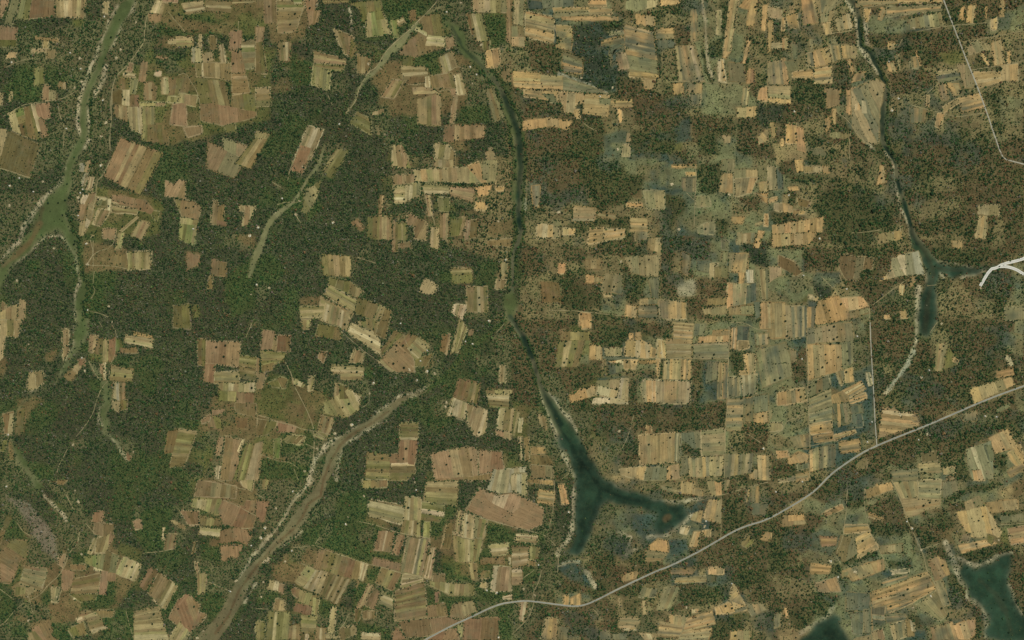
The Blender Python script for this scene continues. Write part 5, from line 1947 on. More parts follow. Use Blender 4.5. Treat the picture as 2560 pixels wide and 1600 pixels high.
def smooth(a, lo, hi):
    t = np.clip((a - lo) / (hi - lo), 0, 1); return t * t * (3 - 2 * t)

gcol = np.zeros((NY, NX, 3)); gden = np.zeros((NY, NX)); gmix = np.zeros((NY, NX, 5)); grad = np.zeros((NY, NX))
def lay(b, m, code):
    c, d, mx, r = COVER[code]
    gcol[b] += (alb(c) - gcol[b]) * m[..., None]; gden[b] += (d - gden[b]) * m
    gmix[b] += (np.array(mx) - gmix[b]) * m[..., None]; grad[b] += (r - grad[b]) * m
full = (slice(0, NY), slice(0, NX))
lay(full, np.ones((NY, NX)), 'F')
east = np.array([(1180, -300), (1180, 0), (1205, 170), (1225, 300), (1240, 430), (1228, 560), (1212, 680), (1200, 760), (1285, 900), (1310, 1000), (1355, 1090), (1360, 1200), (1330, 1310),
                 (1290, 1400), (1240, 1512), (1200, 2000), (3000, 2000), (3000, -300)], float) * 1.0583
be = box(east.min(0), east.max(0), 100); me = blur(inside(east, PX[be] + 190 * (n_big[be] - .5) + 70 * (n_mid[be] - .5), PY[be]).astype(float), 6)
lay(be, me, 'S')
lay(be, me * smooth(n_big[be] + .5 * (n_mid[be] - .5), .38, .47), 'J')
lay(be, me * .9 * smooth(noise(110, 21)[be], .58, .66), 'E')
wst = np.ones((NY, NX)); wst[be] -= me
lay(full, wst * .75 * smooth(noise(120, 22), .57, .68), 'f')
EASTM = np.zeros((NY, NX)); EASTM[be] = me
n_a, n_b = noise(46, 61), noise(46, 62)
# old fallow plots: a weathered patchwork between the worked fields
def fallow(poly, n, ang, codes, pr, sz, seed, al=.86):
    q = np.random.default_rng(seed); poly = np.array(poly, float) * 1.0583; lo, hi = poly.min(0), poly.max(0); done = 0
    while done < n:
        c = lo + (hi - lo) * q.random(2)
        if not inside(poly, np.array([[c[0]]]), np.array([[c[1]]]))[0, 0]: continue
        done += 1; a = R(ang + q.normal(0, 5)); u = np.array([math.cos(a), math.sin(a)]); w = np.array([-u[1], u[0]]); l, h = q.uniform(*sz), q.uniform(*sz) * .7
        r4 = np.array([c - u * l - w * h, c + u * l - w * h, c + u * l + w * h, c - u * l + w * h]) + q.normal(0, 3, (4, 2))
        b, m = poly_mask(r4, 6, 1); lay(b, m * al * q.uniform(.6, 1), str(q.choice(codes, p=pr)))
EC, EP = ['K', 'S', 'b', 'x', 'T', 'g'], (.31, .17, .14, .14, .18, .06)
fallow([(1200, 0), (2100, 0), (2060, 330), (1780, 260), (1500, 200), (1210, 180)], 170, 3, EC, EP, (14, 46), 71)
fallow([(1420, 300), (1850, 300), (1950, 560), (2060, 760), (2060, 1040), (1750, 1080), (1480, 1130), (1330, 800), (1250, 600), (1400, 480)], 270, -3, EC, EP, (16, 52), 72)
fallow([(1900, 1100), (2419, 1020), (2419, 1300), (2260, 1340), (2260, 1512), (1500, 1512), (1560, 1350), (1850, 1250)], 190, -14, EC, EP, (16, 50), 73)
fallow([(2080, 60), (2419, 60), (2419, 320), (2250, 300), (2120, 180)], 60, -8, EC, EP, (14, 42), 74)
fallow([(860, 1080), (1280, 1080), (1260, 1400), (1200, 1512), (650, 1512), (700, 1290), (860, 1240)], 90, 8, ['b', 'G', 'f', 'V'], (.36, .32, .2, .12), (14, 44), 75)
fallow([(430, 960), (720, 880), (730, 1050), (640, 1260), (420, 1220)], 50, 14, ['b', 'G', 'f', 'V'], (.36, .34, .2, .1), (14, 40), 76)
fallow([(0, 1170), (200, 1200), (430, 1400), (480, 1512), (0, 1512)], 55, 25, ['b', 'G', 'f', 'V'], (.34, .26, .2, .2), (14, 40), 77)
fallow([(260, 0), (760, 0), (740, 100), (640, 280), (420, 330), (270, 290)], 70, 3, ['b', 'G', 'f', 'V'], (.36, .34, .2, .1), (12, 36), 78)
fallow([(860, 0), (1200, 0), (1170, 300), (960, 300), (850, 160)], 50, 5, ['b', 'G', 'f', 'V'], (.3, .3, .25, .15), (12, 36), 79)
fallow([(920, 330), (1200, 300), (1200, 600), (900, 560)], 40, 3, ['b', 'G', 'Y', 'V'], (.3, .2, .3, .2), (12, 34), 80)
for o in ops:
    if o[0] == 'P':
        b, m = poly_mask(o[2], 16, 2); lay(b, m * (.94 if o[1] != 'x' else .46 + .50 * smooth(.5 * n_fine[b] + .5 * n_a[b], .40, .56)), o[1])
        if o[1] == 'K': lay(b, m * .55 * smooth(n_a[b], .54, .68), 'x'); lay(b, m * .65 * smooth(n_b[b], .54, .66), 'S')
        if o[1] in 'JS': lay(b, m * .7 * smooth(n_a[b], .55, .63), 'E')
        if o[1] == 'G': lay(b, m * .7 * smooth(n_b[b], .52, .62), 'b')
for o in ops:
    if o[0] == 'S':
        w = o[2] / 2; b, q = line_dist(o[3], w + 12)
        m = 1 - smooth(q + 7 * n_warpx[b], w - 1.5, w + 2.5)
        if o[1] in 'We': m = m * (.50 + .42 * smooth(n_fine[b], .34, .66))
        lay(b, m, o[1])
# rivers, wetlands, lake
rnames = []; rid = np.zeros((NY, NX), int); rmask = np.zeros((NY, NX)); rcode = {}
for o in ops:
    if o[0] in 'RA':
        if o[1] not in rnames: rnames.append(o[1]); rcode[o[1]] = o[2]
        if o[0] == 'R':
            b, q = line_dist(o[3], o[3][:, 2].max() / 2 + 10, o[3][:, 2] / 2)
            m = 1 - smooth(q + 4 * n_warpx[b], -1.8, 1.8)
        else: b, m = poly_mask(o[3], 20, 4 if o[2] == 'x' else 2)
        gcol[b] += (alb(RIVC[o[2]]) - gcol[b]) * m[..., None]
        gden[b] *= (1 - m * (.985 if o[2] in 'cvx' else .955))
        rmask[b] = np.maximum(rmask[b], m)
        sub = rid[b]; sub[m > .5] = rnames.index(o[1]) + 1; rid[b] = sub
for o in ops:
    if o[0] == 'B':
        w = o[3] / 2; b, q = line_dist(o[4], w + 20)
        m = (1 - smooth(q + 8 * n_warpx[b], w * .35, w * 1.25)) * rmask[b]
        tgt = alb((116, 92, 60)) * o[1] + alb((26, 43, 31)) * o[2]; s = min(1, o[1] + o[2])
        gcol[b] += (tgt / max(s, .01) - gcol[b]) * (m * s * .9)[..., None]
rim_ = np.clip(rmask * (1 - blur(rmask, 14)) * 2.2, 0, 1)
dark_ = np.zeros((NY, NX))
for q, nm_ in enumerate(rnames):
    if rcode[nm_] == 'x': dark_[rid == q + 1] = 1
dark_ = blur(dark_, 3)
gcol += (alb((84, 98, 80)) - gcol) * (rim_ * .42 * dark_ * smooth(n_mid, .3, .6))[..., None]
gcol += (alb((124, 114, 84)) - gcol) * (np.clip(rmask * (1 - blur(rmask, 8)) * 2.4, 0, 1) * .5 * (1 - dark_) * smooth(n_mid, .35, .6))[..., None]
gcol *= (1 + dark_ * ((noise(70, 41) - .5) * .75 + (noise(18, 42) - .5) * .9))[..., None]
for o in ops:                   # bushes crowding the banks
    if o[0] == 'S' and o[1] == 'U':
        w = o[2] / 2; b, q = line_dist(o[3], w + 12); m = (1 - smooth(q + 9 * n_warpx[b], w - 2.5, w + 2)) * smooth(n_fine[b], .30, .52); lay(b, m * .9, 'U'); rmask[b] *= 1 - m * .6
STAIN = smooth(.6 * noise(95, 91) + .4 * noise(30, 92), .535, .70) * np.clip(EASTM, 0, 1) * .62
gcol += (alb((68, 80, 68)) - gcol) * (STAIN * (1 - rmask))[..., None]
# natural unevenness of soil and grass
v = (n_big - .5) * .30 + (n_mid - .5) * .40 + (n_fine - .5) * .45
gcol *= np.clip(1 + v * (1 - .25 * rmask), .5, 1.6)[..., None]
gcol[..., 1] *= 1 + (n_mid - .5) * .12; gcol[..., 0] *= 1 + (noise(60, 9) - .5) * .18
gden *= 1 - (1 - wst) * (1 - smooth(noise(15, 52, 2), .34, .62)) * .42
cl_ = smooth(noise(34, 51), .40, .60)[..., None] * np.ones(5); tilt = np.array([1.5, 1.5, 1, .35, .8]) * cl_ + np.array([.6, .6, 1, 1.75, 1.1]) * (1 - cl_)
gmix *= tilt
gden *= np.clip(.30 + 1.0 * n_mid + .45 * n_big + (n_fine - .5) * 1.0, .12, 1.45)

# ------------------------------------------------------------------ small helpers for objects
def wx(p): return (np.asarray(p)[..., 0] - W / 2) * M_PX
def wy(p): return (H / 2 - np.asarray(p)[..., 1]) * M_PX
def tag(o, label=None, cat=None, group=None, kind=None):
    if label: o['label'] = label
    if cat: o['category'] = cat
    if group: o['group'] = group
    if kind: o['kind'] = kind
    return o
def link(name, me, parent=None):
    o = bpy.data.objects.new(name, me); COL.objects.link(o)
    if parent: o.parent = parent
    return o
def empty(name, loc):
    o = bpy.data.objects.new(name, None); COL.objects.link(o); o.location = loc; o.empty_display_size = 2; return o
def setcol(me, cols):
    a = me.color_attributes.new('Col', 'FLOAT_COLOR', 'POINT')
    c = np.ones((len(me.vertices), 4), np.float32); c[:, :3] = cols
    a.data.foreach_set('color', c.ravel())
def rawmesh(name, verts, faces, mat=None, smooth=False):
    me = bpy.data.meshes.new(name); me.from_pydata([tuple(map(float, v)) for v in verts], [], faces)
    if mat: me.materials.append(mat)
    if smooth: me.polygons.foreach_set('use_smooth', [True] * len(me.polygons))
    me.update(); return me

# ------------------------------------------------------------------ materials
def newmat(name, rough=.95):
    m = bpy.data.materials.new(name); m.use_nodes = True; nt = m.node_tree
    bs = nt.nodes['Principled BSDF']; bs.inputs['Roughness'].default_value = rough; bs.inputs['Specular IOR Level'].default_value = .08
    return m, nt, bs
def nd(nt, t, **kw):
    n = nt.nodes.new(t)
    for k, q in kw.items(): setattr(n, k, q)
    return n
def noise_node(nt, vec, scale, detail=3, rough=.6):
    n = nd(nt, 'ShaderNodeTexNoise'); n.inputs['Scale'].default_value = scale; n.inputs['Detail'].default_value = detail; n.inputs['Roughness'].default_value = rough
    if vec: nt.links.new(vec, n.inputs['Vector'])
    return n.outputs['Fac']
def remap(nt, s, a, b, c, d):
    n = nd(nt, 'ShaderNodeMapRange'); n.inputs[1].default_value = a; n.inputs[2].default_value = b; n.inputs[3].default_value = c; n.inputs[4].default_value = d
    nt.links.new(s, n.inputs[0]); return n.outputs[0]
def mul(nt, a, b):
    n = nd(nt, 'ShaderNodeMath', operation='MULTIPLY'); nt.links.new(a, n.inputs[0])
    if hasattr(b, 'node'): nt.links.new(b, n.inputs[1])
    else: n.inputs[1].default_value = b
    return n.outputs[0]
def scalecol(nt, c, f):
    n = nd(nt, 'ShaderNodeVectorMath', operation='SCALE'); nt.links.new(c, n.inputs[0]); nt.links.new(f, n.inputs['Scale']); return n.outputs[0]
def mixcol(nt, f, a, b):
    n = nd(nt, 'ShaderNodeMix', data_type='RGBA'); nt.links.new(f, n.inputs[0]); nt.links.new(a, n.inputs[6])
    if hasattr(b, 'node'): nt.links.new(b, n.inputs[7])
    else: n.inputs[7].default_value = (*b, 1)
    return n.outputs[2]
def attr(nt, name, kind='GEOMETRY'):
    n = nd(nt, 'ShaderNodeAttribute', attribute_name=name, attribute_type=kind); return n.outputs['Color']

def ground_mat(name, amp=1.0, rough=.95):
    m, nt, bs = newmat(name, rough)
    pos = nd(nt, 'ShaderNodeNewGeometry').outputs['Position']
    f = mul(nt, remap(nt, noise_node(nt, pos, .16, 4, .7), .3, .7, 1 - .38 * amp, 1 + .38 * amp), remap(nt, noise_node(nt, pos, .03, 3, .6), .3, .7, 1 - .16 * amp, 1 + .16 * amp))
    c = scalecol(nt, attr(nt, 'Col'), f)
    g = remap(nt, noise_node(nt, pos, .07, 2), .52, .66, 0, .30 * amp)
    c = mixcol(nt, g, c, (.060, .070, .026))
    nt.links.new(c, bs.inputs['Base Color']); return m
def field_mat():
    m, nt, bs = newmat('ploughed_soil_and_stubble')
    uv = nd(nt, 'ShaderNodeUVMap', uv_map='furrow').outputs[0]
    pos = nd(nt, 'ShaderNodeNewGeometry').outputs['Position']
    mp = nd(nt, 'ShaderNodeMapping'); mp.inputs['Scale'].default_value = (.006, .11, 1); nt.links.new(uv, mp.inputs[0])
    mp2 = nd(nt, 'ShaderNodeMapping'); mp2.inputs['Scale'].default_value = (.02, .45, 1); nt.links.new(uv, mp2.inputs[0])
    f = mul(nt, remap(nt, noise_node(nt, mp.outputs[0], 1, 2, .6), .3, .7, .80, 1.20), remap(nt, noise_node(nt, mp2.outputs[0], 1, 2, .6), .3, .7, .84, 1.16))
    f = mul(nt, f, remap(nt, noise_node(nt, pos, .30, 3, .7), .3, .7, .84, 1.16))
    f = mul(nt, f, remap(nt, noise_node(nt, pos, .022, 3, .65), .3, .7, .84, 1.14))
    c = scalecol(nt, attr(nt, 'Col'), f)
    c = mixcol(nt, remap(nt, noise_node(nt, pos, .016, 5, .75), .49, .69, 0, .52), c, (.110, .112, .054))
    c = mixcol(nt, remap(nt, noise_node(nt, pos, .011, 5, .75), .55, .72, 0, .42), c, (.185, .112, .066))
    dk = noise_node(nt, mp.outputs[0], 2.2, 3, .7)
    c = mixcol(nt, mul(nt, remap(nt, dk, .56, .70, 0, .6), remap(nt, noise_node(nt, pos, .02, 3, .6), .42, .6, 0, 1)), c, (.075, .074, .046))
    nt.links.new(c, bs.inputs['Base Color']); return m
def track_mat(name, c, var=.2):
    m, nt, bs = newmat(name)
    pos = nd(nt, 'ShaderNodeNewGeometry').outputs['Position']
    rgb = nd(nt, 'ShaderNodeRGB'); rgb.outputs[0].default_value = (*alb(c), 1)
    f = mul(nt, remap(nt, noise_node(nt, pos, .25, 3, .7), .3, .7, 1 - var, 1 + var), remap(nt, noise_node(nt, pos, .02, 3, .7), .3, .7, 1 - var, 1 + var))
    nt.links.new(scalecol(nt, rgb.outputs[0], f), bs.inputs['Base Color']); return m
def leaf_mat(name, inst):
    m, nt, bs = newmat(name, .8)
    pos = nd(nt, 'ShaderNodeNewGeometry').outputs['Position']
    f = remap(nt, noise_node(nt, pos, .9, 3, .7), .3, .7, .62, 1.42)
    nt.links.new(scalecol(nt, attr(nt, 'tcol', 'INSTANCER' if inst else 'OBJECT'), f), bs.inputs['Base Color']); return m
M_GROUND = ground_mat('soil_and_dry_grass'); M_WET = ground_mat('wet_meadow_grass', .42, .85)
M_FIELD = field_mat()
M_TRACK = track_mat('sandy_track', (148, 134, 98), .3); M_ROAD = track_mat('grey_gravel_road', (162, 155, 136), .14)
M_NEW = track_mat('white_gravel', (196, 188, 176), .08); M_EDGE = track_mat('pale_kerb_gravel', (236, 230, 216), .06)
M_ASPH = track_mat('worn_asphalt', (138, 140, 130), .12); M_SHOULDER = track_mat('sandy_shoulder', (176, 160, 134), .25)
M_BARK = track_mat('bark', (84, 70, 54), .2); M_YARD = track_mat('swept_sand_yard', (188, 170, 134), .22)
M_THATCH = track_mat('grey_thatch', (150, 134, 104), .2); M_MUD = track_mat('mud_wall', (150, 118, 88), .15); M_TIN = track_mat('pale_sheet_roof', (206, 202, 188), .10)
M_LEAF_I = leaf_mat('bush_leaves', True); M_LEAF_O = leaf_mat('tree_leaves', False)

# ------------------------------------------------------------------ the land: ground sheet, streams, wetlands and lake cut from one grid
zz = -2.2 * blur(rmask, 3) + .0
VX = (PX - W / 2) * M_PX; VY = (H / 2 - PY) * M_PX
idx = np.arange(NX * NY).reshape(NY, NX)
quads = np.stack([idx[:-1, :-1], idx[1:, :-1], idx[1:, 1:], idx[:-1, 1:]], -1).reshape(-1, 4)
face_id = rid[:-1, :-1].ravel()
Vall = np.stack([VX, VY, zz], -1).reshape(-1, 3).astype(np.float32); Call = gcol.reshape(-1, 3)
def grid_object(name, sel, mat):
    q = quads[sel]; used, inv = np.unique(q, return_inverse=True)
    me = bpy.data.meshes.new(name)
    me.vertices.add(len(used)); me.vertices.foreach_set('co', Vall[used].ravel())
    n = len(q); me.loops.add(n * 4); me.loops.foreach_set('vertex_index', inv.astype(np.int32).ravel())
    me.polygons.add(n); me.polygons.foreach_set('loop_start', np.arange(0, n * 4, 4, dtype=np.int32))
    me.polygons.foreach_set('use_smooth', np.ones(n, bool)); me.update(calc_edges=True)
    setcol(me, Call[used]); me.materials.append(mat)
    return tag(link(name, me), kind='structure')
grid_object('ground', face_id == 0, M_GROUND)
for i, nm in enumerate(rnames): grid_object(nm, face_id == i + 1, M_WET)
far = rawmesh('terrain', [(-40000, -40000, -3.2), (40000, -40000, -3.2), (40000, 40000, -3.2), (-40000, 40000, -3.2)], [(0, 1, 2, 3)], M_GROUND)
setcol(far, np.tile(alb((84, 84, 56)), (4, 1)))
tag(link('terrain', far), kind='structure')

# ------------------------------------------------------------------ roads and tracks
tmask = np.zeros((NY, NX))
def resample(line, step=6.0):
    out = [line[0]]
    for a, c in zip(line[:-1], line[1:]):
        n = max(1, int(np.hypot(*(c - a)[:2]) / step)); out += [a + (c - a) * (i + 1) / n for i in range(n)]
    return np.array(out)
def rounded(line, it=2):
    p = np.array(line, float)
    for _ in range(it):
        q = [p[0]]
        for a, c in zip(p[:-1], p[1:]): q += [a * .75 + c * .25, a * .25 + c * .75]
        p = np.array(q + [p[-1]])
    return p
def ribbon(name, line, w, z, mat, parent=None, off=0.0, jit=0.0, skirt=0.3, rnd=2):
    p = resample(rounded(line, rnd) if rnd else line, 5)
    d = np.gradient(p, axis=0); d /= np.maximum(np.hypot(d[:, 0], d[:, 1]), 1e-6)[:, None]; nrm = np.stack([-d[:, 1], d[:, 0]], 1)
    hw = w / 2 + (np.random.default_rng(len(p)).random((len(p), 2)) - .5) * jit
    c = p + nrm * off
    L = c + nrm * hw[:, :1]; Rr = c - nrm * hw[:, 1:]
    vs_, fs = [], []
    for a, b_ in zip(L, Rr):
        for q, zq in ((a, z - skirt), (a, z), (b_, z), (b_, z - skirt)): vs_.append((float(wx(q)), float(wy(q)), zq))
    for i in range(len(p) - 1):
        for k in range(3): fs.append((4 * i + k, 4 * i + k + 1, 4 * i + 5 + k, 4 * i + 4 + k))
    return link(name, rawmesh(name, vs_, fs, mat), parent)
for n, o in enumerate([q for q in ops if q[0] == 'T']):
    wide = o[1] > 2.2
    line = o[2]
    if not wide:
        l2 = resample(line, 24); l2[1:-1] += rng.normal(0, .9, l2[1:-1].shape); line = l2
    w = max(1.3, o[1] * .95)
    tag(ribbon('gravel_road' if wide else 'dirt_track', line, w, .55 + .004 * (n % 40), M_ROAD if wide else M_TRACK, jit=.7 if not wide else .2, rnd=1), kind='structure')
    b, q = line_dist(line, 8); tmask[b] = np.maximum(tmask[b], (q < w / 2 + .9))
for o in ops:
    if o[0] == 'M':
        r = tag(ribbon('main_road', o[2], 2.5, .95, M_ASPH, skirt=.6), kind='structure')
        for s in (-1, 1): ribbon('shoulder', o[2], 0.8, .90, M_SHOULDER, r, off=s * 1.6, jit=.4, skirt=.6)
        b, q = line_dist(o[2], 10); tmask[b] = np.maximum(tmask[b], (q < 3.4))
    if o[0] == 'N':
        r = tag(ribbon('new_gravel_road', o[2], 4.6, 1.0, M_NEW, skirt=.9, rnd=1), kind='structure')
        for s in (-1, 1): ribbon('road_edge', o[2], 1.1, 1.12, M_EDGE, r, off=s * 2.85, skirt=1.0, rnd=1)
        b, q = line_dist(o[2], 10); tmask[b] = np.maximum(tmask[b], (q < 4.2))

# ------------------------------------------------------------------ fields
def parse_spec(s):
    out = []; i = 0
    while i < len(s):
        c = s[i]; j = i + 1
        while j < len(s) and (s[j].isdigit() or s[j] == '.'): j += 1
        out.append((c, float(s[i + 1:j] or 1))); i = j
    return out
def area(p): x, y = p[:, 0], p[:, 1]; return .5 * (np.dot(x, np.roll(y, -1)) - np.dot(y, np.roll(x, -1)))
def halfplane(p, n, d):           # keep n.x <= d
    out = []
    for a, c in zip(p, np.roll(p, -1, 0)):
        da, dc = a @ n - d, c @ n - d
        if da <= 0: out.append(a)
        if (da < 0 < dc) or (dc < 0 < da): out.append(a + (c - a) * da / (da - dc))
    return np.array(out) if len(out) > 2 else None
def split(poly, spec):
    tot = sum(w for _, w in spec); cum = np.cumsum([0] + [w for _, w in spec]) / tot
    res = []
    if len(poly) == 4:
        A, B, C, D = poly; lp = lambda a, b_, t: a + (b_ - a) * t
        for (c, _), t0, t1 in zip(spec, cum[:-1], cum[1:]):
            res.append((c, np.array([lp(A, B, t0), lp(A, B, t1), lp(D, C, t1), lp(D, C, t0)]), (D + C - A - B) / 2))
    elif len(spec) == 1: return [(spec[0][0], poly, poly[-1] - poly[0])]
    else:
        n = poly[1] - poly[0]; n = n / np.hypot(*n); pr = poly @ n; lo, hi = pr.min(), pr.max()
        for (c, _), t0, t1 in zip(spec, cum[:-1], cum[1:]):
            q = halfplane(poly, n, lo + (hi - lo) * t1)
            if q is not None: q = halfplane(q, -n, -(lo + (hi - lo) * t0))
            if q is not None and abs(area(q)) > 2: res.append((c, q, np.array([-n[1], n[0]])))
    return res
BURN = alb((70, 82, 68))
def strip_grid(p, d, cl, cc, cr, z, cen, s0, s1, first, last):
    """A quad strip as a small grid: its two long edges wander a little and its colour runs into its neighbours'."""
    L = max(np.hypot(*(p[3] - p[0])), np.hypot(*(p[2] - p[1]))); nr = max(3, int(L / 6) + 1); t = np.linspace(0, 1, nr)[:, None]
    e0 = p[0] + (p[3] - p[0]) * t; e1 = p[1] + (p[2] - p[1]) * t
    wv = (p[1] - p[0]); wv = wv / max(np.hypot(*wv), 1e-6)
    for e, sd_, ed in ((e0, s0, first), (e1, s1, last)):
        q = np.random.default_rng(sd_).normal(0, 1, nr + 4); q = np.convolve(q, [.25, .5, .25], 'same')[2:2 + nr]
        e += wv * (q * (1.0 if ed else .75))[:, None]
    q = np.random.default_rng(s0 + 7 * s1); lv = d / max(np.hypot(*d), 1e-6)
    tip = q.normal(0, .7, 2)
    e0[0] += lv * tip[0]; e1[0] += lv * tip[0]; e0[-1] += lv * tip[1]; e1[-1] += lv * tip[1]
    wid = np.hypot(*(p[1] - p[0])); sft = min(.34, 1.6 / max(wid, 1))
    us = (0, sft, 1 - sft, 1); cs4 = ((cl + cc) / 2, cc, cc, (cr + cc) / 2)
    along = np.convolve(q.normal(0, 1, nr + 6), np.ones(5) / 5, 'same')[3:3 + nr] * .15
    V, F, Cc = [], [], []
    for r_ in range(nr):
        for u_, c_ in zip(us, cs4):
            x = e0[r_] + (e1[r_] - e0[r_]) * u_
            st = STAIN[int(np.clip((x[1] + MG) / STEP, 0, NY - 1)), int(np.clip((x[0] + MG) / STEP, 0, NX - 1))]
            V.append((float(wx(x)) - cen[0], float(wy(x)) - cen[1], z)); Cc.append(c_ * (1 + along[r_]) * (1 - st) + st * BURN)
    up = (p[1] - p[0])[0] * (p[3] - p[0])[1] - (p[1] - p[0])[1] * (p[3] - p[0])[0] < 0
    for r_ in range(nr - 1):
        for k_ in range(3):
            a = 4 * r_ + k_; f_ = (a, a + 1, a + 5, a + 4); F.append(f_ if up else f_[::-1])
    return V, F, np.array(Cc), d
def rough_edge(poly, amp, seed, step=7.0):
    r = np.random.default_rng(seed); p = resample(np.vstack([poly, poly[:1]]), step)[:-1]
    j = r.normal(0, 1, p.shape); j = (j + np.roll(j, 1, 0)) * .7
    return p + j * amp
def plate(poly, col, dirv, z, cen, name, thick=.25):
    if area(poly) > 0: poly = poly[::-1]
    n = len(poly); X = wx(poly) - cen[0]; Y = wy(poly) - cen[1]
    vs_ = [(X[i], Y[i], z) for i in range(n)] + [(X[i], Y[i], z - thick) for i in range(n)]
    fs = [tuple(range(n))] + [(i, i + n, (i + 1) % n + n, (i + 1) % n) for i in range(n)]
    return vs_, fs, col, dirv
def to_mesh(name, items, cen=(0, 0)):
    vs_, fs, cs, uvd = [], [], [], []
    for v_, f_, c_, d_ in items:
        o_ = len(vs_); vs_ += v_; fs += [tuple(i + o_ for i in f) for f in f_]; cs += list(np.broadcast_to(c_, (len(v_), 3)))
        d = np.array([d_[0], -d_[1]]); d = d / max(np.hypot(*d), 1e-6); uvd += [d] * len(v_)
    me = rawmesh(name, vs_, fs, M_FIELD); setcol(me, np.array(cs))
    V = np.array(vs_)[:, :2] + np.array(cen); D = np.array(uvd)
    uv = np.stack([(V * D).sum(1), V[:, 1] * D[:, 0] - V[:, 0] * D[:, 1]], 1)
    li = np.zeros(len(me.loops), np.int32); me.loops.foreach_get('vertex_index', li)
    l = me.uv_layers.new(name='furrow'); l.data.foreach_set('uv', uv[li].astype(np.float32).ravel())
    return me

def ground_at(p):
    ii = np.clip(((p[:, 1] + MG) / STEP).round().astype(int), 0, NY - 1); jj = np.clip(((p[:, 0] + MG) / STEP).round().astype(int), 0, NX - 1)
    return gcol[ii, jj]
def feathered(poly, col, z, cen, seed):
    """The worked-over surround of a field: full colour inside, running out into the ground around it."""
    q = np.random.default_rng(seed + 5); p = poly if area(poly) < 0 else poly[::-1]
    p = resample(np.vstack([p, p[:1]]), 6)[:-1]; n = len(p)
    d = np.roll(p, -1, 0) - np.roll(p, 1, 0); d /= np.maximum(np.hypot(*d.T), 1e-6)[:, None]; out = np.stack([d[:, 1], -d[:, 0]], 1)
    if not inside(p, (p + out * .5)[:1, :1], (p + out * .5)[:1, 1:])[0, 0]: pass
    else: out = -out
    j = q.normal(0, 1, n + 2); j = (j[:-2] + j[1:-1] + j[2:]) / 2
    r1 = p + out * (.4 + .5 * j)[:, None]; r2 = p + out * np.clip(3.4 + 1.5 * j, 1.4, 6)[:, None]
    V, Cc = [], []
    g2 = ground_at(r2); sp = q.uniform(.35, .75)
    for ring, cc, zq in ((r1, np.tile(col, (n, 1)), z), (r2, g2 * .9 + .1 * col, z - .06), (r2, g2, z - .5)):
        for k_ in range(n): V.append((float(wx(ring[k_])) - cen[0], float(wy(ring[k_])) - cen[1], zq)); Cc.append(cc[k_])
    F = [tuple(range(n))]
    for k_ in range(n):
        a, b_ = k_, (k_ + 1) % n
        F += [(a, a + n, b_ + n, b_), (a + n, a + 2 * n, b_ + 2 * n, b_ + n)]
    return V, F, np.array(Cc), (1, 0)
fields = []
for i, o in enumerate([q for q in ops if q[0] == 'F']):
    spec = parse_spec(o[1]); poly = o[2]
    if abs(area(poly)) < 8: continue
    fields.append(dict(i=i, spec=spec, poly=poly, area=abs(area(poly)), cen=poly.mean(0)))
order = sorted(range(len(fields)), key=lambda k: -fields[k]['area'])
BIG = set(order[:300])
# landmark wording
def where(c):
    x, y = c
    def near(name):
        best = 1e9
        for o in ops:
            if o[0] in 'RA' and o[1] == name:
                L = o[3][:, :2]; best = min(best, np.hypot(*(L - c).T).min())
        return best
    rd = [o for o in ops if o[0] == 'M'][0][2]
    cand = [(near('west_stream'), 'the western stream'), (near('middle_stream'), 'the small middle stream'), (near('river'), 'the central river'), (near('lower_stream'), 'the brown lower stream'),
            (near('east_river'), 'the eastern river'), (near('wetland'), 'the dark forked wetland'), (near('east_wetland'), 'the eastern wetland'), (near('lake'), 'the dark lake'), (np.hypot(*(resample(rd, 20) - c).T).min(), 'the main road')]
    d, nm = min(cand)
    if d < 70: return 'beside ' + nm
    src = {'the main road': resample(rd, 20)}.get(nm)
    if src is None:
        key = {'the western stream': 'west_stream', 'the small middle stream': 'middle_stream', 'the central river': 'river', 'the brown lower stream': 'lower_stream', 'the eastern river': 'east_river',
               'the dark forked wetland': 'wetland', 'the eastern wetland': 'east_wetland', 'the dark lake': 'lake'}[nm]
        src = np.vstack([o[3][:, :2] for o in ops if o[0] in 'RA' and o[1] == key])
    q = src[np.hypot(*(src - c).T).argmin()]; dx, dy = x - q[0], y - q[1]
    s = ('east' if dx > 0 else 'west') if abs(dx) > abs(dy) else ('south' if dy > 0 else 'north')
    return s + ' of ' + nm
ONES = 'first second third fourth fifth sixth seventh eighth ninth tenth eleventh twelfth thirteenth fourteenth fifteenth sixteenth seventeenth eighteenth nineteenth'.split()
TENS = {2: 'twenty', 3: 'thirty', 4: 'forty', 5: 'fifty', 6: 'sixty', 7: 'seventy', 8: 'eighty', 9: 'ninety'}
def ordinal(n):
    if n < 20: return ONES[n - 1]
    t, u = divmod(n, 10)
    return (TENS[t][:-1] + 'ieth') if u == 0 else TENS[t] + '-' + ONES[u - 1]
pending = []                    # (object, wording, photo point, category, group)
def write_labels():
    by = {}
    for e in pending: by.setdefault(e[1], []).append(e)
    for txt, L in by.items():
        L.sort(key=lambda e: (e[2][1], e[2][0]))
        for n, (o, _, p, cat, grp) in enumerate(L):
            end = '' if len(L) == 1 else (', the northernmost' if n == 0 else (', the southernmost' if n == len(L) - 1 else f', {ordinal(n + 1)} from north'))
            tag(o, txt + end, cat, grp)
fden = np.full((NY, NX), -1.0)
small_items = []
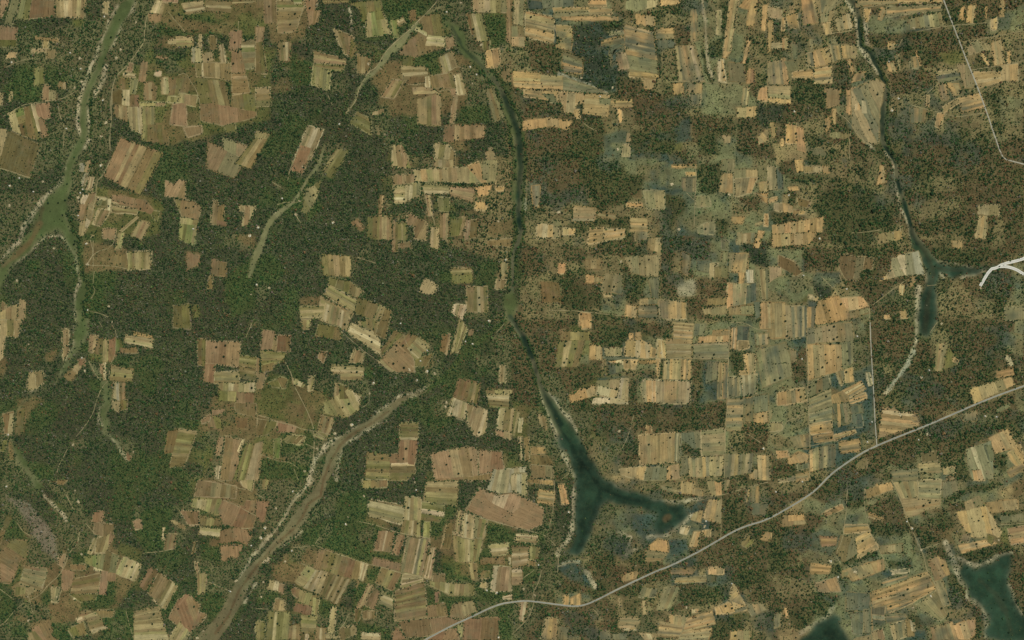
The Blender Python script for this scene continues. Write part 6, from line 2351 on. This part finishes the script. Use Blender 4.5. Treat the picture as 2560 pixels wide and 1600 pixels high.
for k, f in enumerate(fields):
    i = f['i']; z0 = .10 + .0105 * (i % 37)
    C = np.array([wx(f['cen']), wy(f['cen'])])
    r = np.random.default_rng(1000 + i)
    parts = split(f['poly'], f['spec'])
    inner = f['area'] > 700
    for c, p, _ in parts:
        b = box(p.min(0), p.max(0), 3); m = inside(p, PX[b], PY[b]); s_ = fden[b]; s_[m] = FDEN[c]; fden[b] = s_
    main = max(f['spec'], key=lambda s: s[1])[0]
    root = None
    items = []
    if k in BIG:
        root = empty('crop_plot', (C[0], C[1], 0)); cen = C
    else: cen = np.zeros(2)
    isw = EASTM[int(np.clip((f['cen'][1] + MG) / STEP, 0, NY - 1)), int(np.clip((f['cen'][0] + MG) / STEP, 0, NX - 1))] < .5
    rim = r.random() < (.55 if isw else .3)
    ctr = f['poly'].mean(0); grow = f['poly'] + (f['poly'] - ctr) / np.maximum(np.hypot(*(f['poly'] - ctr).T), 1)[:, None] * 1.3
    mcol = alb(np.array(FCOL[main]) * .55 + np.array((184, 166, 126) if rim else FCOL['b']) * .45)
    it = feathered(f['poly'], mcol, z0, cen, i)
    if root: link('margin', to_mesh('margin', [it], C), root)
    else: small_items.append(it)
    cols_ = [alb(FCOL[c]) * np.clip(r.normal(1, .10), .76, 1.25) * (1 + r.normal(0, .03, 3)) for c, _, _ in parts]
    ff_ = np.clip(r.normal(1, .09), .8, 1.18)
    if not isw and r.random() < .26: kk_ = r.uniform(.2, .5); cols_ = [cc * (1 - kk_) + kk_ * alb(FCOL['k' if r.random() < .7 else 'd']) for cc in cols_]
    mean_ = sum(cc * abs(area(p)) for cc, (_, p, _) in zip(cols_, parts)) / max(sum(abs(area(p)) for _, p, _ in parts), 1e-6)
    cols_ = [(cc * .60 + mean_ * .40) * ff_ * (.97 if isw else 1.02) for cc in cols_]
    for n, (c, p, d) in enumerate(parts):
        if len(p) == 4 and len(f['poly']) == 4:
            it = strip_grid(p, d, cols_[max(n - 1, 0)], cols_[n], cols_[min(n + 1, len(parts) - 1)], z0 + .03, cen, i * 977 + n, i * 977 + n + 1, n == 0, n == len(parts) - 1)
        else: it = plate(rough_edge(p, .8, i * 31 + n), cols_[n], d, z0 + .022 + .011 * (n % 3), cen, 'strip', .03)
        if root: link('crop_strip', to_mesh('crop_strip', [it], C), root)
        else: small_items.append(it)
    if root:
        a = f['area']; size = 'large' if a > 6500 else ('medium' if a > 3200 else 'small')
        cols = []
        for c, w in sorted(f['spec'], key=lambda s: -s[1]):
            if CNAME[c] not in cols: cols.append(CNAME[c])
        look = (f'{cols[0]} and {cols[1]} striped' if len(f['spec']) > 2 and len(cols) > 1 else (f'{cols[0]} and {cols[1]}' if len(cols) > 1 else f'plain {cols[0]}'))
        pending.append((root, f'{size} {look} field {where(f["cen"])}', f['cen'], 'field', 'strip fields cut into the bush'))
tag(link('small_fields', to_mesh('small_fields', small_items)), 'many small tan and brown field patches scattered between the larger fields', kind='stuff')

# ------------------------------------------------------------------ trees
def icosa(r, c, sq, seed):
    t = (1 + 5 ** .5) / 2; q = np.random.default_rng(seed)
    v = np.array([(-1, t, 0), (1, t, 0), (-1, -t, 0), (1, -t, 0), (0, -1, t), (0, 1, t), (0, -1, -t), (0, 1, -t), (t, 0, -1), (t, 0, 1), (-t, 0, -1), (-t, 0, 1)], float)
    v /= np.linalg.norm(v[0]); v *= r * (1 + q.normal(0, .16, (12, 1))); v[:, 2] *= sq
    a = q.random() * 6.28; ca, sa = math.cos(a), math.sin(a); v[:, :2] = v[:, :2] @ np.array([[ca, -sa], [sa, ca]])
    f = [(0, 11, 5), (0, 5, 1), (0, 1, 7), (0, 7, 10), (0, 10, 11), (1, 5, 9), (5, 11, 4), (11, 10, 2), (10, 7, 6), (7, 1, 8), (3, 9, 4), (3, 4, 2), (3, 2, 6), (3, 6, 8), (3, 8, 9), (4, 9, 5), (2, 4, 11), (6, 2, 10), (8, 6, 7), (9, 8, 1)]
    return v + np.array(c), f
def leaf_quads(n, seed, rx, rz, zc, s):
    q = np.random.default_rng(seed); V, F = [], []
    for _ in range(n):
        d = q.normal(size=3); d /= np.linalg.norm(d); d[2] = abs(d[2]) * 1.1 - .2
        c = np.array([d[0] * rx, d[1] * rx, zc + d[2] * rz]) * (1 + .16 * q.normal())
        u = q.normal(size=3); u /= np.linalg.norm(u); w = np.cross(u, q.normal(size=3)); w /= np.linalg.norm(w)
        o = len(V); k = s * (.6 + .8 * q.random()); V += [c - u * k - w * k, c + u * k - w * k, c + u * k + w * k, c - u * k + w * k]; F.append((o, o + 1, o + 2, o + 3))
    return V, F
def crown_mesh(name, seed, lumps, leaves, mat, h):
    q = np.random.default_rng(seed); V, F = [], []
    for i in range(lumps):
        a = i * 2.4 + q.random(); rr = .62 * math.sqrt((i + .3) / lumps); c = (rr * math.cos(a), rr * math.sin(a), h + .38 * (1 - rr) + q.normal(0, .06))
        v_, f_ = icosa(.34 + .16 * q.random(), c, .72, seed * 50 + i); o = len(V); V += list(v_); F += [tuple(x + o for x in y) for y in f_]
    if leaves:
        v_, f_ = leaf_quads(leaves, seed, .88, .55, h + .1, .10); o = len(V); V += v_; F += [tuple(x + o for x in y) for y in f_]
    return V, F
def trunk_geo(seed, h, r0=.075):
    q = np.random.default_rng(seed); V, F = [], []
    def limb(a, b_, ra, rb, n=5):
        a, b_ = np.array(a), np.array(b_); d = b_ - a; d = d / np.linalg.norm(d); u = np.cross(d, (0.3, .9, .1)); u /= np.linalg.norm(u); w = np.cross(d, u); o = len(V)
        for p, r_ in ((a, ra), (b_, rb)):
            for k in range(n): V.append(p + r_ * (u * math.cos(6.283 * k / n) + w * math.sin(6.283 * k / n)))
        for k in range(n): F.append((o + k, o + (k + 1) % n, o + n + (k + 1) % n, o + n + k))
    top = (q.normal(0, .03), q.normal(0, .03), h * .62)
    limb((0, 0, -.05), top, r0, r0 * .7)
    for k in range(3):
        a = k * 2.1 + q.random(); limb(top, (.38 * math.cos(a), .38 * math.sin(a), h + .1), r0 * .62, r0 * .25, 4)
    return V, F
TREEC = dict(dark=(35, 52, 32), green=(49, 72, 40), olive=(78, 86, 50), red=(100, 78, 52), grey=(108, 102, 84))
TC = [alb(np.array(TREEC[k])) * 1.27 for k in ('dark', 'green', 'olive', 'red', 'grey')]

# prototypes for the woodland (crown and stem in one small mesh, unit crown radius)
protos = bpy.data.collections.new('woodland_prototypes')
for k in range(5):
    V, F = crown_mesh('bush', 60 + k, 4, 8, None, .62)
    nleaf = len(F); v_, f_ = trunk_geo(80 + k, .62); o = len(V); V = V + list(v_); F = F + [tuple(x + o for x in y) for y in f_]
    me = rawmesh('bush_mesh', V, F, M_LEAF_I); me.materials.append(M_BARK)
    mi = np.zeros(len(F), np.int32); mi[nleaf:] = 1; me.polygons.foreach_set('material_index', mi)
    protos.objects.link(bpy.data.objects.new('bush', me))
def instancer(name, xy, rad, col, label):
    n = len(xy); me = bpy.data.meshes.new(name); me.vertices.add(n)
    co = np.zeros((n, 3), np.float32); co[:, 0] = wx(xy); co[:, 1] = wy(xy)
    ii = np.clip(((xy[:, 1] + MG) / STEP).round().astype(int), 0, NY - 1); jj = np.clip(((xy[:, 0] + MG) / STEP).round().astype(int), 0, NX - 1)
    co[:, 2] = zz[ii, jj] - .05
    me.vertices.foreach_set('co', co.ravel())
    a = me.attributes.new('rad', 'FLOAT', 'POINT'); a.data.foreach_set('value', (rad * M_PX).astype(np.float32))
    a = me.attributes.new('turn', 'FLOAT', 'POINT'); a.data.foreach_set('value', (rng.random(n) * 6.283).astype(np.float32))
    a = me.attributes.new('pick', 'INT', 'POINT'); a.data.foreach_set('value', rng.integers(0, 5, n).astype(np.int32))
    a = me.color_attributes.new('tcol', 'FLOAT_COLOR', 'POINT'); c = np.ones((n, 4), np.float32); c[:, :3] = col; a.data.foreach_set('color', c.ravel())
    ob = link(name, me)
    ng = bpy.data.node_groups.new('scatter_' + name, 'GeometryNodeTree')
    ng.interface.new_socket('Geometry', in_out='INPUT', socket_type='NodeSocketGeometry'); ng.interface.new_socket('Geometry', in_out='OUTPUT', socket_type='NodeSocketGeometry')
    N = ng.nodes; Lk = ng.links
    gi, go = N.new('NodeGroupInput'), N.new('NodeGroupOutput')
    ip = N.new('GeometryNodeInstanceOnPoints'); ci = N.new('GeometryNodeCollectionInfo'); ci.inputs['Collection'].default_value = protos
    ci.inputs['Separate Children'].default_value = True; ci.inputs['Reset Children'].default_value = True
    def na(nm, t):
        q = N.new('GeometryNodeInputNamedAttribute'); q.data_type = t; q.inputs['Name'].default_value = nm; return q.outputs[0]
    cx = N.new('ShaderNodeCombineXYZ'); Lk.new(na('turn', 'FLOAT'), cx.inputs[2])
    Lk.new(gi.outputs[0], ip.inputs['Points']); Lk.new(ci.outputs[0], ip.inputs['Instance']); ip.inputs['Pick Instance'].default_value = True
    Lk.new(na('pick', 'INT'), ip.inputs['Instance Index']); Lk.new(cx.outputs[0], ip.inputs['Rotation']); Lk.new(na('rad', 'FLOAT'), ip.inputs['Scale'])
    Lk.new(ip.outputs[0], go.inputs[0])
    md = ob.modifiers.new('scatter', 'NODES'); md.node_group = ng
    return tag(ob, label, kind='stuff')

den = gden.copy()
isf = fden >= 0
den[isf] = fden[isf] * (1 + .7 * EASTM[isf])
edge = isf & (blur(isf.astype(float), 4) < .80)
den[edge] = np.maximum(den[edge], .26 * gden[edge])
den *= (1 - tmask)
for o in ops:
    if o[0] == 'H':
        for p in o[1]:
            b = box(p, p, 8); den[b] *= np.hypot(PX[b] - p[0], PY[b] - p[1]) > 4.2
DMAX = 2.0; RATE = .105
NC = int((W + 2 * MG) * (H + 2 * MG) * RATE * DMAX)
cand = np.stack([rng.random(NC) * (W + 2 * MG - 4) - MG + 1, rng.random(NC) * (H + 2 * MG - 4) - MG + 1], 1)
ci_ = ((cand[:, 1] + MG) / STEP + .5).astype(int).clip(0, NY - 1); cj_ = ((cand[:, 0] + MG) / STEP + .5).astype(int).clip(0, NX - 1)
acc = rng.random(NC) < den[ci_, cj_] / DMAX
cand, ci_, cj_ = cand[acc], ci_[acc], cj_[acc]
rad = grad[ci_, cj_] * np.exp(rng.normal(0, .32, len(cand))); fld = isf[ci_, cj_]
rad[fld] = np.clip(1.12 * np.exp(rng.normal(0, .36, fld.sum())), .55, 2.6)
mixp = gmix[ci_, cj_]; mixp = mixp / mixp.sum(1, keepdims=True); pick = (rng.random((len(cand), 1)) > np.cumsum(mixp, 1)).sum(1).clip(0, 4)
pick[fld & (rng.random(len(cand)) < .7)] = 0
col = np.array(TC)[pick] * np.exp(rng.normal(0, .15, (len(cand), 1))) * (1 + rng.normal(0, .05, (len(cand), 3)))
ea = EASTM[ci_, cj_] > .5
instancer('western_woodland', cand[~ea & ~fld], rad[~ea & ~fld], col[~ea & ~fld], 'dense dark green woodland covering the land west of the central river')
instancer('eastern_scrub', cand[ea & ~fld], rad[ea & ~fld], col[ea & ~fld], 'open reddish brown and green scrub east of the central river')
hp = []
for k, f in enumerate(fields):
    q = np.random.default_rng(9000 + f['i']); P_ = f['poly']; ei, ej = int(np.clip((f['cen'][1] + MG) / STEP, 0, NY - 1)), int(np.clip((f['cen'][0] + MG) / STEP, 0, NX - 1))
    pr = .24 if EASTM[ei, ej] > .5 else .16
    for a, c in zip(P_, np.roll(P_, -1, 0)):
        L = np.hypot(*(c - a))
        if L < 16 or q.random() > pr: continue
        n = int(L / q.uniform(2.0, 4.2)); t = np.sort(q.random(n)); hp.append(a + (c - a) * t[:, None] + q.normal(0, .7, (n, 2)))
hp = np.vstack(hp); hj = ((hp[:, 1] + MG) / STEP + .5).astype(int).clip(0, NY - 1), ((hp[:, 0] + MG) / STEP + .5).astype(int).clip(0, NX - 1)
hp = hp[tmask[hj] < .5]
hr = np.clip(1.35 * np.exp(rng.normal(0, .25, len(hp))), .8, 2.2); hc = np.array(TC)[rng.choice(3, len(hp), p=(.7, .25, .05))] * np.exp(rng.normal(0, .18, (len(hp), 1)))
instancer('hedgerow_bushes', hp, hr, hc, 'dotted lines of dark bushes along the field boundaries')
instancer('field_shrubs', cand[fld], rad[fld], col[fld], 'small scattered shrubs dotting the fields')
print('instances', len(cand))

# single trees: the large dark crowns standing by themselves
xs = np.vstack([o[1] for o in ops if o[0] == 'X'])
keep = []
for p in xs:
    if 4 < p[0] < W - 4 and 4 < p[1] < H - 4 and all(np.hypot(*(p - q)) > 6 for q in keep): keep.append(p)
crowns, trunks = [], []
for k in range(6):
    V, F = crown_mesh('crown', 10 + k, 13, 110, None, .78); me = rawmesh('crown', V, F, M_LEAF_O); crowns.append(me)
    V, F = trunk_geo(30 + k, .78); trunks.append(rawmesh('trunk', V, F, M_BARK))
radii = rng.uniform(1.7, 2.9, len(keep))
rank = np.argsort(-radii, kind='stable')
NT = 300; extra = []
for n, k in enumerate(rank):
    p, r_ = keep[k], radii[k]
    if n >= NT: extra.append((p, r_)); continue
    t = empty('tree', (float(wx(p)), float(wy(p)), .12)); s = r_ * M_PX
    j = k % 6
    ii, jj = int((p[1] + MG) / STEP), int((p[0] + MG) / STEP)
    t.location.z = float(zz[ii, jj]) + .08
    tr = link('trunk', trunks[j], t); cr = link('crown', crowns[j], t)
    for o_ in (tr, cr): o_.scale = (s, s, s); o_.rotation_euler = (0, 0, float(rng.random() * 6.28))
    c = TC[0] * .95 * np.exp(rng.normal(0, .15)); cr['tcol'] = [float(x) for x in c] + [1.0]
    on = 'green stream meadow' if rid[ii, jj] else ('open field' if isf[ii, jj] else 'scrub ground')
    pending.append((t, f'dark round tree on {on} {where(p)}', p, 'tree', 'large trees standing singly'))
if extra:
    instancer('lone_trees', np.array([e[0] for e in extra]), np.array([e[1] for e in extra]), np.tile(TC[0], (len(extra), 1)), 'further single dark trees standing in fields')

# ------------------------------------------------------------------ homesteads: swept yards with huts
def disc(rx, ry, seed, z, th, n=14):
    q = np.random.default_rng(seed); a = np.arange(n) * 6.283 / n; r_ = np.clip(1 + q.normal(0, .2, n), .6, 1.5)
    V = [(rx * r_[i] * math.cos(a[i]), ry * r_[i] * math.sin(a[i]), z) for i in range(n)] + [(rx * r_[i] * 1.02 * math.cos(a[i]), ry * r_[i] * 1.02 * math.sin(a[i]), z - th) for i in range(n)]
    return V, [tuple(range(n))] + [(i, i + n, (i + 1) % n + n, (i + 1) % n) for i in range(n)]
def cyl(r, h, n=10):
    V = [(r * math.cos(6.283 * i / n), r * math.sin(6.283 * i / n), z) for z in (0, h) for i in range(n)]
    return V, [(i, (i + 1) % n, n + (i + 1) % n, n + i) for i in range(n)] + [tuple(range(n, 2 * n))]
def cone(r, z0, h, n=10):
    V = [(r * math.cos(6.283 * i / n), r * math.sin(6.283 * i / n), z0) for i in range(n)] + [(0, 0, z0 + h)]
    return V, [(i, (i + 1) % n, n) for i in range(n)] + [tuple(reversed(range(n)))]
hut_wall = rawmesh('wall', *cyl(2.1, 1.9), M_MUD); hut_roof = rawmesh('roof', *cone(2.7, 1.75, 1.7), M_THATCH)
def house_geo():
    a, b_, h = 3.4, 2.2, 2.5
    V = [(-a, -b_, 0), (a, -b_, 0), (a, b_, 0), (-a, b_, 0), (-a, -b_, h), (a, -b_, h), (a, b_, h), (-a, b_, h), (-a, 0, h + .8), (a, 0, h + .8)]
    return V, [(0, 1, 5, 4), (2, 3, 7, 6), (1, 2, 6, 9, 5), (3, 0, 4, 8, 7)]
def roof_geo():
    a, b_, h = 3.8, 2.65, 2.45; t = .12
    V = [(-a, -b_, h), (a, -b_, h), (a, 0, h + 1.0), (-a, 0, h + 1.0), (a, b_, h), (-a, b_, h)]
    V2 = [(x, y, z + t) for x, y, z in V]
    return V + V2, [(6, 7, 8, 9), (9, 8, 10, 11), (1, 0, 3, 2), (2, 3, 5, 4), (0, 1, 7, 6), (4, 5, 11, 10), (1, 2, 8, 7), (2, 4, 10, 8), (3, 0, 6, 9), (5, 3, 9, 11)]
house_wall = rawmesh('wall', *house_geo(), M_MUD); tin_roof = rawmesh('roof', *roof_geo(), M_TIN)
def fence_geo(rx, ry, seed):
    q = np.random.default_rng(seed); V, F = [], []
    n = 30
    for i in range(n):
        if i in (3, 4): continue
        a = 6.283 * i / n; x, y = rx * math.cos(a), ry * math.sin(a); h = 1.3 + .3 * q.random(); w = .16; o = len(V)
        V += [(x - w, y - w, 0), (x + w, y - w, 0), (x + w, y + w, 0), (x - w, y + w, 0), (x - w * .7, y - w * .7, h), (x + w * .7, y - w * .7, h), (x + w * .7, y + w * .7, h), (x - w * .7, y + w * .7, h)]
        F += [(o, o + 1, o + 5, o + 4), (o + 1, o + 2, o + 6, o + 5), (o + 2, o + 3, o + 7, o + 6), (o + 3, o, o + 4, o + 7), (o + 4, o + 5, o + 6, o + 7)]
    return V, F
hs = np.vstack([o[1] for o in ops if o[0] == 'H'])
hk = []
for n, p in enumerate(hs):
    if not (2 < p[0] < W - 2 and 2 < p[1] < H - 2) or rid[int((p[1] + MG) / STEP), int((p[0] + MG) / STEP)] or any(np.hypot(*(p - q)) < 5 for q in hk): continue
    hk.append(p); q = np.random.default_rng(500 + n)
    root = empty('homestead', (float(wx(p)), float(wy(p)), .5))
    rx = q.uniform(4.2, 8.5); ry = rx * q.uniform(.55, .95)
    V, F = disc(rx, ry, n, .12, .6); yard = link('yard', rawmesh('yard', V, F, M_YARD), root); yard.rotation_euler.z = q.random() * 3
    fn = link('pole_fence', rawmesh('pole_fence', *fence_geo(rx * .97, ry * .97, n), M_THATCH), root); fn.location.z = .1; fn.rotation_euler.z = yard.rotation_euler.z
    a0 = q.random() * 6.28; nh = int(q.integers(2, 4))
    for k in range(nh):
        a = a0 + k * 6.28 / (nh + .4); tin = k == 0 and q.random() < .45
        x, y = rx * .52 * math.cos(a), ry * .52 * math.sin(a)
        h = link('house' if tin else 'hut', house_wall if tin else hut_wall, root); h.location = (x, y, .1); h.rotation_euler.z = a
        s = .85 if tin else q.uniform(.62, .8); h.scale = (s, s, s)
        link('roof', tin_roof if tin else hut_roof, h)
    pending.append((root, f'huts in pale sandy yard {where(p)}', p, 'homestead', 'homesteads with pale yards'))
write_labels()
bpy.context.view_layer.update()
